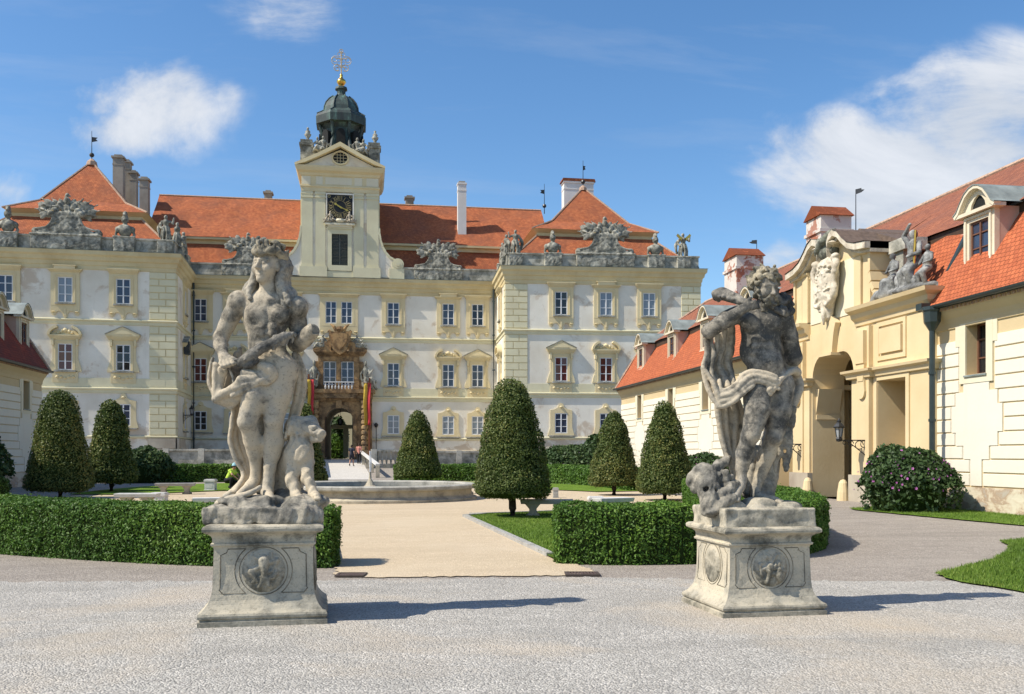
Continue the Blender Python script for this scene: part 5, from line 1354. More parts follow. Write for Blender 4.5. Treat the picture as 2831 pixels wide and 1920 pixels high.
def hedge(label, pts, wdt, h, dens, leaf, seed, near=lambda P: np.ones(len(P))):
    if len(pts) > 5:
        Pq = [np.array(p, float) for p in pts]; pts = []
        for i in range(len(Pq) - 1):
            p0, p1, p2, p3 = Pq[max(i - 1, 0)], Pq[i], Pq[i + 1], Pq[min(i + 2, len(Pq) - 1)]
            for j in range(6):
                t = j / 6; pts.append(tuple(.5 * (2 * p1 + (p2 - p0) * t + (2 * p0 - 5 * p1 + 4 * p2 - p3) * t * t + (3 * p1 - p0 - 3 * p2 + p3) * t ** 3)))
        pts.append(tuple(Pq[-1]))
    P0 = [Vector((p[0], p[1])) for p in pts]; L = [0.0]
    for a, b in zip(P0, P0[1:]): L.append(L[-1] + (b - a).length)
    c = P0[len(P0) // 2]
    o = thing('clipped_hedge', (c.x, c.y, 0), label, 'hedge', 0, 'clipped box hedges of the garden')
    pr = [(-wdt / 2, .0), (-wdt / 2 - .015, h * .5), (-wdt / 2 + .02, h - .10), (-wdt / 2 + .10, h - .015), (0, h + .02), (wdt / 2 - .10, h - .015), (wdt / 2 - .02, h - .10), (wdt / 2 + .015, h * .5), (wdt / 2, .0)]
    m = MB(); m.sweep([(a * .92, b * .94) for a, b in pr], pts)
    m.build('inner_hedge', M['coreshade'], o)
    r = np.random.default_rng(seed)
    A = np.array([[p.x, p.y] for p in P0]); Ls = np.array(L); tot = Ls[-1]
    pa = np.array(pr); sl = np.linalg.norm(np.diff(pa, axis=0), axis=1); per = sl.sum()
    n = int(tot * per * dens)
    s = r.uniform(0, tot, n); k = np.clip(np.searchsorted(Ls, s) - 1, 0, len(A) - 2); t = (s - Ls[k]) / (Ls[k + 1] - Ls[k])
    C = A[k] + (A[k + 1] - A[k]) * t[:, None]; D = unit(A[k + 1] - A[k]); 
    j = r.choice(len(sl), n, p=sl / per); tt = r.uniform(size=n); q = pa[j] + (pa[j + 1] - pa[j]) * tt[:, None]; dq = unit(pa[j + 1] - pa[j])
    Nn = np.stack([D[:, 1], -D[:, 0]], 1)
    X = np.concatenate([C + Nn * q[:, :1], q[:, 1:]], 1); N = np.concatenate([Nn * -dq[:, 1:], dq[:, :1]], 1)
    N = np.where((N[:, 2:] < -.2), -N, N)
    # closed ends
    E = []; EN = []
    for e, sg in ((0, -1), (-1, 1)):
        ne = int(wdt * h * dens * 1.1); a = r.uniform(-wdt / 2 + .03, wdt / 2 - .03, ne); z = r.uniform(0, h - .03, ne)
        d_ = unit(A[-1] - A[-2]) if e else unit(A[1] - A[0]); nn = np.array([d_[1], -d_[0]]); bulge = .10 * (1 - (2 * a / wdt) ** 2)
        E.append(np.concatenate([A[e] + nn * a[:, None] + d_ * (sg * bulge)[:, None], z[:, None]], 1)); EN.append(np.tile(np.array([d_[0] * sg, d_[1] * sg, .1]), (ne, 1)))
    X = np.concatenate([X] + E); N = np.concatenate([N] + EN)
    keep = r.uniform(size=len(X)) < near(X); X, N = X[keep], N[keep]
    off = lump(X, 4, seed) * .03 + lump(X, 13, seed + 3) * .028 - np.abs(r.normal(size=len(X))) * .03 + .012
    X = X + N * off[:, None]
    kk = r.choice(len(X), len(X) // 30); X[kk] += N[kk] * r.uniform(.01, .05, (len(kk), 1))
    V, Q, T = leaves(X, N + np.array([0, 0, .35]), leaf, leaf * .42, seed + 2, .8)
    link('foliage', np_mesh('foliage', V, Q, M['leafhedge'], T), None, o)
    return o
def oval_pts(y0, y1, side, a=11.4, b=20.5, n=14, xs=None):
    out = []
    for k in range(n + 1):
        f = k / n; sgn = -1 if y0 < FC.y else 1
        if xs is not None and f == 0: pass
        Y = y0 + (y1 - y0) * (f ** 1.9 if xs else f)
        q = max(0, 1 - abs((Y - 35.2) / b) ** 3) ** (1 / 3)
        out.append((axis_x(Y) + side * a * q, Y))
    return out
hedge('clipped green hedge curving behind the bearded statue to the right of the path', RH, .98, .88, 2100, .027, 21)
hedge('long clipped green hedge sweeping out behind the crowned statue to the left', LH, .98, .88, 2100, .027, 22, lambda P: np.where(P[:, 1] > 20.5, .2, 1.0))
hedge('far clipped hedge behind the fountain, right of the bridge', [(1.75, 57.6), (4.0, 57.4), (7.2, 56.6), (9.6, 54.2), (11.0, 50.5), (11.6, 46), (11.8, 40.5)], 1.0, 1.0, 330, .075, 23)
hedge('far clipped hedge left of the bridge, behind the stone bins', [(-2.9, 57.8), (-6, 57.6), (-10, 57.3), (-13.2, 56.6)], 1.0, 1.02, 330, .075, 24)
def shrub(label, p, rx, ry, h, n, leaf, seed, flowers=0, mat='leafshrub', cat='shrub', name='round_shrub', group=None):
    o = thing(name, (p[0], p[1], gz(p[1])), label, cat, 0, group); w = W[o.name]
    r = np.random.default_rng(seed)
    d = unit(r.normal(size=(n, 3))); d[:, 2] = np.where(r.uniform(size=n) < .7, np.abs(d[:, 2]), d[:, 2])
    rad = 1 + lump(d, 3.3, seed) * .13 + lump(d, 9, seed + 1) * .09 - np.abs(r.normal(size=n)) * .12
    P = d * rad[:, None] * np.array([rx, ry, h * .62]) + np.array([0, 0, h * .38])
    P = P[P[:, 2] > .04]; d2 = unit((P - np.array([0, 0, h * .4])) / np.array([rx, ry, h * .6]))
    V, Q, T = leaves(P, d2 + np.array([0, 0, .3]), leaf, leaf * .55, seed + 2, 1.0)
    link('crown', np_mesh('crown', V, Q, M[mat], T), w, o)
    m = MB(); m.lathe([(.62 * rx, .02), (rx * .74, h * .22), (rx * .78, h * .45), (rx * .6, h * .72), (rx * .3, h * .86), (.02, h * .9)], 16, cap=False); m.build('inner_crown', M['coreshade'], o, w)
    m = MB()
    for k in range(6):
        a = k * 1.05; m.tube([(.08 * math.cos(a), .08 * math.sin(a), 0), (.25 * rx * math.cos(a), .25 * rx * math.sin(a), h * .4)], [.03, .02], 5)
    m.build('stems', M['bark'], o, w)
    if flowers:
        m = MB()
        for k in range(flowers):
            v = unit(r.normal(size=3)); v[2] = abs(v[2]) - .12
            if v[1] > .5: v[1] = -v[1]
            q = Vector(v * np.array([rx, ry, h * .6]) * r.uniform(.98, 1.08) + np.array([0, 0, h * .4]))
            nn = Vector(v) + Vector((0, -.3, .2)); ax = nn.to_track_quat('Z', 'Y').to_matrix(); s_ = r.uniform(.022, .048)
            pts = [q + ax @ Vector((math.cos(a) * s_ * (1 if i % 2 == 0 else .62), math.sin(a) * s_ * (1 if i % 2 == 0 else .62), .012 * (i % 2))) for i, a in enumerate([2 * math.pi * i / 10 for i in range(10)])]
            c_ = q + ax @ Vector((0, 0, -.015))
            for i in range(10): m.face([c_, pts[i], pts[(i + 1) % 10]])
        m.build('blossoms', M['blossom'], o, w, fix=False)['kind'] = 'stuff'
    return o
shrub('broad flowering bush with pink blossoms before the gateway and cream wall', (15.25, 25.2), 1.42, 1.3, 1.9, 9500, .066, 31, 105, name='flowering_bush', cat='bush')
shrub('dark rounded shrub behind the smaller left cone tree', tpos(330, 54)[:2], 1.75, 1.5, 1.95, 4500, .11, 32)
shrub('large dark lilac shrub before the right pavilion, behind the far hedge', tpos(1300, 60)[:2], 2.3, 1.8, 2.2, 5200, .12, 33, 40)
shrub('taller dark shrub showing between the right pavilion and the cone trees', tpos(1345, 62)[:2], 1.2, 1.3, 2.8, 3400, .12, 34)
shrub('dark shrub under the far wing, half hidden by the bearded statue', (tpos(1600, 43)[0], tpos(1600, 43)[1]), 1.5, 1.2, 1.65, 3600, .09, 35, 14)
shrub('dark bush at the very left edge before the shaded wing', (tpos(-48, 33)[0], tpos(-48, 33)[1]), 1.0, 1.0, 2.3, 3600, .08, 36)
shrub('bright green shrub seen through the passage in the inner court', (PX - .75, 104), 1.0, 1.0, 2.6, 2200, .13, 37, 0, 'leafhedge')
shrub('dark tree filling the dim end of the passage in the inner court', (PX - .9, 108), 1.4, 1.2, 4.6, 2600, .16, 38, 0, 'leafshrub')

# ---------------------------------------------------------------- grass blades on the nearest lawns
def blades(name, poly, n, z, seed, h=.05):
    r = np.random.default_rng(seed); A = np.array(poly); lo, hi = A.min(0), A.max(0)
    out = []
    while sum(len(x) for x in out) < n:
        P = r.uniform(lo, hi, (n, 2)); ins = np.zeros(n, bool); j = len(A) - 1
        for i in range(len(A)):
            c = ((A[i, 1] > P[:, 1]) != (A[j, 1] > P[:, 1])) & (P[:, 0] < (A[j, 0] - A[i, 0]) * (P[:, 1] - A[i, 1]) / (A[j, 1] - A[i, 1] + 1e-12) + A[i, 0]); ins ^= c; j = i
        out.append(P[ins])
    P = np.concatenate(out)[:n]; n = len(P); a = r.uniform(0, 6.28, n); hh = h * r.uniform(.5, 1.3, n); w = .006
    d = np.stack([np.cos(a), np.sin(a)], 1); l = r.normal(size=(n, 2)) * h * .4
    B = np.concatenate([P, np.full((n, 1), z)], 1)
    V = np.stack([B + np.c_[d * w, np.zeros(n)], B - np.c_[d * w, np.zeros(n)], B + np.c_[l, hh]], 1).reshape(-1, 3)
    T = np.repeat(np.clip(.5 + .3 * lump(B, 1.5, seed) + r.normal(size=n) * .2, 0, 1), 3)
    o = link(name, np_mesh(name, V, np.arange(3 * n).reshape(n, 3), M['blade'], T)); o['kind'] = 'stuff'; return o
M['blade'] = leafmat('grass_blades', (0.08, 0.14, 0.017), (0.14, 0.24, 0.03), (0.25, 0.31, 0.06), .5)
vis = [p for p in FRONT if True]
blades('grass', [p for p in FRONT[:6]] + [(14.0, 16.7), (14.0, 10.0), (9.0, 8.6)] + FRONT[9:], 60000, .03, 41, .045)
blades('grass', QL[1, -1], 60000, .045, 42, .04)
blades('grass', STRIP, 12000, .03, 43, .05)

# ---------------------------------------------------------------- fountain
fo = thing('fountain', FC, 'low round stone fountain basin with a thin water jet', 'fountain')
m = MB(); m.lathe([(3.90, 0), (3.90, .10), (3.78, .14), (3.70, .20), (3.70, .40), (3.46, .40), (3.46, 0)], 64, FC, cap=False); m.build('basin_wall', M['limestone'], fo)
m = MB(); m.lathe([(3.42, .40), (3.80, .40), (3.86, .45), (3.86, .53), (3.80, .57), (3.48, .57), (3.42, .53), (3.42, .40)], 64, FC, cap=False); m.build('rim', M['rim'] if 'rim' in M else stone('grey_rim_stone', (.46, .44, .38), (.34, .33, .29), (.12, .12, .10), 1.0, None, .3, .64), fo)
m = MB(); m.lathe([(3.47, 0), (0.01, 0.0)], 48, (FC.x, FC.y, .40), cap=False); m.build('water', M['water'], fo)
m = MB(); m.lathe([(.30, .40), (.18, .50), (.10, .64), (.05, .74), (.035, .98)], 12, FC); m.build('nozzle', M['limestone'], fo)
def jet():
    t = NT('water_jet'); g_ = t.n('ShaderNodeBsdfTransparent'); mx_ = t.n('ShaderNodeMixShader'); mx_.inputs[0].default_value = .55
    t.fin((.78, .80, .82), .3, .5); t.l(g_.outputs[0], mx_.inputs[1]); t.l(t.b.outputs[0], mx_.inputs[2]); t.l(mx_.outputs[0], t.out.inputs[0]); return t.mat
m = MB(); m.tube([(FC.x, FC.y, .95), (FC.x + .01, FC.y, 1.3), (FC.x, FC.y, 1.75)], [.035, .05, .04], 8); m.build('water_jet', jet(), fo)

# ---------------------------------------------------------------- benches, stone bins
def bench(u, v, L, rz, label, z=.45, mat='marble', legmat='limestone', solid=False):
    p = gnd(u * 1.2182, v * 1.2182, z)
    o = thing('stone_bench', (p.x, p.y, 0), label, 'bench', R(rz), 'stone benches round the fountain'); w = W[o.name]
    m = MB(); m.frustum((-L / 2, L / 2, -.24, .24), z - .11, (-L / 2 - .02, L / 2 + .02, -.26, .26), z - .03); m.box(-L / 2 - .02, L / 2 + .02, -.26, .26, z - .03, z); m.build('seat', M[mat], o, w)
    for s_ in (-1, 1):
        m = MB(); c = s_ * (L / 2 - .30)
        m.prism([(c - .17, 0), (c + .17, 0), (c + .17, .06), (c + .09, .14), (c + .09, .22), (c + .20, z - .11), (c - .20, z - .11), (c - .09, .22), (c - .09, .14), (c - .17, .06)], -.19, .19); m.build('leg', M[legmat], o, w)
    return o
bench(1241, 1134, 1.32, -12, 'grey stone bench on the sand right of the big cone tree', .46, 'kerb')
bench(1392, 1130, 1.0, 20, 'pale stone bench behind the right hedge beside a white bin')
bench(312, 1120, 1.20, -4, 'white topped stone bench next to a white bin, left behind the hedge')
bench(398, 1097, 1.50, 4, 'grey stone bench in front of the lawn, under the far left hedge', .46, 'kerb', 'pedestal')
bench(487, 1130, 1.1, 8, 'white stone bench right behind the hedge beside the crowned statue')
bench(1045, 1097, 1.25, 14, 'white stone bench to the right of the fountain basin, near the big cone tree')
def bin_(u, v0, v1, wdt, label, mat='marble', cap=True):
    p = gnd(u * 1.2182, v1 * 1.2182); h = (v1 - v0) / 2163 * dep(p); w = wdt / 2163 * dep(p)
    o = thing('stone_bin', (p.x, p.y, 0), label, 'bin', R(-6), 'square stone bins by the benches'); ww = W[o.name]
    m = MB(); m.box(-w * .44, w * .44, -w * .44, w * .44, .06, h - .10); 
    for k in range(4):
        Rm = Matrix.Rotation(k * math.pi / 2, 4, 'Z'); m.box(-w * .30, w * .30, -w * .455, -w * .43, .14, h - .18, Rm)
    m.build('body', M[mat], o, ww)
    m = MB(); m.box(-w * .5, w * .5, -w * .5, w * .5, 0, .06); m.build('base', M[mat], o, ww)
    m = MB(); m.box(-w * .5, w * .5, -w * .5, w * .5, h - .10, h - .03); m.box(-w * .44, w * .44, -w * .44, w * .44, h - .03, h); m.build('rim', M[mat], o, ww)
    return o
bin_(478, 1088, 1115, 25, 'white square stone bin on the lawn edge left of the crowned statue')
bin_(362, 1118, 1146, 34, 'white square stone bin standing against the bench behind the left hedge')
bin_(1352, 1127, 1148, 36, 'low white square stone bin behind the right hedge')
bin_(1261, 1107, 1131, 13, 'slim grey stone post on the sand behind the right bench', 'kerb')

# ---------------------------------------------------------------- parapets of the moat and the bridge
def parapet(label, a, b, top, name='stone_parapet', open_=False, group='stone parapets before the palace'):
    a, b = Vector(a), Vector(b); L = (b - a).length; rz = math.atan2(b.y - a.y, b.x - a.x)
    z0 = gz(a.y); o = thing(name, (a.x, a.y, z0), label, 'parapet', rz, group); w = W[o.name]; h = top - z0
    n = max(1, round(L / 2.6))
    m = MB(); m.box(0, L, -.2, .2, 0, .35); m.build('base', M['attic'], o, w)
    if open_:
        k = 0; x = .3
        while x < L - .2:
            m = MB(); m.lathe([(.05, .35), (.10, h * .45), (.05, h * .75), (.08, h - .14)], 8, (x, 0, 0)); m.build('baluster', M['attic'], o, w); x += .34
    else:
        m = MB(); m.box(0, L, -.12, .12, .35, h - .14)
        m.build('wall', M['attic'], o, w)
    m = MB(); m.box(-.1, L + .1, -.24, .24, h - .14, h); m.build('coping', M['attic'], o, w)
    for k in range(n + 1):
        m = MB(); x = L * k / n; m.box(x - .22, x + .22, -.26, .26, 0, h + .05); m.build('pier', M['attic'], o, w)
    return o
parapet('dark stained stone parapet before the left pavilion corner', (-15.0, 75.5), (-4.6, 75.2), 2.0)
parapet('open stone balustrade right of the bridge, before the palace', (0.6, 75.2), (4.4, 75.4), 1.95, 'stone_balustrade', True)
parapet('stone parapet behind the far right hedge, before the palace', (4.8, 75.4), (12.2, 75.6), 1.85)
def rail(label, a, b):
    a, b = Vector(a), Vector(b); o = thing('bridge_rail', (a.x, a.y, gz(a.y)), label, 'railing', 0, 'pale stone railings of the bridge')
    m = MB(); d = (b - a)
    n = Vector((d.y, -d.x, 0)).normalized() * .14
    vs = [p + s_ * n + Vector((0, 0, dz)) for p in (a, b) for s_, dz in ((-1, -.12), (1, -.12), (1, 0), (-1, 0))]
    m.mesh(vs, [(0, 1, 2, 3), (7, 6, 5, 4), (0, 4, 5, 1), (1, 5, 6, 2), (2, 6, 7, 3), (3, 7, 4, 0)]); m.build('handrail', M['marble'], o)
    for k in range(5):
        p = a + d * k / 4; m = MB(); m.box(p.x - .13, p.x + .13, p.y - .13, p.y + .13, gz(p.y), p.z - .10); m.build('pier', M['pedestal'], o)
rail('pale sloping stone rail along the right side of the bridge', (-.55, 86, 1.95), (.75, 63.5, .98))
rail('pale sloping stone rail along the left side of the bridge, behind the crowned statue', (-4.35, 86, 1.95), (-3.2, 63.5, .98))

# information board
p = at_y(877, 1250, 61); o = thing('information_board', (p.x, p.y, gz(61)), 'white information board on a post left of the bridge', 'sign')
m = MB(); m.box(p.x - .21, p.x + .21, 60.98, 61.02, 1.42, 2.04); m.build('panel', M['sash'], o)
m = MB(); m.box(p.x - .02, p.x + .15, 60.965, 60.978, 1.52, 1.94); m.build('picture', flat('dark_blue_print', (.03, .05, .12)), o)
m = MB(); m.tube([(p.x, 61.04, 0), (p.x, 61.04, 1.95)], .035, 6); m.build('post', M['iron'], o)
# flags on long poles either side of the portal
for u0, u1, v0, v1, lab, sgn in ((1005, 1025, 1060, 1176, 'yellow and red banner hanging to the right of the brown portal', 1), (850, 868, 1050, 1151, 'yellow and red banner hanging to the left of the brown portal, beside the statue', -1)):
    Yf = 88.9; a, b = at_y(u0, v0, Yf), at_y(u1, v1, Yf)
    o = thing('hanging_banner', ((a.x + b.x) / 2, Yf, 1.05), lab, 'flag', 0, 'banners hanging at the portal')
    n = 14
    for nm, f0, f1, mat in (('yellow_stripe', 0, .52, 'flagyellow'), ('red_stripe', .52, 1, 'flagred')):
        V = []; F_ = []
        for i in range(n + 1):
            for j in range(5):
                f = f0 + (f1 - f0) * j / 4; z = a.z + (b.z - a.z) * i / n; sway = math.sin(i * .55 + sgn) * .05
                V.append((a.x + (b.x - a.x) * (f * (1 - .12 * i / n) + .06 * i / n) + sway * .6, Yf - .12 * math.sin(f * 7 + i * .18) * (.3 + i / n) + sway, z))
        for i in range(n):
            for j in range(4): F_.append((i * 5 + j, i * 5 + j + 1, i * 5 + j + 6, i * 5 + j + 5))
        m = MB(); m.mesh(V, F_); ob = m.build(nm, M[mat], o, None, True); md = ob.modifiers.new('thick', 'SOLIDIFY'); md.thickness = .012
    m = MB(); m.tube([(a.x - .1, Yf + .02, a.z + .02), (b.x + .1, Yf + .02, a.z + .02)], .03, 6); m.build('crossbar', M['pole'], o)
    px_ = b.x - .12 if sgn > 0 else a.x + .1
    m = MB(); m.tube([(px_, Yf + .12, 1.0), (px_, Yf + .12, a.z + .5)], .085, 7); m.build('pole', M['pole'], o)
# a slim lamp on the wall right of the portal
p = at_y(1040, 1228, 89.8); q = at_y(1040, 1176, 89.8)
o = thing('slim_wall_lamp', (p.x, 89.8, 1.05), 'slim black lamp on the white wall right of the portal banner', 'lamp')
m = MB(); m.tube([(p.x, 89.9, 1.9), (q.x, 89.9, q.z - .2)], .035, 5); m.build('post', M['iron'], o)
m = MB(); m.lathe([(.1, -.2), (.2, 0), (.18, .1), (0, .25)], 8, (q.x, 89.85, q.z)); m.build('head', M['iron'], o)
# ---------------------------------------------------------------- carving: bodies grown as one blended surface on a voxel grid
class Carve:
    def __init__(s, lo, hi, h):
        s.lo = np.array(lo, np.float32); s.h = h
        s.n = np.ceil((np.array(hi) - s.lo) / h).astype(int) + 1
        s.D = np.full(s.n, 0.6, np.float32)
        s.ax = [s.lo[i] + h * np.arange(s.n[i], dtype=np.float32) for i in range(3)]
    def win(s, lo, hi, pad):
        a = np.clip(np.floor((np.array(lo) - pad - s.lo) / s.h).astype(int), 0, s.n - 1); b = np.clip(np.ceil((np.array(hi) + pad - s.lo) / s.h).astype(int) + 1, 1, s.n)
        if np.any(b <= a): return None
        sl = tuple(slice(a[i], b[i]) for i in range(3))
        return sl, s.ax[0][sl[0]][:, None, None], s.ax[1][sl[1]][None, :, None], s.ax[2][sl[2]][None, None, :]
    def put(s, sl, d, k, op):
        A = s.D[sl]
        if op == '-': d = -d
        if k > 0:
            q = np.maximum(k - np.abs(A - d), 0) / k; q = q * q * k * .25
            s.D[sl] = (np.minimum(A, d) - q) if op == '+' else (np.maximum(A, d) + q)
        else: s.D[sl] = np.minimum(A, d) if op == '+' else np.maximum(A, d)
    def cap(s, a, b, ra, rb=None, k=.03, op='+'):
        a = np.array(a, np.float32); b = np.array(b, np.float32); rb = ra if rb is None else rb; rm = max(ra, rb)
        w = s.win(np.minimum(a, b), np.maximum(a, b), rm + k + s.h * 3)
        if w is None: return s
        sl, X, Y, Z = w; v = b - a; L = float(v @ v) + 1e-9
        t = np.clip(((X - a[0]) * v[0] + (Y - a[1]) * v[1] + (Z - a[2]) * v[2]) / L, 0, 1)
        d = np.sqrt((X - a[0] - t * v[0]) ** 2 + (Y - a[1] - t * v[1]) ** 2 + (Z - a[2] - t * v[2]) ** 2) - (ra + (rb - ra) * t)
        s.put(sl, d, k, op); return s
    def ball(s, c, r, k=.03, op='+'): return s.cap(c, c, r, r, k, op)
    def ell(s, c, r, Rm=None, k=.03, op='+'):
        c = np.array(c, np.float32); r = np.array(r, np.float32); m = float(r.max())
        w = s.win(c, c, m + k + s.h * 3)
        if w is None: return s
        sl, X, Y, Z = w; x, y, z = X - c[0], Y - c[1], Z - c[2]
        if Rm is not None:
            q = np.array(Rm, np.float32)[:3, :3].T
            x, y, z = q[0, 0] * x + q[0, 1] * y + q[0, 2] * z, q[1, 0] * x + q[1, 1] * y + q[1, 2] * z, q[2, 0] * x + q[2, 1] * y + q[2, 2] * z
        k0 = np.sqrt((x / r[0]) ** 2 + (y / r[1]) ** 2 + (z / r[2]) ** 2); k1 = np.sqrt((x / r[0] ** 2) ** 2 + (y / r[1] ** 2) ** 2 + (z / r[2] ** 2) ** 2) + 1e-6
        s.put(sl, k0 * (k0 - 1) / k1, k, op); return s
    def box(s, c, hw, r=.02, k=.02, op='+', rz=0.0):
        c = np.array(c, np.float32); m = float(np.linalg.norm(hw))
        w = s.win(c, c, m + k + s.h * 3)
        if w is None: return s
        sl, X, Y, Z = w; x, y, z = X - c[0], Y - c[1], Z - c[2]
        if rz: x, y = x * math.cos(rz) + y * math.sin(rz), -x * math.sin(rz) + y * math.cos(rz)
        qx, qy, qz = np.abs(x) - hw[0] + r, np.abs(y) - hw[1] + r, np.abs(z) - hw[2] + r
        d = np.sqrt(np.maximum(qx, 0) ** 2 + np.maximum(qy, 0) ** 2 + np.maximum(qz, 0) ** 2) + np.minimum(np.maximum(np.maximum(qx, qy), qz), 0) - r
        s.put(sl, d, k, op); return s
    def chain(s, pts, rs, k=.03, op='+', kin=None):
        """a run of tapering limbs, joined without swelling at the joints, then blended into the rest"""
        rs = rs if isinstance(rs, (list, tuple)) else [rs] * len(pts); P = np.array(pts, np.float32)
        w = s.win(P.min(0), P.max(0), max(rs) + k + s.h * 3)
        if w is None: return s
        sl, X, Y, Z = w; T = None; kin = k * .35 if kin is None else kin
        for i in range(len(P) - 1):
            a, v = P[i], P[i + 1] - P[i]; L = float(v @ v) + 1e-9
            t = np.clip(((X - a[0]) * v[0] + (Y - a[1]) * v[1] + (Z - a[2]) * v[2]) / L, 0, 1)
            d = np.sqrt((X - a[0] - t * v[0]) ** 2 + (Y - a[1] - t * v[1]) ** 2 + (Z - a[2] - t * v[2]) ** 2) - (rs[i] + (rs[i + 1] - rs[i]) * t)
            if T is None: T = d
            elif kin > 0: q = np.maximum(kin - np.abs(T - d), 0) / kin; T = np.minimum(T, d) - q * q * kin * .25
            else: T = np.minimum(T, d)
        s.put(sl, T, k, op); return s
    def curve(s, pts, rs, k=.03, n=4):
        """smooth chain through the points"""
        P = [np.array(p, float) for p in pts]; rs = rs if isinstance(rs, (list, tuple)) else [rs] * len(P); out = []; rr = []
        for i in range(len(P) - 1):
            p0, p1, p2, p3 = P[max(i - 1, 0)], P[i], P[i + 1], P[min(i + 2, len(P) - 1)]
            for j in range(n):
                t = j / n; out.append(.5 * (2 * p1 + (p2 - p0) * t + (2 * p0 - 5 * p1 + 4 * p2 - p3) * t * t + (3 * p1 - p0 - 3 * p2 + p3) * t ** 3)); rr.append(rs[i] + (rs[i + 1] - rs[i]) * t)
        out.append(P[-1]); rr.append(rs[-1]); return s.chain(out, rr, k, '+', 0.0)
    def cloth(s, rails, n, r=.022, amp=.03, k=.03, waves=3.0, ph=0.0, seed=0):
        """a hanging cloth between curved rails, its folds running along the rails"""
        Rr = [[np.array(p, float) for p in ra] for ra in rails]; m = len(Rr[0])
        for i in range(n):
            f = i / (n - 1) * (len(Rr) - 1); a = min(int(f), len(Rr) - 2); t = f - a
            w = math.sin(f / (len(Rr) - 1) * waves * 6.283 + ph)
            line = [Rr[a][j] * (1 - t) + Rr[a + 1][j] * t + np.array([0, -amp * w * (.35 + .65 * j / (m - 1)), 0]) for j in range(m)]
            s.curve(line, r * (1.15 + .35 * w), k, 3)
        return s
    def rough(s, amp, f, seed=0):
        r = np.random.default_rng(seed)
        X, Y, Z = s.ax[0][:, None, None], s.ax[1][None, :, None], s.ax[2][None, None, :]
        for o in range(5):
            d = r.normal(size=3); d = d / np.linalg.norm(d) * f * (1.5 ** o); p = r.uniform(0, 6.28); d2 = r.normal(size=3) * f
            s.D += (amp / (1 + .5 * o)) * np.sin(d[0] * X + d[1] * Y + d[2] * Z + p + 1.3 * np.sin(d2[0] * X + d2[1] * Y + d2[2] * Z)).astype(np.float32)
        return s
    def mesh(s, name, mat):
        D = s.D; D[0], D[-1], D[:, 0], D[:, -1], D[:, :, 0], D[:, :, -1] = [np.float32(.5)] * 6 if False else (.5, .5, .5, .5, .5, .5)
        n0, n1, n2 = D.shape; I = D < 0
        c = [(i, j, k) for i in (0, 1) for j in (0, 1) for k in (0, 1)]
        cnt = np.zeros((n0 - 1, n1 - 1, n2 - 1), np.int8)
        for i, j, k in c: cnt += I[i:n0 - 1 + i, j:n1 - 1 + j, k:n2 - 1 + k]
        act = (cnt > 0) & (cnt < 8); idx = np.argwhere(act); N = len(idx)
        vid = np.full(act.shape, -1, np.int64); vid[act] = np.arange(N)
        val = {q: D[idx[:, 0] + q[0], idx[:, 1] + q[1], idx[:, 2] + q[2]] for q in c}
        acc = np.zeros((N, 3)); num = np.zeros(N)
        for a in c:
            for ax in range(3):
                if a[ax] == 0:
                    b = list(a); b[ax] = 1; b = tuple(b); va, vb = val[a], val[b]; m = (va < 0) != (vb < 0)
                    t = va[m] / (va[m] - vb[m]); p = np.tile(np.array(a, float), (m.sum(), 1)); p[:, ax] += t; acc[m] += p; num[m] += 1
        V = (idx + acc / num[:, None]) * s.h + s.lo
        F = []
        for ax in range(3):
            o1, o2 = [(1, 2), (2, 0), (0, 1)][ax]
            sl0 = [slice(1, n - 1) for n in D.shape]; sl0[ax] = slice(0, D.shape[ax] - 1); sl1 = list(sl0); sl1[ax] = slice(1, D.shape[ax])
            A, B = I[tuple(sl0)], I[tuple(sl1)]; E = np.argwhere(A != B); inside = A[A != B]
            g = E.copy(); g[:, o1] += 1; g[:, o2] += 1
            def v(d1, d2):
                q = g.copy(); q[:, o1] -= d1; q[:, o2] -= d2; return vid[q[:, 0], q[:, 1], q[:, 2]]
            Q = np.stack([v(1, 1), v(0, 1), v(0, 0), v(1, 0)], 1); Q[~inside] = Q[~inside][:, ::-1]; F.append(Q)
        F = np.concatenate(F); F = F[(F >= 0).all(1)]
        return np_mesh(name, V, F, mat, None, True)
def rot3(yaw=0, pitch=0, roll=0):
    return np.array(Matrix.Rotation(R(yaw), 3, 'Z') @ Matrix.Rotation(R(pitch), 3, 'X') @ Matrix.Rotation(R(roll), 3, 'Y'))
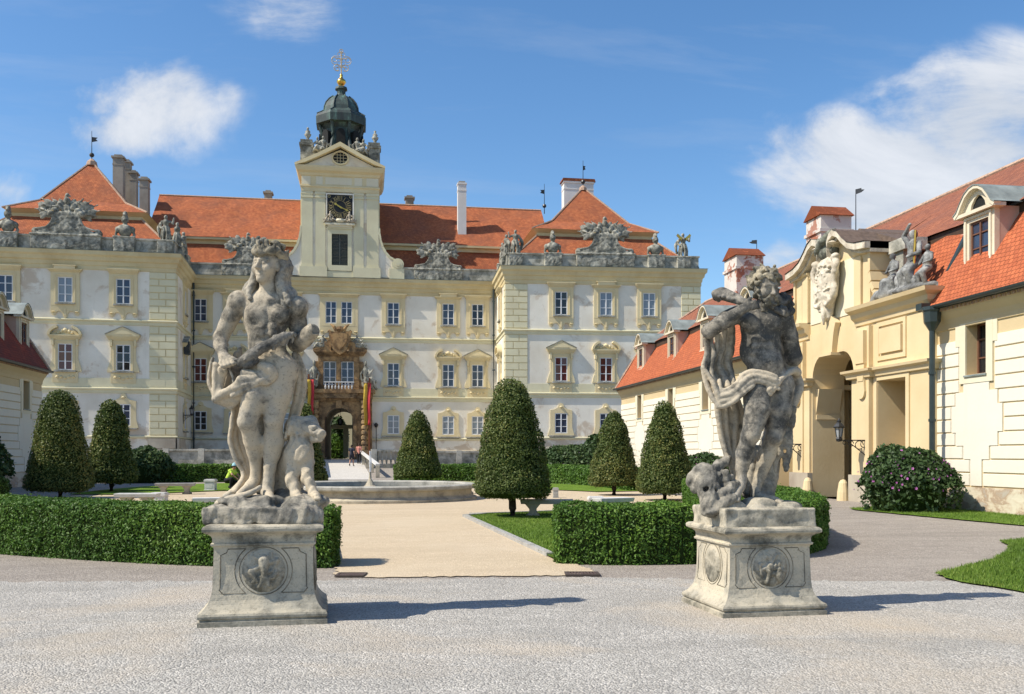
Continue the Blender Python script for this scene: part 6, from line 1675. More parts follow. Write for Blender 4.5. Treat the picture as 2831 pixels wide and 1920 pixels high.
def head(S, C, Rm, H, k=1.0, beard=False):
    """a head with brow, eyes, nose, mouth, cheeks, chin and ears; faces -y when Rm is the identity"""
    C = np.array(C, float)
    def P(x, f, u): return C + Rm @ (np.array([x, -f, u]) * H)
    S.ell(P(0, -.05, .10), np.array([.325, .41, .40]) * H, Rm, .02)
    S.ell(P(0, .08, -.18), np.array([.245, .27, .30]) * H, Rm, .05 * H / .35)
    S.ball(P(0, .255, -.415), .085 * H, .05 * H / .35)
    for s_ in (-1, 1):
        S.ball(P(s_ * .17, .22, -.14), .12 * H, .04)
        S.cap(P(s_ * .03, .35, .085), P(s_ * .20, .29, .085), .05 * H, .04 * H, .02)
        S.ball(P(s_ * .125, .40, .0), .082 * H, .02, '-')
        S.ball(P(s_ * .125, .285, -.0), .068 * H, .005)
        S.cap(P(s_ * .06, .345, .025), P(s_ * .19, .30, .02), .016 * H, .014 * H, .006)
        S.ball(P(s_ * .045, .395, -.15), .038 * H, .012)
        S.ell(P(s_ * .33, -.03, -.03), np.array([.045, .085, .13]) * H, Rm, .012)
    S.cap(P(0, .345, .07), P(0, .455, -.135), .036 * H, .05 * H, .015)
    S.cap(P(-.08, .325, -.245), P(.08, .325, -.245), .026 * H, .026 * H, .012); S.cap(P(-.06, .33, -.30), P(.06, .33, -.30), .032 * H, .032 * H, .012)
    S.cap(P(-.10, .36, -.272), P(.10, .36, -.272), .010 * H, .010 * H, .004, '-')
    return P
def curls(S, P, H, pts, r, seed, k=.008):
    rr = np.random.default_rng(seed)
    for x, f, u in pts:
        c = P(x, f, u); q = r * rr.uniform(.75, 1.25) * H
        S.ball(c, q, k); S.cap(c + rr.normal(size=3) * q * .8, c + rr.normal(size=3) * q * .9, q * .5, q * .35, k)

# the crowned youth with a hound-like panther (left pedestal)
U0, D0 = 737.0, 9.67
SX0 = (U0 - CXP) / FOC * D0
def place(u0, d): q = at_d(u0, HOR, d); return mtx((q.x, q.y, 0), -YAW)
def mk(origin_u, D_, org):
    X0 = (origin_u - CXP) / FOC * D_
    def f(crop, x, y, dp=0.0):
        u = org[crop][0] + x / 6.061; v = org[crop][1] + y / 6.061
        return np.array([(u - CXP) / FOC * (D_ + dp) - X0, dp, EYE + (HOR - v) / FOC * (D_ + dp)])
    return f
A = mk(U0, D0, {1: (560, 660), 2: (560, 900), 3: (560, 1150)})
LO, HI, VX = (-.62, -.5, .93), (.62, .55, 3.86), .0092
st1 = thing('stone_statue', tuple(place(U0, D0).translation + Vector((0, 0, .97))), 'weathered stone statue of a crowned long-haired youth with an animal sitting at its leg', 'statue')
W1 = place(U0, D0)
S = Carve((-.6, -.4, .93), (.6, .35, 3.86), .0076)
S.ell(A(1, 1060, 1330, .0), (.228, .145, .26), None, .05); S.ell(A(1, 890, 1260, -.092), (.112, .068, .098), None, .03); S.ell(A(1, 1270, 1280, -.092), (.112, .068, .098), None, .03)
S.ell(A(1, 1080, 1050, .02), (.24, .10, .10), None, .08)
S.ell(A(2, 1075, 330, .0), (.190, .128, .22), None, .06); S.ell(A(2, 1120, 560, -.03), (.195, .135, .16), None, .06); S.ell(A(2, 1170, 760, .0), (.228, .15, .17), None, .07)
for s_ in (-1, 1):
    for k in range(2): S.ell(A(1, 1075 + s_ * 95, 1480 + 105 * k, -.128), (.05, .026, .04), None, .02)
    S.ball(A(1, 1085 + (-475 if s_ < 0 else 500), 1060 if s_ < 0 else 1150, .01), .112, .03)
S.cap(A(1, 1075, 1150, -.15), A(2, 1110, 430, -.155), .014, .014, .022, '-'); S.cap(A(2, 1430, 500, -.10), A(2, 1230, 830, -.165), .012, .012, .02, '-'); S.cap(A(1, 800, 1440, -.13), A(1, 1010, 1440, -.165), .010, .010, .02, '-'); S.cap(A(1, 1130, 1450, -.165), A(1, 1350, 1450, -.13), .010, .010, .02, '-'); S.ball(A(2, 1130, 500, -.175), .014, .02, '-')
# standing leg and bent leg
S.chain([A(2, 1340, 760, -.01), A(2, 1270, 1150, -.05), A(3, 1195, 60, -.07)], [.160, .138, .094], .06); S.ball(A(3, 1190, 85, -.098), .056, .05)
S.chain([A(3, 1190, 120, -.06), A(3, 1180, 470, -.01), A(3, 1130, 850, .0), A(3, 1110, 1090, .0)], [.084, .098, .064, .053], .05); S.cap(A(3, 1255, 400, .01), A(3, 1215, 650, .02), .07, .05, .04)
S.cap(A(3, 1110, 1120, .01), A(3, 1080, 1290, -.02), .056, .062, .03); S.cap(A(3, 1085, 1290, -.03), A(3, 1150, 1400, -.20), .058, .040, .03)
for k in range(5): S.cap(A(3, 1105 + 24 * k, 1385 + 4 * k, -.18), A(3, 1115 + 25 * k, 1432 - 3 * k, -.25 + .01 * k), .021 if k else .026, .016, .006)
S.chain([A(2, 970, 780, -.02), A(2, 880, 1180, -.11), A(3, 745, 75, -.15)], [.152, .134, .092], .06); S.ball(A(3, 718, 85, -.172), .054, .05)
S.chain([A(3, 755, 120, -.13), A(3, 850, 440, -.03), A(3, 900, 800, .06), A(3, 885, 1060, .07)], [.084, .094, .062, .052], .05)
S.cap(A(3, 880, 1080, .08), A(3, 800, 1180, .03), .055, .055, .03); S.cap(A(3, 815, 1180, .03), A(3, 620, 1310, -.10), .055, .036, .03)
for k in range(5): S.cap(A(3, 640 - 12 * k, 1295 + 8 * k, -.09 - .012 * k), A(3, 565 + 6 * k, 1325 + 12 * k, -.13 - .014 * k), .020, .015, .006)
# arms and hands
S.chain([A(1, 610, 1085, .02), A(1, 470, 1330, .04), A(2, 300, 215, .05)], [.106, .090, .074], .04); S.chain([A(2, 300, 225, .05), A(2, 300, 330, -.03), A(2, 340, 470, -.14)], [.072, .070, .052], .03)
S.ell(A(2, 375, 560, -.18), (.062, .042, .070), rot3(0, 0, -40), .03)
for k in range(4):
    b0 = A(2, 300 + 62 * k, 640 - 22 * k, -.215); b1 = A(2, 330 + 62 * k, 690 - 18 * k, -.235); b2 = A(2, 395 + 58 * k, 728 - 32 * k, -.215)
    S.cap(A(2, 335 + 40 * k, 560 - 8 * k, -.2), b0, .021, .019, .008); S.cap(b0, b1, .019, .018, .006); S.cap(b1, b2, .018, .014, .006)
S.chain([A(2, 430, 520, -.17), A(2, 520, 560, -.21), A(2, 590, 600, -.20)], [.024, .021, .017], .012)
S.chain([A(1, 1560, 1160, .03), A(1, 1600, 1400, .08), A(2, 1590, 300, .10)], [.102, .090, .080], .04); S.chain([A(2, 1590, 310, .10), A(2, 1700, 230, .0), A(2, 1850, 85, -.10)], [.092, .088, .076], .04); S.box(A(2, 1925, -10, -.15), (.05, .09, .09), .01, .0, '-', .4)
# neck and head, turned and lifted to the viewer's left
S.chain([A(1, 1100, 1010, .02), A(1, 1110, 850, -.0), A(1, 1110, 700, .02)], [.105, .088, .088], .04); S.cap(A(1, 960, 1000, -.05), A(1, 1075, 1060, -.09), .03, .03, .04); S.cap(A(1, 1260, 1000, -.05), A(1, 1120, 1060, -.09), .03, .03, .04)
HP = head(S, A(1, 1095, 462, -.03), rot3(-24, -5, 4), .385)
S.rough(.0012, 20, 3)
link('figure', S.mesh('figure', M['statue']), W1, st1)
# hair and wreath
S = Carve((-.3, -.4, 2.7), (.4, .4, 3.86), VX)
S.ell(HP(0, -.16, .12), np.array([.36, .38, .40]) * .385, rot3(-24, -5, 4), .03)
for j, (x0, x1, x2, x3, dd) in enumerate([(1270, 1350, 1300, 1400, -.03), (1310, 1400, 1350, 1480, .02), (1330, 1430, 1390, 1530, .08), (1250, 1310, 1290, 1330, .0), (1200, 1330, 1400, 1450, .14)]):
    S.curve([A(1, x0, 260, dd), A(1, x1, 480, dd), A(1, x2, 760, dd - .02), A(1, x3, 960, dd - .06), A(1, x3 + 60, 1120 + 12 * j, dd - .09)], [.04, .052, .048, .04, .022], .012)
for j, (x0, x1, x2, x3, dd) in enumerate([(930, 880, 860, 790, -.02), (960, 900, 840, 740, .04), (990, 900, 830, 700, .1), (1000, 950, 910, 860, .06)]):
    S.curve([A(1, x0, 300, dd), A(1, x1, 520, dd), A(1, x2, 720, dd), A(1, x3, 900, dd - .04), A(1, x3 + 10, 1010 + 20 * j, dd - .08)], [.03, .036, .038, .034, .02], .012)
S.ell(HP(0, .30, -.10), np.array([.27, .22, .36]) * .385, rot3(-24, -5, 4), .01, '-')
link('hair', S.rough(.004, 30, 5).mesh('hair', M['statue_dark']), W1, st1)
S = Carve((-.3, -.42, 3.3), (.42, .42, 3.9), VX); rr = np.random.default_rng(4)
for k in range(34):
    a = k * 2 * math.pi / 34; q = HP(.365 * math.cos(a), -.05 + .42 * math.sin(a), .30 + .05 * math.sin(a * 3))
    S.ball(q, rr.uniform(.028, .044), .008); S.cap(q, q + np.array([rr.normal() * .02, rr.normal() * .02, rr.uniform(.02, .075)]), .024, .012, .006)
for k in range(7):
    a = k * .9; S.curve([HP(.3 * math.cos(a), .3 * math.sin(a), .36), HP(.34 * math.cos(a + .3), .34 * math.sin(a + .3), .56), HP(.2 * math.cos(a + .6), .2 * math.sin(a + .6), .60), HP(.16 * math.cos(a + .4), .16 * math.sin(a + .4), .45)], [.02, .024, .022, .018], .006)
link('wreath', S.rough(.004, 40, 6).mesh('wreath', M['statue_moss']), W1, st1)
# rough fur roll held across the belly
S = Carve(LO, HI, VX); rr = np.random.default_rng(8)
pts = [A(2, 640, 640, -.20), A(2, 780, 520, -.235), A(2, 960, 400, -.235), A(2, 1150, 300, -.225), A(2, 1330, 210, -.20), A(2, 1500, 150, -.08)]
S.curve(pts, [.046, .054, .052, .050, .048, .030], .02)
for k in range(70):
    t = rr.uniform(0, 4.99); i = int(t); q = pts[i] + (pts[i + 1] - pts[i]) * (t - i); d_ = rr.normal(size=3); d_ /= np.linalg.norm(d_); S.cap(q + d_ * .045, q + d_ * .066 + np.array([-.02, 0, -.02]), .016, .010, .006)
S.curve([A(2, 900, 580, -.2), A(2, 820, 640, -.23), A(2, 730, 690, -.22)], [.03, .035, .028], .01)
link('fur_roll', S.mesh('fur_roll', M['statue_black']), W1, st1)
# drapery
S = Carve(LO, HI, VX)
G = A(2, 1150, 830, -.15)
fan = []
for t, (x, y, dp) in enumerate([(720, 730, -.17), (640, 850, -.21), (590, 960, -.225), (545, 1070, -.215), (500, 1180, -.19), (640, 1150, -.195), (800, 1020, -.20), (930, 950, -.2)]):
    mid = (G + A(2, x, y, dp)) / 2 + np.array([0, -.03, -.012]); fan.append([G + np.array([0, -.01, .055 - .016 * t]), mid, A(2, x, y, dp)])
S.cloth(fan, 46, .017, .020, .014, 5.5)
S.curve([A(2, 980, 690, -.17), A(2, 1110, 720, -.19), A(2, 1180, 810, -.18), A(2, 1140, 900, -.17), A(2, 1060, 930, -.18)], [.05, .055, .055, .05, .03], .018)
S.curve([A(2, 1120, 880, -.18), A(2, 1060, 960, -.18), A(2, 920, 950, -.2)], [.04, .035, .03], .015)
S.curve([A(2, 610, 950, -.23), A(2, 480, 1060, -.21), A(2, 330, 1140, -.16), A(2, 215, 1240, -.10)], [.034, .030, .026, .020], .010)
S.curve([A(2, 170, 560, -.10), A(2, 120, 760, -.09), A(2, 110, 950, -.09), A(2, 170, 1110, -.09), A(2, 215, 1245, -.10)], [.016, .019, .022, .022, .020], .010)
S.cloth([[A(2, 200, 640, -.12), A(2, 190, 850, -.12), A(2, 200, 1050, -.12), A(2, 225, 1230, -.10)], [A(2, 300, 740, -.13), A(2, 290, 880, -.10), A(2, 270, 1050, -.10), A(2, 270, 1200, -.12)], [A(2, 385, 760, -.15), A(2, 350, 900, -.10), A(2, 310, 1040, -.10), A(2, 330, 1150, -.15)]], 16, .016, .016, .018, 2)
S.cloth([[A(2, 215, 1235, -.10), A(2, 340, 1130, -.16), A(2, 480, 1050, -.205), A(2, 610, 950, -.225)], [A(2, 220, 1250, -.09), A(2, 360, 1215, -.12), A(2, 510, 1150, -.16), A(2, 650, 1050, -.19)], [A(2, 225, 1260, -.07), A(2, 360, 1320, -.04), A(2, 520, 1350, -.04), A(2, 660, 1180, -.13)]], 14, .019, .014, .02, 1.5)
S.cloth([[A(2, 400, 700, .02), A(2, 380, 900, .02), A(2, 330, 1100, .0), A(2, 300, 1270, -.03)], [A(2, 560, 480, .10), A(2, 560, 800, .10), A(2, 470, 1100, .06), A(2, 420, 1330, .0)], [A(2, 640, 400, .14), A(2, 660, 800, .14), A(2, 620, 1100, .08), A(2, 540, 1350, -.02)]], 18, .014, .028, .014, 2.5)
S.curve([A(2, 455, 740, -.15), A(2, 500, 850, -.17), A(2, 520, 960, -.19)], .012, .008)
S.curve([A(2, 225, 1255, -.09), A(2, 330, 1310, -.06), A(2, 480, 1375, -.05), A(2, 600, 1260, -.12), A(2, 700, 1150, -.17)], [.019, .022, .022, .020, .024], .012)
S.cloth([[A(2, 520, 1300, .05), A(3, 500, 60, .08), A(3, 455, 430, .10), A(3, 570, 760, .12), A(3, 690, 1000, .14), A(3, 560, 1250, .02)], [A(2, 580, 1300, .12), A(3, 570, 60, .16), A(3, 560, 420, .16), A(3, 690, 760, .18), A(3, 760, 1000, .18), A(3, 620, 1300, .06)], [A(2, 700, 1300, .16), A(3, 680, 60, .2), A(3, 700, 420, .22), A(3, 800, 760, .22), A(3, 830, 1010, .2), A(3, 750, 1290, .1)]], 20, .015, .040, .012, 2.6)
S.cloth([[A(2, 1530, 480, .08), A(2, 1560, 760, .12), A(2, 1570, 1100, .16), A(2, 1480, 1500, .2), A(3, 1400, 400, .22)], [A(2, 1600, 500, .12), A(2, 1700, 760, .14), A(2, 1690, 1080, .18), A(2, 1590, 1500, .2), A(3, 1480, 300, .2)], [A(2, 1560, 560, .2), A(2, 1690, 820, .2), A(2, 1720, 1020, .22), A(2, 1640, 1400, .24), A(3, 1500, 250, .26)]], 18, .016, .038, .013, 2.2)
S.cloth([[A(3, 1230, 850, .2), A(3, 1240, 1100, .2), A(3, 1230, 1330, .18)], [A(3, 1330, 800, .24), A(3, 1330, 1050, .24), A(3, 1330, 1330, .22)], [A(3, 1450, 800, .3), A(3, 1440, 1080, .3), A(3, 1450, 1330, .3)]], 10, .024, .03, .02, 2)
S.curve([A(3, 250, 1475, -.2), A(3, 420, 1400, -.22), A(3, 620, 1350, -.22), A(3, 800, 1290, -.2), A(3, 960, 1200, -.12)], [.030, .034, .032, .030, .024], .015); S.curve([A(3, 400, 1350, .0), A(3, 520, 1250, .02), A(3, 640, 1130, .06)], [.04, .03, .03], .02)
S.chain([A(2, 1010, 1150, .10), A(3, 1000, 350, .15), A(3, 1010, 900, .17), A(3, 1030, 1250, .14)], [.07, .075, .07, .08], .03)
link('drapery', S.rough(.002, 24, 9).mesh('drapery', M['statue']), W1, st1)
# the animal
S = Carve((-.1, -.45, .93), (.62, .6, 2.1), VX)
S.chain([A(3, 1660, 330, .06), A(3, 1640, 480, .04), A(3, 1620, 680, .04), A(3, 1600, 880, .08)], [.095, .115, .140, .135], .05)
S.chain([A(3, 1560, 620, .1), A(3, 1440, 900, .22), A(3, 1420, 1150, .26)], [.13, .15, .16], .06)
S.ell(A(3, 1690, 620, -.02), (.095, .09, .13), None, .05)
S.chain([A(3, 1530, 830, .0), A(3, 1500, 1080, -.06), A(3, 1560, 1300, -.10)], [.088, .062, .056], .03); S.cap(A(3, 1570, 1335, -.11), A(3, 1620, 1380, -.2), .058, .045, .02)
S.chain([A(3, 1740, 800, .0), A(3, 1760, 1060, -.06), A(3, 1850, 1270, -.12)], [.080, .055, .050], .03); S.cap(A(3, 1860, 1310, -.13), A(3, 1910, 1370, -.22), .056, .042, .02)
for k in range(4): S.cap(A(3, 1600 + 24 * k, 1375, -.2), A(3, 1605 + 27 * k, 1405, -.25), .020, .015, .005); S.cap(A(3, 1880 + 22 * k, 1365, -.22), A(3, 1885 + 24 * k, 1392, -.27), .018, .014, .005)
Rh = rot3(0, 0, 0)
S.ell(A(3, 1750, 190, .02), (.115, .115, .105), None, .04); S.chain([A(3, 1800, 210, -.01), A(3, 1910, 260, -.05), A(3, 1975, 300, -.07)], [.085, .064, .050], .03); S.cap(A(3, 1860, 370, -.03), A(3, 1960, 380, -.06), .045, .034, .02); S.ball(A(3, 2000, 275, -.08), .026, .01)
S.cap(A(3, 1900, 335, -.12), A(3, 2010, 345, -.12), .012, .010, .006, '-'); S.ball(A(3, 1850, 215, -.11), .030, .012, '-'); S.ball(A(3, 1848, 218, -.095), .020, .004); S.cap(A(3, 1810, 180, -.09), A(3, 1890, 190, -.10), .022, .016, .012)
S.ell(A(3, 1640, 110, .0), (.045, .035, .06), None, .02); S.ell(A(3, 1830, 70, .06), (.05, .035, .055), None, .02)
rr = np.random.default_rng(3)
S.ell(A(3, 1545, 200, .02), (.095, .10, .115), None, .03)
for k in range(26):
    d_ = rr.normal(size=3); d_ /= np.linalg.norm(d_); q = A(3, 1560, 230, .02) + d_ * np.array([.10, .09, .12]); S.cap(q, q + np.array([d_[0] * .02, 0, -.05]), .026, .014, .01)
link('animal', S.rough(.0045, 30, 12).mesh('animal', M['statue']), W1, st1)
# rocky ground and block
S = Carve((-.66, -.55, .93), (.66, .55, 1.5), VX); rr = np.random.default_rng(6)
S.box((-.015, 0, 1.045), (.505, .43, .085), .02, .02); S.ball((.47, -.25, 1.03), .15, .05)
for k in range(46):
    x, y = rr.uniform(-.45, .5), rr.uniform(-.36, .4); S.ell((x, y, 1.10 + rr.uniform(0, .03)), (rr.uniform(.07, .16), rr.uniform(.06, .14), rr.uniform(.04, .085)), None, .02)
S.ell(A(3, 1100, 1440, -.1), (.16, .2, .07), None, .03); S.ell(A(3, 1780, 1440, -.1), (.2, .22, .075), None, .03); S.ell(A(3, 650, 1430, -.1), (.25, .2, .07), None, .04); S.ell(A(3, 1450, 1400, .2), (.3, .2, .12), None, .04)
link('rock_base', S.rough(.008, 16, 2).mesh('rock_base', M['statue_dark']), W1, st1)

# the bearded man with a lion's skin (right pedestal)
U1, D1 = 2077.0, 10.16
B = mk(U1, D1, {4: (1890, 720), 5: (1890, 960), 6: (1890, 1190)})
W2 = place(U1, D1)
st2 = thing('stone_statue', tuple(W2.translation + Vector((0, 0, .93))), 'blackened stone statue of a bearded man with raised crossing arm, club and animal skin', 'statue')
LO, HI = (-.75, -.55, .88), (.72, .6, 3.72)
S = Carve((-.6, -.5, .88), (.6, .45, 3.72), .0076)
S.ell(B(4, 1300, 1120, .0), (.222, .146, .25), None, .05); S.ell(B(4, 1130, 1050, -.095), (.11, .068, .092), None, .03); S.ell(B(4, 1470, 1050, -.095), (.113, .068, .092), None, .03); S.ell(B(4, 1320, 900, .02), (.24, .10, .10), None, .08)
S.ell(B(5, 1290, 60, .0), (.225, .14, .22), None, .07); S.ell(B(5, 1390, 270, -.07), (.175, .12, .13), None, .06); S.ell(B(5, 1400, 560, .0), (.25, .16, .17), None, .08); S.ball(B(5, 1410, 200, -.2), .014, .02, '-')
S.cap(B(4, 1310, 1000, -.155), B(5, 1370, 150, -.185), .014, .014, .022, '-'); S.cap(B(4, 1050, 1200, -.14), B(4, 1260, 1200, -.165), .010, .010, .02, '-'); S.cap(B(4, 1370, 1200, -.165), B(4, 1560, 1200, -.14), .010, .010, .02, '-')
for s_ in (-1, 1):
    for k in range(3): S.ell(B(4, 1310 + s_ * 100, 1330 + 110 * k, -.125), (.056, .028, .042), None, .018)
S.chain([B(5, 1220, 680, -.06), B(5, 1230, 1050, -.16), B(6, 1140, 50, -.20)], [.148, .134, .098], .05); S.ball(B(6, 1125, 80, -.232), .054, .05); S.ell(B(5, 1240, 800, -.13), (.12, .09, .16), None, .05)
S.chain([B(6, 1100, 110, -.19), B(6, 1020, 400, -.11), B(6, 970, 640, -.09), B(6, 970, 800, -.10)], [.084, .092, .064, .053], .05)
S.cap(B(6, 970, 830, -.09), B(6, 930, 960, -.14), .056, .056, .03); S.cap(B(6, 930, 950, -.14), B(6, 870, 1110, -.28), .056, .042, .03)
for k in range(5): S.cap(B(6, 820 + 28 * k, 1095 + 6 * k, -.27), B(6, 800 + 30 * k, 1150 + 8 * k, -.33), .021, .016, .006)
S.chain([B(5, 1620, 650, .0), B(5, 1600, 1050, -.04), B(5, 1530, 1500, -.04)], [.150, .130, .092], .05); S.ball(B(5, 1525, 1515, -.08), .052, .05)
S.chain([B(6, 1500, 130, -.02), B(6, 1390, 420, .05), B(6, 1280, 750, .10), B(6, 1200, 980, .10)], [.082, .092, .064, .053], .05)
S.cap(B(6, 1195, 1000, .10), B(6, 1210, 1110, .08), .058, .060, .03); S.cap(B(6, 1220, 1110, .07), B(6, 1560, 1180, -.02), .058, .036, .03)
for k in range(4): S.cap(B(6, 1540 + 10 * k, 1170 + 6 * k, -.01 - .02 * k), B(6, 1660 - 8 * k, 1195 + 5 * k, -.05 - .03 * k), .022, .016, .006)
# raised arm across the chest
S.chain([B(4, 960, 890, .03), B(4, 700, 1000, -.06), B(4, 430, 1185, -.13)], [.102, .090, .078], .04); S.chain([B(4, 430, 1190, -.14), B(4, 640, 1050, -.23), B(4, 990, 815, -.29)], [.076, .076, .052], .03)
S.ell(B(4, 1090, 765, -.30), (.072, .045, .052), rot3(0, 0, -28), .03)
for k in range(4):
    p0 = B(4, 1125 + 12 * k, 735 + 24 * k, -.33); p1 = B(4, 1195 + 12 * k, 700 + 28 * k, -.345); p2 = B(4, 1240 + 6 * k, 725 + 26 * k, -.32)
    S.cap(p0, p1, .021, .019, .008); S.cap(p1, p2, .019, .015, .006)
S.chain([B(4, 1060, 740, -.3), B(4, 1090, 670, -.31), B(4, 1120, 640, -.30)], [.023, .021, .016], .012)
S.chain([B(4, 1680, 990, .02), B(4, 1770, 1280, .08), B(5, 1850, 170, .14)], [.104, .092, .078], .04); S.chain([B(5, 1850, 180, .14), B(5, 1790, 270, .24), B(5, 1640, 330, .30)], [.086, .08, .062], .04)
S.chain([B(4, 1370, 880, .02), B(4, 1400, 740, -.02), B(4, 1390, 620, .0)], [.115, .10, .095], .04)
HP2 = head(S, B(4, 1365, 450, -.06), rot3(22, 14, -6), .37)
S.rough(.0012, 20, 13)
link('figure', S.mesh('figure', M['statue_soot']), W2, st2)
S = Carve((-.4, -.5, 2.8), (.5, .45, 3.74), VX); rr = np.random.default_rng(21)
S.ell(HP2(0, -.14, .16), np.array([.36, .38, .38]) * .37, rot3(22, 14, -6), .03)
pts = []
for k in range(150):
    v = unit(rr.normal(size=3)); v[2] = abs(v[2]) if rr.uniform() < .6 else v[2]
    f, x, u = v[1] * .43 - .06, v[0] * .38, v[2] * .44 + .10
    if f > .12 and u < .26: continue
    pts.append((x, f, u))
curls(S, HP2, .37, pts, .075, 22)
for k in range(60):
    x = rr.uniform(-.26, .26); u = rr.uniform(-.72, -.24); f = .40 - 1.6 * x * x - .25 * abs(u + .3) + rr.uniform(-.1, .02)
    if abs(x) < .1 and -.34 < u < -.2: continue
    curls(S, HP2, .37, [(x, f, u)], .06, 100 + k)
for s_ in (-1, 1):
    for k in range(10): curls(S, HP2, .37, [(s_ * (.29 - .006 * k), .06 + .02 * k, -.02 - .035 * k)], .06, 200 + k)
link('hair_and_beard', S.rough(.003, 40, 23).mesh('hair_and_beard', M['statue_moss']), W2, st2)
S = Carve(LO, HI, VX); rr = np.random.default_rng(31)
S.curve([B(4, 555, 585, -.10), B(4, 640, 560, -.12), B(4, 820, 620, -.17), B(4, 1000, 700, -.24), B(4, 1160, 770, -.28)], [.062, .067, .056, .045, .038], .025)
for k in range(16):
    a = rr.uniform(0, 6.28); t = rr.uniform(); q = B(4, 560 + 380 * t, 575 + 90 * t, -.11 - .1 * t) + np.array([0, math.sin(a), math.cos(a)]) * (.062 - .02 * t); S.ball(q, .018, .01)
link('club', S.rough(.004, 26, 32).mesh('club', M['statue_black']), W2, st2)
# cloak and sash
S = Carve(LO, HI, VX)
S.cloth([[B(4, 350, 1330, -.05), B(5, 365, 100, -.06), B(5, 312, 350, -.08), B(5, 360, 620, -.09), B(5, 450, 830, -.10), B(5, 560, 990, -.11)], [B(4, 420, 1340, .0), B(5, 440, 120, .0), B(5, 400, 380, -.02), B(5, 450, 620, -.05), B(5, 520, 820, -.08), B(5, 600, 985, -.10)], [B(4, 480, 1330, -.04), B(5, 520, 160, -.05), B(5, 480, 450, -.08), B(5, 545, 660, -.11), B(5, 595, 830, -.12), B(5, 640, 985, -.12)]], 20, .012, .016, .012, 1.6)
S.curve([B(5, 330, 350, -.10), B(5, 470, 560, -.12), B(5, 560, 760, -.13), B(5, 620, 980, -.13)], [.022, .026, .026, .022], .012)
S.curve([B(5, 600, 560, -.08), B(5, 620, 760, -.12), B(5, 640, 990, -.12)], [.02, .024, .022], .012)
S.curve([B(5, 570, 1000, -.11), B(5, 700, 985, -.14), B(5, 860, 900, -.19), B(5, 1040, 740, -.22), B(5, 1170, 640, -.22)], [.026, .028, .026, .024, .020], .010)
S.cloth([[B(5, 590, 740, -.09), B(5, 760, 700, -.12), B(5, 880, 600, -.15), B(5, 1000, 450, -.17), B(5, 1160, 400, -.175), B(5, 1380, 440, -.17), B(5, 1540, 500, -.16)], [B(5, 600, 830, -.12), B(5, 770, 790, -.16), B(5, 910, 690, -.19), B(5, 1040, 550, -.205), B(5, 1180, 490, -.205), B(5, 1390, 530, -.20), B(5, 1530, 570, -.185)], [B(5, 620, 930, -.12), B(5, 790, 890, -.15), B(5, 960, 770, -.185), B(5, 1080, 640, -.20), B(5, 1220, 580, -.20), B(5, 1430, 640, -.19), B(5, 1520, 660, -.18)]], 22, .017, .022, .014, 2.5)
S.curve([B(5, 700, 880, -.13), B(5, 900, 760, -.18), B(5, 1060, 610, -.20), B(5, 1220, 560, -.20), B(5, 1430, 620, -.19)], [.026, .028, .032, .032, .026], .010)
rr = np.random.default_rng(33)
for k in range(26): S.ball(B(5, 1480 + rr.normal() * 60, 680 + rr.normal() * 70, -.19 + rr.normal() * .012), rr.uniform(.022, .036), .008)
S.curve([B(5, 1560, 600, -.15), B(5, 1700, 480, -.1), B(5, 1820, 400, .0), B(5, 1900, 420, .1)], [.035, .035, .04, .05], .02)
S.cloth([[B(4, 520, 1290, .0), B(4, 520, 1520, .0), B(5, 420, 330, .0), B(5, 480, 600, -.04), B(5, 560, 800, -.08)], [B(4, 700, 1180, .05), B(4, 660, 1500, .08), B(5, 590, 300, .08), B(5, 700, 480, .06), B(5, 760, 640, .0)], [B(4, 860, 1050, .10), B(4, 850, 1500, .12), B(5, 800, 200, .12), B(5, 850, 420, .10), B(5, 880, 600, .04)]], 20, .013, .036, .012, 2.8)
S.cloth([[B(5, 540, 960, .0), B(5, 570, 1250, .04), B(6, 600, 60, .08), B(6, 690, 400, .10), B(6, 790, 660, .1), B(6, 860, 860, .06)], [B(5, 720, 980, .08), B(5, 740, 1260, .10), B(6, 740, 60, .14), B(6, 790, 400, .16), B(6, 850, 640, .14), B(6, 890, 860, .1)], [B(5, 940, 900, .14), B(5, 1010, 1200, .16), B(6, 960, 60, .2), B(6, 900, 400, .2), B(6, 910, 640, .18), B(6, 940, 860, .14)]], 22, .015, .046, .012, 3.0)
S.cloth([[B(4, 1640, 760, .1), B(4, 1760, 1100, .16), B(5, 1850, 330, .18), B(5, 1960, 640, .16), B(5, 1880, 860, .14), B(5, 1780, 1100, .16)], [B(4, 1500, 800, .16), B(4, 1600, 1200, .2), B(5, 1740, 420, .22), B(5, 1800, 700, .22), B(5, 1760, 900, .2), B(5, 1660, 1200, .2)]], 10, .028, .03, .025, 1.8)
link('drapery', S.rough(.002, 24, 34).mesh('drapery', M['statue']), W2, st2)
# lion skin: paws on the shoulder, hanging legs, tree stump behind, and the head at the foot
S = Carve(LO, HI, VX); rr = np.random.default_rng(41)
for k in range(30): q = B(4, 1670 + rr.normal() * 70, 740 + rr.normal() * 80, -.04 + rr.normal() * .04); S.cap(q, q + rr.normal(size=3) * .03, rr.uniform(.025, .04), .018, .01)
S.curve([B(4, 1480, 780, -.1), B(4, 1600, 840, -.11), B(4, 1720, 880, -.08), B(4, 1800, 860, .0)], [.03, .036, .04, .04], .015)
link('skin_paws', S.rough(.005, 26, 42).mesh('skin_paws', M['statue_black']), W2, st2)
S = Carve(LO, HI, VX)
S.curve([B(5, 1780, 1050, .14), B(5, 1760, 1350, .16), B(6, 1730, 200, .16), B(6, 1725, 450, .16), B(6, 1725, 660, .15)], [.07, .055, .062, .05, .026], .03); S.curve([B(6, 1690, 120, .16), B(6, 1600, 350, .18), B(6, 1545, 520, .18), B(6, 1540, 680, .17)], [.06, .055, .036, .016], .03)
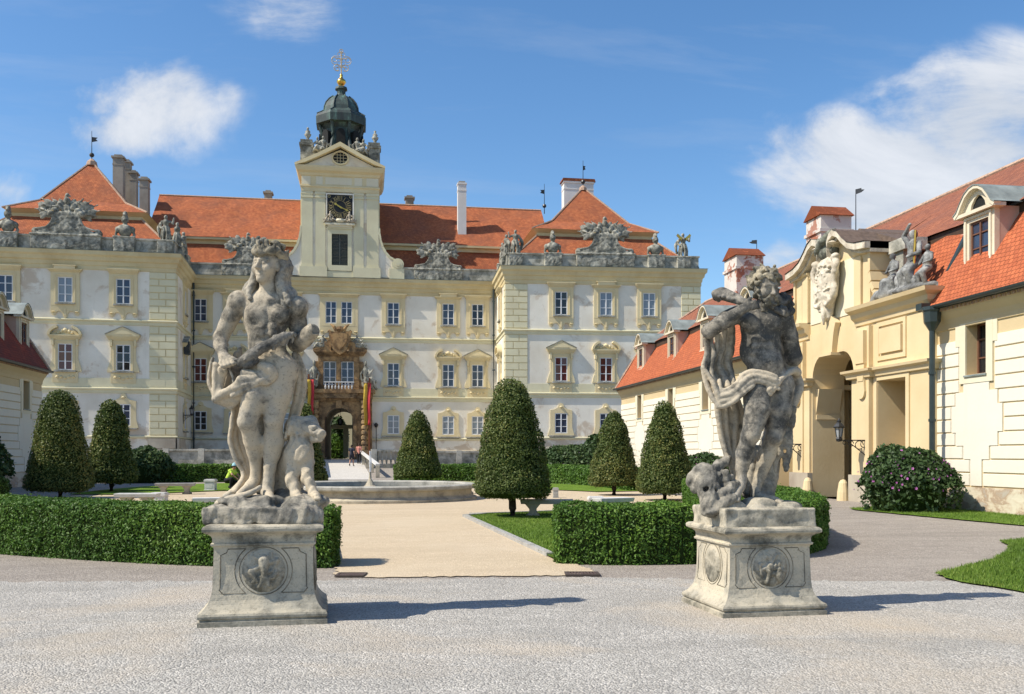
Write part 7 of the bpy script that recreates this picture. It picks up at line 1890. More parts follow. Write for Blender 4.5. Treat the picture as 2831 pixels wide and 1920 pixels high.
S.cap(B(6, 1590, 210, .08), B(6, 1590, 210, .3), .02, .02, .01, '-'); S.cap(B(6, 1700, 350, .05), B(6, 1700, 350, .3), .022, .022, .01, '-')
link('lion_skin', S.rough(.005, 26, 42).mesh('lion_skin', M['statue_dark']), W2, st2)
S = Carve(LO, HI, VX)
S.chain([B(5, 1560, 1200, .3), B(6, 1450, 300, .3), B(6, 1330, 900, .27), B(6, 1280, 1150, .25)], [.12, .12, .14, .17], .05)
S.chain([B(6, 1230, 350, .22), B(6, 1160, 650, .2), B(6, 1110, 1000, .18)], [.07, .08, .09], .04)
link('tree_stump', S.rough(.008, 18, 43).mesh('tree_stump', M['statue_dark']), W2, st2)
S = Carve((-.78, -.6, .88), (.35, .4, 1.9), VX); rr = np.random.default_rng(45)
S.ell(B(6, 400, 850, -.12), (.15, .14, .15), rot3(0, 0, 15), .04); S.ell(B(6, 330, 690, -.05), (.12, .12, .09), None, .05); S.chain([B(6, 410, 980, -.22), B(6, 430, 1180, -.28), B(6, 450, 1330, -.30)], [.115, .098, .085], .04)
S.ell(B(6, 440, 1370, -.37), (.055, .035, .035), None, .02); S.cap(B(6, 350, 1250, -.30), B(6, 340, 1390, -.31), .045, .036, .03); S.cap(B(6, 540, 1240, -.30), B(6, 570, 1380, -.30), .048, .036, .03)
S.cap(B(6, 400, 1440, -.38), B(6, 530, 1450, -.38), .014, .014, .006, '-'); S.ball(B(6, 385, 985, -.30), .036, .02, '-'); S.ball(B(6, 385, 990, -.275), .024, .005); S.ball(B(6, 530, 1000, -.28), .036, .02, '-'); S.cap(B(6, 320, 930, -.27), B(6, 430, 930, -.30), .028, .022, .02); S.cap(B(6, 480, 940, -.29), B(6, 590, 980, -.24), .03, .024, .02)
S.ell(B(6, 130, 820, -.05), (.062, .05, .098), rot3(0, 0, 14), .03); S.ell(B(6, 200, 980, -.08), (.06, .05, .06), None, .03)
for k in range(9): S.curve([B(6, 400 + 38 * k, 780 - 26 * k, -.20 + .02 * k), B(6, 480 + 32 * k, 640 - 18 * k, -.15 + .02 * k), B(6, 560 + 24 * k, 540 - 10 * k, -.05 + .02 * k)], [.032, .036, .026], .008)
for k in range(40): q = B(6, rr.uniform(560, 800), rr.uniform(700, 1150), rr.uniform(-.2, -.05)); S.cap(q, q + np.array([.03, 0, -.06]), .036, .02, .012)
S.curve([B(6, 640, 1080, -.28), B(6, 760, 1000, -.26), B(6, 860, 900, -.18)], [.06, .05, .05], .02); S.curve([B(6, 560, 1300, -.32), B(6, 720, 1200, -.33), B(6, 830, 1150, -.30)], [.07, .06, .05], .02)
S.ell(B(6, 640, 1000, .0), (.16, .18, .18), None, .05)
link('lion_head', S.rough(.004, 28, 46).mesh('lion_head', M['statue_dark']), W2, st2)
S = Carve((-.75, -.62, .86), (.75, .62, 1.4), VX); rr = np.random.default_rng(47); rzb = R(11.2)
S.box((.01, 0, .985), (.50, .44, .105), .02, .02, '+', rzb)
for k in range(34):
    x, y = rr.uniform(-.35, .42), rr.uniform(-.3, .35); S.ell((x, y, 1.07 + rr.uniform(0, .02)), (rr.uniform(.07, .15), rr.uniform(.07, .14), rr.uniform(.03, .06)), None, .02)
S.ell(B(6, 700, 1260, -.25), (.2, .1, .06), None, .03); S.ell(B(6, 1250, 1230, -.1), (.2, .14, .06), None, .03)
link('rock_base', S.rough(.006, 16, 48).mesh('rock_base', M['pedestal']), W2, st2)

# ---------------------------------------------------------------- pedestals
def relief(seed, sc_):
    S = Carve((-.24, -.07, -.24), (.24, .06, .24), .0075); rr = np.random.default_rng(seed)
    S.ell((0, .03, 0), (.205, .05, .215), None, .0)
    S.ell((0, -.025, 0), (.17, .035, .18), None, .01, '-')
    if seed:
        S.ell((0, .0, .0), (.17, .012, .18), None, .01)
        if seed == 1: fig = [((.0, .10), (.01, .0), .055), ((.01, .0), (.05, -.14), .03), ((.01, -.02), (-.03, -.15), .03), ((.0, .06), (-.12, .0), .025), ((.02, .07), (.13, .10), .024), ((-.12, -.0), (-.06, -.09), .03), ((.13, .1), (.09, .0), .02)]
        else: fig = [((-.02, .02), (-.03, -.07), .04), ((-.03, -.07), (-.06, -.16), .028), ((-.01, .03), (-.12, -.02), .022), ((.08, -.08), (.10, -.13), .045), ((-.14, .04), (-.12, -.07), .02), ((.02, .02), (.10, .06), .018), ((-.02, .02), (.06, .14), .014)]
        for a, b, r_ in fig: S.cap((a[0], -.012, a[1]), (b[0], -.014, b[1]), r_, r_ * .7, .012)
        S.ball((0, -.015, .125) if seed == 1 else (.085, -.015, -.02), .032, .01)
        for k in range(14):
            a = rr.uniform(0, 6.28); q = rr.uniform(.10, .15); S.cap((q * math.cos(a), -.008, q * math.sin(a)), (q * math.cos(a) + rr.normal() * .025, -.01, q * math.sin(a) + rr.normal() * .025), .014, .009, .008)
        for k in range(9):
            a = rr.uniform(0, 6.28); q = rr.uniform(.0, .09); S.curve([(q * math.cos(a), -.012, q * math.sin(a)), (q * math.cos(a + .6) + .03, -.022, q * math.sin(a + .5)), (q * math.cos(a + 1.2) + .05, -.012, q * math.sin(a + 1.2))], [.014, .018, .010], .008)
    return S.rough(.0012, 40, seed).mesh('relief_medallion', M['pedestal'])
def pedestal(u, d_, sc_, rz, label, seed):
    q = at_d(u, HOR, d_)
    o = thing('stone_pedestal', (q.x, q.y, 0), label, 'pedestal', R(rz), 'pedestals of the two statues', sc_); w = W[o.name]
    pr = [(.605, -.01), (.605, .055), (.585, .066), (.585, .074), (.603, .086), (.606, .108), (.598, .128), (.578, .140), (.562, .150), (.545, .168), (.518, .205), (.500, .245), (.486, .30), (.476, .38), (.470, .50), (.466, .735), (.472, .758), (.492, .768), (.494, .786), (.478, .796), (.478, .835), (.486, .858), (.512, .880), (.545, .893), (.562, .905), (.566, .928), (.560, .948), (.540, .960), (.50, .968)]
    bm = bmesh.new(); rows = []
    n = 9
    for r_, z in pr:
        row = []
        for k in range(4):
            a = [(-1, -1), (1, -1), (1, 1), (-1, 1)]; p0, p1 = a[k], a[(k + 1) % 4]
            for j in range(n): t = j / n; row.append(bm.verts.new(((p0[0] + (p1[0] - p0[0]) * t) * r_, (p0[1] + (p1[1] - p0[1]) * t) * r_, z)))
        rows.append(row)
    for a, b_ in zip(rows, rows[1:]):
        L = len(a)
        for k in range(L): bm.faces.new((a[k], a[(k + 1) % L], b_[(k + 1) % L], b_[k]))
    bm.faces.new(rows[-1]); me = bpy.data.meshes.new('body'); 
    co = np.array([v.co for v in bm.verts]); off = lump(co, 14, seed) * .004 + lump(co, 45, seed + 4) * .003
    for v, f in zip(bm.verts, off): v.co.x *= 1 + f * 1.6; v.co.y *= 1 + f * 1.6; v.co.z += f * .6
    bm.to_mesh(me); bm.free(); me.materials.append(M['pedestal']); link('body', me, w, o)
    for k in range(4):
        Rk = w @ Matrix.Rotation(k * math.pi / 2, 4, 'Z')
        big = k in (0,)
        link('relief_medallion', relief(seed if big else 0, sc_), Rk @ Matrix.Translation((0, -.492, .52)) @ Matrix.Rotation(R(-2.2), 4, 'X'), o)
        m = MB()
        def yb(z): return -np.interp(z, [a[1] for a in pr[12:17]], [a[0] for a in pr[12:17]]) - .001
        def line(pts, r_=.0045): m.tube([(x, yb(z), z) for x, z in pts], r_, 4)
        line([(.228 * math.cos(R(a)), .52 + .228 * math.sin(R(a))) for a in range(0, 361, 12)], .0045)
        for s_ in (-1, 1):
            arc = [(s_ * (.0 + .27 * math.cos(R(a))), .52 + .27 * math.sin(R(a))) for a in range(-52, 53, 8)]
            line(arc); line([arc[-1], (s_ * .33, arc[-1][1]), (s_ * .345, arc[-1][1] - .035), (s_ * .40, arc[-1][1] - .06), (s_ * .405, .36), (s_ * .415, .345), (s_ * .38, .305), arc[0]])
        m.build('panel_moulding', M['groove'], o, Rk)
    return o
pedestal(737, 9.67, 1.0, 2.4, 'left stone pedestal carved with a round putto medallion, under the crowned statue', 1)
pedestal(2077, 10.16, .935, 2.4, 'right stone pedestal turned to show two faces, under the bearded statue', 2)
# ---------------------------------------------------------------- carved figures along the roofs
def trophy_mesh(seed):
    S = Carve((-2.9, -.9, -.05), (2.9, .9, 5.0), .05); rr = np.random.default_rng(seed)
    S.box((0, 0, .58), (2.62, .55, .58), .03, .0); S.box((0, 0, 1.15), (2.7, .62, .07), .02, .0)
    for k in range(12):
        z = 1.2 + k * .15; f = k / 11; w = 1.45 * (1 - f) ** 3.2 + .98
        S.box((0, 0, z + .08), (w, .42, .12), .04, .12)
    for s_ in (-1, 1):
        S.cap((s_ * 2.35, -.1, 1.45), (s_ * 2.35, .2, 1.45), .30, .30, .06); S.cap((s_ * 1.12, -.3, 2.85), (s_ * 1.12, .2, 2.85), .26, .26, .06)
        S.curve([(s_ * 2.3, -.35, 1.6), (s_ * 1.5, -.38, 1.75), (s_ * 1.05, -.38, 2.3), (s_ * 1.0, -.38, 2.9)], .09, .03)
    S.box((0, -.40, 2.15), (.50, .08, .50), .06, .04); S.ell((0, -.4, 1.6), (.8, .12, .2), None, .08)
    # helmet, breastplates and a fan of flags, drums and spears
    S.ell((0, 0, 3.2), (.45, .34, .5), None, .1); S.ell((0, -.05, 3.95), (.26, .27, .32), None, .06); S.curve([(-.1, 0, 4.2), (0, .05, 4.5), (.22, .05, 4.35)], [.10, .13, .06], .04); S.cap((0, -.25, 3.85), (0, -.3, 3.75), .10, .05, .03)
    for s_ in (-1, 1):
        for a, L, w in ((14, 1.7, .16), (30, 2.1, .17), (46, 2.4, .2), (60, 2.5, .2), (74, 2.4, .17), (88, 2.1, .14)):
            d = np.array([s_ * math.sin(R(a)), 0, math.cos(R(a)) * .80]); b = np.array([s_ * .15, .05 * rr.normal(), 2.75]); y = rr.uniform(-.18, .18)
            e = b + d * L + np.array([0, y, 0]); S.cap(b, e, .06, .05, .02)
            f = b + d * L * rr.uniform(.62, .8) + np.array([0, y, 0]); q = rot3(0, 0, s_ * a)
            S.ell(f, (w * 1.6, .10, .46), q, .05); S.ell(f + np.array([s_ * .14, 0, -.22]), (.12, .08, .28), rot3(0, 0, s_ * (a + 30)), .05)
        S.ell((s_ * .85, -.2, 3.12), (.30, .25, .30), None, .04); S.cap((s_ * 1.3, -.1, 3.0), (s_ * 1.55, .2, 3.1), .22, .22, .04); S.ell((s_ * .5, -.2, 3.5), (.2, .18, .34), rot3(0, 0, s_ * 25), .05)
    for k in range(26): q = np.array([rr.normal() * .8, rr.normal() * .2, 3.1 + abs(rr.normal()) * .35]); S.cap(q, q + rr.normal(size=3) * .16, .09, .05, .04)
    return S.rough(.010, 7, seed).mesh('trophy', M['trophy'])
def bust_mesh(seed):
    S = Carve((-1.0, -.8, -.05), (1.0, .8, 3.4), .04); rr = np.random.default_rng(seed)
    S.box((0, 0, .58), (.80, .55, .58), .03, .0); S.box((0, 0, 1.17), (.86, .6, .06), .02, .0)
    S.ell((0, 0, 1.75), (.50, .34, .55), None, .10); S.ell((0, -.05, 1.95), (.62, .33, .30), None, .12); S.cap((0, 0, 2.2), (0, 0, 2.5), .17, .16, .06)
    for s_ in (-1, 1): S.ell((s_ * .58, 0, 1.85), (.20, .24, .26), None, .06); S.curve([(s_ * .62, 0, 1.7), (s_ * .72, 0, 1.4), (s_ * .5, -.1, 1.25)], [.12, .10, .08], .04)
    S.ell((0, -.03, 2.68), (.28, .31, .35), None, .04); S.cap((0, -.2, 2.7), (0, -.34, 2.62), .07, .05, .03); S.curve([(0, -.25, 3.02), (0, .0, 3.2), (0, .3, 3.08), (0, .42, 2.6)], [.10, .16, .17, .12], .04)
    S.ell((0, -.30, 1.7), (.3, .1, .34), None, .05)
    return S.rough(.010, 8, seed).mesh('bust', M['trophy'])
def figure_mesh(seed, base=True, name='figure', v=.04):
    """a small draped standing figure with one arm lifted"""
    S = Carve((-1.0, -.75, -.05), (1.0, .75, 3.5), v); rr = np.random.default_rng(seed)
    z = 0
    if base: S.box((0, 0, .5), (.62, .52, .5), .03, .0); S.box((0, 0, 1.02), (.68, .58, .05), .02, .0); z = 1.05
    S.chain([(-.16, 0, z), (-.17, -.05, z + .5), (-.10, 0, z + .95)], [.13, .14, .18], .05); S.chain([(.2, -.12, z), (.22, -.16, z + .5), (.10, 0, z + .95)], [.12, .14, .18], .05)
    S.chain([(0, 0, z + .95), (.02, 0, z + 1.25), (0, -.02, z + 1.55)], [.24, .20, .26], .06); S.cap((0, 0, z + 1.7), (0, 0, z + 1.82), .10, .09, .04); S.ell((0, -.03, z + 1.98), (.13, .15, .18), None, .03)
    sg = 1 if seed % 2 else -1
    S.chain([(sg * .3, 0, z + 1.62), (sg * .55, -.05, z + 1.45), (sg * .62, -.1, z + 1.9)], [.10, .08, .06], .03); S.chain([(-sg * .3, 0, z + 1.6), (-sg * .45, 0, z + 1.2), (-sg * .3, -.2, z + 1.0)], [.10, .08, .06], .03)
    for k in range(8): a = k * .8; S.curve([(.25 * math.cos(a), .22 * math.sin(a), z + 1.15), (.34 * math.cos(a + .3), .28 * math.sin(a), z + .6), (.40 * math.cos(a + .1), .3 * math.sin(a), z + .05)], [.07, .09, .07], .04)
    S.curve([(-sg * .3, .1, z + 1.6), (-sg * .6, .2, z + 1.1), (-sg * .5, .2, z + .4)], [.10, .15, .08], .05)
    return S.rough(.010, 9, seed).mesh(name, M['trophy'])
TM, BMs, FMs = [trophy_mesh(51), trophy_mesh(52)], [bust_mesh(61), bust_mesh(62)], [figure_mesh(71), figure_mesh(72)]
def crown_on(F, s, data, label, name, cat, group, sc_=1.0, out=-.28, zz=18.0):
    Wm = F.at(s, zz, out) @ Matrix.Diagonal((sc_, sc_, sc_, 1))
    return tag(link(name, data, Wm), label, cat, group)
def at_front(F, u, back=.28):
    G = Facade(F.p0 - Vector((F.t.y, -F.t.x)) * back, F.p1 - Vector((F.t.y, -F.t.x)) * back); return G.s_at(u)
TG, BG, FG_ = 'stone trophies of arms on the parapet', 'armoured stone busts on the parapet', 'stone figures on the parapet corners'
crown_on(FLP, at_front(FLP, 186), TM[0], 'great stone trophy of flags and armour on the left pavilion parapet', 'stone_trophy', 'sculpture', TG, 1.0)
crown_on(FRP, at_front(FRP, 1672), TM[0], 'great stone trophy of flags and armour on the right pavilion parapet', 'stone_trophy', 'sculpture', TG, .98)
crown_on(FM, at_front(FM, 686), TM[1], 'stone trophy of arms left of the clock tower, behind the crowned statue', 'stone_trophy', 'sculpture', TG, .88)
crown_on(FM, at_front(FM, 1212), TM[1], 'stone trophy of arms right of the clock tower', 'stone_trophy', 'sculpture', TG, .86)
crown_on(FLP, at_front(FLP, 22), BMs[0], 'helmeted stone bust at the far left end of the parapet', 'stone_bust', 'sculpture', BG)
crown_on(FLP, at_front(FLP, 346), BMs[1], 'helmeted stone bust right of the big trophy on the left pavilion', 'stone_bust', 'sculpture', BG)
crown_on(FRP, at_front(FRP, 1528), BMs[0], 'helmeted stone bust left of the big trophy on the right pavilion', 'stone_bust', 'sculpture', BG, .95)
crown_on(FRP, at_front(FRP, 1812), BMs[1], 'helmeted stone bust right of the big trophy on the right pavilion', 'stone_bust', 'sculpture', BG, .95)
crown_on(FLP, at_front(FLP, 459), FMs[0], 'stone figure on the inner corner of the left pavilion parapet', 'stone_figure', 'sculpture', FG_)
crown_on(FRP, at_front(FRP, 1425), FMs[1], 'stone figure on the inner corner of the right pavilion parapet', 'stone_figure', 'sculpture', FG_)
o = crown_on(FRP, at_front(FRP, 1888), FMs[0], 'stone figure with gilded wings on the outer corner of the right pavilion', 'stone_figure', 'sculpture', FG_)
w_ = W[o.name]; m = MB()
for s_ in (-1, 1): m.prism([(s_ * .15, 2.75), (s_ * .55, 3.1), (s_ * .66, 2.92), (s_ * .5, 2.75), (s_ * .2, 2.5)], -.32, -.22)
m.build('gilded_wings', M['gold'], o, w_)
crown_on(FLS, 2.6, FMs[1], 'dark stone figure on the side parapet of the left pavilion, nearer one', 'stone_figure', 'sculpture', FG_); crown_on(FLS, 6.2, FMs[0], 'dark stone figure on the side parapet of the left pavilion, by the main roof', 'stone_figure', 'sculpture', FG_)
crown_on(FRS, 3.0, FMs[0], 'stone figure on the side parapet of the right pavilion, by the main roof', 'stone_figure', 'sculpture', FG_, .95); crown_on(FRS, 6.3, FMs[1], 'stone figure on the side parapet of the right pavilion, nearer one', 'stone_figure', 'sculpture', FG_, .95)
# reclining figures on the tower gable and beside its clock, and on the portal
def recline_mesh(seed, name='figure', v=.035, mat='trophy'):
    S = Carve((-.95, -.6, -.1), (.95, .6, 1.6), v); rr = np.random.default_rng(seed)
    S.ell((0, 0, .3), (.55, .35, .3), None, .1); S.chain([(.1, 0, .4), (.22, -.05, .8), (.2, -.05, 1.05)], [.2, .18, .2], .06); S.ell((.2, -.1, 1.36), (.13, .15, .17), None, .03); S.cap((.2, -.05, 1.1), (.2, -.08, 1.25), .09, .08, .04)
    S.chain([(.05, -.1, .4), (-.35, -.25, .55), (-.7, -.2, .1)], [.15, .13, .08], .05); S.chain([(.15, .1, .35), (-.3, .05, .4), (-.75, .05, .05)], [.15, .12, .08], .05)
    S.chain([(.36, -.05, 1.05), (.62, -.1, .8), (.5, -.2, .45)], [.1, .08, .06], .03); S.chain([(.02, -.05, 1.05), (-.2, -.2, .85), (-.4, -.25, 1.0)], [.1, .08, .06], .03)
    for k in range(14): q = np.array([rr.normal() * .4, rr.normal() * .2, .25 + abs(rr.normal()) * .2]); S.cap(q, q + rr.normal(size=3) * .2, .1, .05, .05)
    return S.rough(.008, 10, seed).mesh(name, M[mat])
RM = recline_mesh(81); RMw = recline_mesh(82, 'figure', .035, 'statue'); RMp = recline_mesh(83, 'figure', .04, 'trophy')
def sit(data, Wm, label, group): return tag(link('stone_figure', data, Wm), label, 'sculpture', group)
for s_, lab in ((-1, 'left'), (1, 'right')):
    mir = Matrix.Diagonal((-s_, 1, 1, 1))
    sit(RM, T0 @ Matrix.Translation((s_ * 1.75, .1, 29.5)) @ mir, 'stone figure reclining on the %s slope of the tower gable' % lab, 'figures reclining on the tower gable')
    sit(RM, T0 @ Matrix.Translation((s_ * 2.3, .9, 29.6)) @ mir @ Matrix.Diagonal((.9, .9, 1.05, 1)), 'stone figure crouching behind, beside the %s vase of the tower' % lab, 'figures reclining on the tower gable')
    sit(RMw, T0 @ Matrix.Translation((cx_ + s_ * 1.0, -.2, 22.95)) @ mir @ Matrix.Diagonal((.62, .6, .72, 1)), 'small pale putto under the %s corner of the tower clock' % lab, 'putti under the tower clock')
    sit(RMp, P0 @ Matrix.Translation((s_ * 2.55, -.6, 7.6)) @ mir @ Matrix.Diagonal((1.05, 1, 1.75, 1)), 'dark stone figure seated %s of the portal window, above the banner' % lab, 'figures seated on the portal')
    sit(RMp, P0 @ Matrix.Translation((s_ * 1.75, -.55, 11.35)) @ mir @ Matrix.Diagonal((.9, .8, .85, 1)), 'stone figure lying %s of the coat of arms over the portal' % lab, 'figures lying on the portal pediment')
# gateway: the carved white shield with its crown, the group on the near shoulder
S = Carve((-1.0, -.7, -1.9), (1.0, .5, 1.9), .028); rr = np.random.default_rng(91)
S.ell((0, 0, .3), (.62, .22, 1.0), None, .1); S.ell((0, -.05, -.4), (.5, .22, .7), None, .2); S.ell((0, -.02, -1.05), (.28, .18, .55), None, .12); S.ell((0, 0, .95), (.70, .2, .35), None, .12)
S.ell((0, -.17, .25), (.40, .10, .72), None, .03); S.curve([(-.55, -.1, 1.1), (-.72, -.15, .7), (-.58, -.15, .1), (-.5, -.15, -.5), (-.25, -.15, -1.1)], [.12, .10, .08, .09, .08], .03); S.curve([(.55, -.1, 1.1), (.74, -.15, .8), (.60, -.18, .2), (.62, -.15, -.4), (.3, -.15, -1.0)], [.12, .11, .10, .12, .08], .03)
for s_ in (-1, 1): S.curve([(s_ * .3, -.2, -.5), (s_ * .48, -.24, -.75), (s_ * .28, -.24, -.95), (s_ * .12, -.22, -.75)], .07, .02); S.ball((s_ * .62, -.1, 1.15), .16, .04)
S.curve([(0, -.2, -.9), (.05, -.2, -1.35), (-.03, -.15, -1.75)], [.1, .09, .04], .03)
for k in range(46): q = np.array([rr.uniform(-.42, .42), -.2 - rr.uniform(0, .06), rr.uniform(-.3, .95)]); S.cap(q, q + np.array([rr.normal() * .07, -.02, rr.normal() * .08]), .05, .03, .02)
Wc = GW @ Matrix.Translation((GC + .05, -.18, 7.75)) @ Matrix.Diagonal((1.2, 1, .80, 1))
shield = link('carved_shield', S.rough(.006, 14, 92).mesh('carved_shield', M['cart']), Wc, gate)
S = Carve((-.9, -.6, -.1), (.9, .6, 1.2), .03)
S.ell((0, 0, .25), (.50, .34, .30), None, .05); S.ell((0, -.02, .62), (.42, .3, .2), None, .06)
for s_ in (-1, 1): S.curve([(s_ * .1, -.1, .45), (s_ * .35, -.15, .58), (s_ * .62, -.12, .80)], [.14, .15, .10], .05)
S.curve([(-.55, -.2, .32), (-.1, -.32, .5), (.35, -.26, .78), (.6, -.12, .92)], [.12, .15, .15, .10], .05); S.ball((0, -.05, .85), .12, .05)
link('crown', S.rough(.008, 12, 93).mesh('crown', stone('mossy_grey_stone', (.25, .26, .20), (.17, .175, .145), (.06, .06, .05), 1.5, None, .5)), GW @ Matrix.Translation((GC + .0, -.1, 8.72)), shield)
S = Carve((-1.9, -.8, -.1), (1.6, .8, 3.0), .028); rr = np.random.default_rng(95)
S.ell((.1, .1, .15), (1.4, .55, .22), None, .08)
def small(S, x, z, h, lean=0, arm=0, k=.04):
    s = h / 1.75
    def P(a, y, b): return (x + (a + lean * b) * s, y * s, z + b * s)
    S.chain([P(-.15, -.25, 0), P(-.18, -.35, .45), P(-.1, 0, .78)], [.10 * s, .12 * s, .16 * s], k); S.chain([P(.22, -.2, .05), P(.2, -.38, .5), P(.08, 0, .78)], [.10 * s, .12 * s, .16 * s], k)
    S.chain([P(0, 0, .8), P(0, -.02, 1.1), P(0, 0, 1.35)], [.2 * s, .18 * s, .2 * s], k); S.cap(P(0, 0, 1.4), P(0, -.03, 1.56), .08 * s, .08 * s, .03); S.ell(P(0, -.04, 1.70), (.12 * s, .14 * s, .16 * s), None, .02)
    for sg in (-1, 1):
        if arm == sg: S.chain([P(sg * .24, 0, 1.4), P(sg * .5, -.05, 1.75), P(sg * .12, -.1, 2.05)], [.09 * s, .075 * s, .055 * s], .03)
        else: S.chain([P(sg * .24, 0, 1.38), P(sg * .42, -.1, 1.05), P(sg * .15, -.32, .95)], [.09 * s, .075 * s, .055 * s], .03)
small(S, .35, .22, 1.85, .04, -1, .03); small(S, -.72, .25, 1.32, -.05, 0, .03); small(S, 1.05, .2, 1.25, .10, 0, .03)
S.chain([(-.75, -.3, .2), (-.75, -.3, .55)], [.26, .22], .05)
for k in range(14): q = np.array([.35 + rr.normal() * .22, -.15, .5 + rr.uniform(0, .35)]); S.curve([q, q + np.array([rr.normal() * .12, -.12, -.22]), q + np.array([rr.normal() * .25, -.1, -.45])], [.06, .075, .045], .03)
for k in range(22): q = np.array([rr.uniform(-1.2, 1.35), rr.normal() * .2, .10 + abs(rr.normal()) * .10]); S.cap(q, q + rr.normal(size=3) * .16, .09, .05, .04)
S.curve([(-1.7, -.2, .05), (-1.2, -.3, .2), (-.8, -.35, .2)], [.14, .2, .16], .06)
Wg = GW @ Matrix.Translation((GC + 4.55, .2, 6.66)) @ Matrix.Diagonal((1.0, .95, .92, 1))
o = thing('sculpture_group', tuple(Wg.translation), 'grey stone group of seated figures on the near shoulder of the gateway', 'sculpture')
link('figures', S.rough(.005, 12, 96).mesh('figures', stone('grey_carved_stone', (.36, .36, .34), (.24, .245, .235), (.07, .07, .07), 1.2, None, .5, .55)), Wg, o)
m = MB(); m.tube([(.62, -.16, .9), (.68, -.14, 2.1)], .04, 6); m.build('gilded_staff', M['gold'], o, Wg)
# pilaster stub standing on the shoulder behind the group
m = MB(); m.box(GC + 3.25, GC + 3.75, .55, 1.2, 6.7, 8.3); m.box(GC + 3.0, GC + 4.0, .45, 1.25, 8.3, 8.7); m.box(GC + 3.15, GC + 3.85, .5, 1.2, 6.9, 7.1); m.build('chimney_pier', M['attic'], gate, GW)
m = MB(); m.box(GC + 3.9, GC + 6.0, 1.35, 1.5, 6.3, 8.4); m.build('shoulder_wall', M['dormpink'], gate, GW)

# ---------------------------------------------------------------- people
def person(p, rz, label, pose, top, bottom, hairc, h=1.72, shoes=(.03, .03, .03), extra=None):
    o = thing('person', p, label, 'person', R(rz), None, h / 1.75); w = W[o.name]
    def body(S, grow=0.0, part='all'):
        J = pose
        if part in ('all', 'legs'):
            for s_ in ('l', 'r'): S.chain([J['hip' + s_], J['knee' + s_], J['ank' + s_]], [.085 + grow, .062 + grow, .042 + grow], .02)
            S.ell(J['pelvis'], (.165 + grow, .115 + grow, .13 + grow), None, .05)
        if part in ('all', 'top'):
            S.chain([J['pelvis'], J['waist'], J['chest']], [.125 + grow, .115 + grow, .145 + grow], .05); S.cap(J['shol'], J['shor'], .07 + grow, .07 + grow, .05)
            for s_ in ('l', 'r'): S.chain([J['sho' + s_], (np.array(J['sho' + s_]) + np.array(J['elb' + s_])) / 2 if part == 'top' else J['elb' + s_]], [.055 + grow, .044 + grow], .02)
        if part == 'all':
            for s_ in ('l', 'r'):
                S.chain([J['elb' + s_], J['han' + s_]], [.042, .028], .015); hd = np.array(J['han' + s_]); dd = unit(hd - np.array(J['elb' + s_])); sd_ = unit(np.cross(dd, np.array([0, 1, .2])))
                S.ell(hd + dd * .05, (.038, .022, .05), None, .012)
                for k in range(4): S.cap(hd + dd * .08 + sd_ * (.02 * (k - 1.5)), hd + dd * (.15 - .008 * abs(k - 1.2)) + sd_ * (.021 * (k - 1.5)), .010, .008, .004)
                S.cap(hd + dd * .03 + sd_ * .035, hd + dd * .09 + sd_ * .055, .011, .009, .004)
                S.cap(J['ank' + s_], J['toe' + s_], .042, .032, .02)
            S.cap(J['chest'], J['head'], .058, .055, .03)
        return S
    B = ((-.75, -.75, -.05), (.75, .75, 1.95))
    S = body(Carve(*B, .018)); HPp = head(S, J_head(pose), rot3(*pose.get('face', (0, 0, 0))), .235)
    link('body', S.mesh('body', M['skin']), w, o)
    S = body(Carve(*B, .018), .018, 'top'); S.box((0, 0, 3.0), (1, 1, .01)); link('shirt', S.mesh('shirt', flat('shirt_cloth', top, .85)), w, o)
    S = body(Carve(*B, .018), .02, 'legs')
    if 'cut' in pose: S.box((0, 0, pose['cut'] / 2 - .25), (1, 1, pose['cut'] / 2 + .25), 0.0, .0, '-')
    link('trousers', S.mesh('trousers', flat('trouser_cloth', bottom, .85)), w, o)
    S = Carve(*B, .018); S.ell(HPp(0, -.07, .16), np.array([.37, .44, .40]) * .235, None, .01); S.ell(HPp(0, -.22, -.1), np.array([.30, .26, .35]) * .235, None, .02)
    link('hair', S.mesh('hair', flat('hair', hairc, .7)), w, o)
    S = Carve(*B, .018)
    for s_ in ('l', 'r'): S.cap(pose['ank' + s_], pose['toe' + s_], .052, .042, .02)
    link('shoes', S.mesh('shoes', flat('shoe_leather', shoes, .6)), w, o)
    if extra: extra(o, w)
    return o
def J_head(p): return np.array(p['head']) + np.array([0, 0, .05])
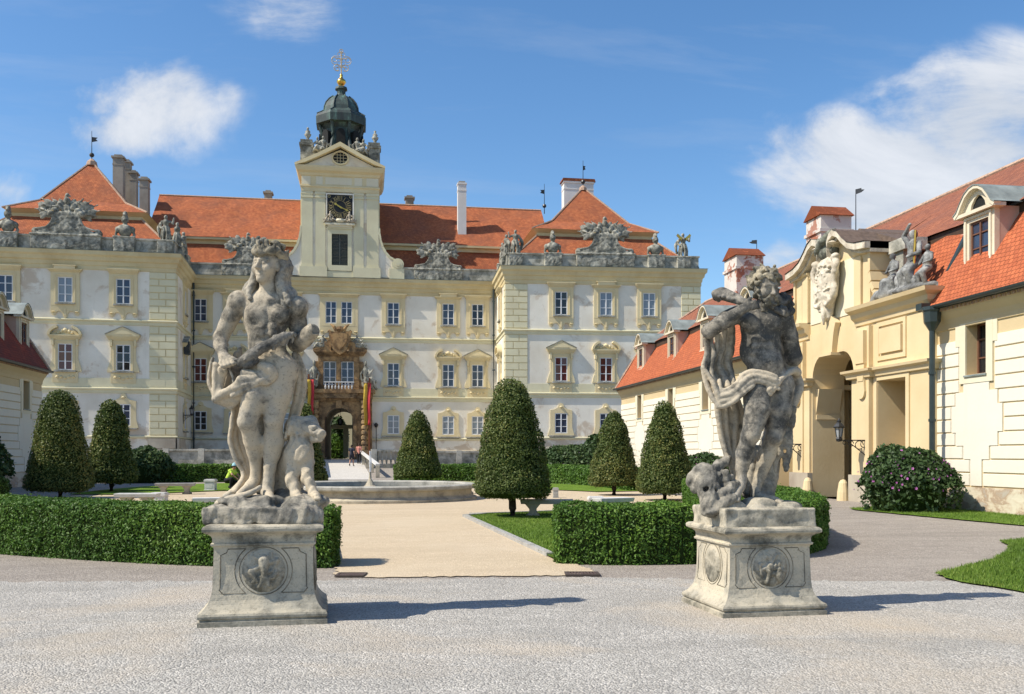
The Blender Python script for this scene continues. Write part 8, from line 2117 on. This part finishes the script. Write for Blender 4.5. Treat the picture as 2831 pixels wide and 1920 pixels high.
walk = dict(hipl=(-.09, 0, .90), hipr=(.09, 0, .90), kneel=(-.10, -.12, .50), kneer=(.10, .03, .48), ankl=(-.10, -.16, .10), ankr=(.10, .26, .14), toel=(-.11, -.32, .04), toer=(.11, .14, .04),
            pelvis=(0, 0, .95), waist=(0, -.01, 1.12), chest=(0, -.02, 1.34), shol=(-.17, 0, 1.42), shor=(.17, 0, 1.42), elbl=(-.24, .08, 1.14), elbr=(.24, -.08, 1.14), hanl=(-.25, -.02, .90), hanr=(.24, -.22, .94), head=(0, -.03, 1.60), cut=.55)
p = at_y(972, 1290, 78); person((p.x, 78, gz(78) + .02), 165, 'person in a dark shirt and shorts walking over the bridge towards the portal', walk, (.03, .032, .05), (.025, .025, .035), (.05, .035, .025), 1.70)
walk2 = dict(walk); walk2.update(cut=.08, kneel=(-.10, .02, .50), kneer=(.10, -.10, .50), ankl=(-.10, .22, .13), ankr=(.10, -.14, .10), toel=(-.11, .10, .04), toer=(.11, -.30, .04))
p = at_y(994, 1280, 81.5); person((p.x - .05, 81.5, gz(81.5) + .02), 175, 'person in a pink top and black trousers walking over the bridge beside another', walk2, (.62, .26, .20), (.015, .015, .018), (.05, .03, .02), 1.70)
kneel = dict(hipl=(-.10, .10, .38), hipr=(.10, .10, .38), kneel=(-.22, -.30, .48), kneer=(.20, -.34, .28), ankl=(-.2, -.22, .07), ankr=(.16, .12, .08), toel=(-.21, -.36, .04), toer=(.17, -.02, .05),
             pelvis=(0, .10, .40), waist=(0, .0, .58), chest=(.02, -.14, .78), shol=(-.16, -.16, .84), shor=(.18, -.14, .84), elbl=(-.24, -.36, .66), elbr=(.24, -.34, .62), hanl=(-.14, -.52, .50), hanr=(.12, -.52, .42), head=(.02, -.26, .98), face=(0, 25, 0))
p = gnd(634 * 1.0, 1355)
def cap_(o, w):
    m = MB(); m.lathe([(.02, .13), (.09, .10), (.125, .02), (.13, -.02)], 12, (.02, -.28, 1.10)); m.build('cap', flat('pale_blue_cap', (.35, .6, .65), .8), o, w)
person((p.x, p.y, .05), 60, 'person crouching on the left lawn in black trousers and a lime yellow top', kneel, (.55, .75, .10), (.012, .012, .016), (.03, .02, .02), 1.70, extra=cap_)
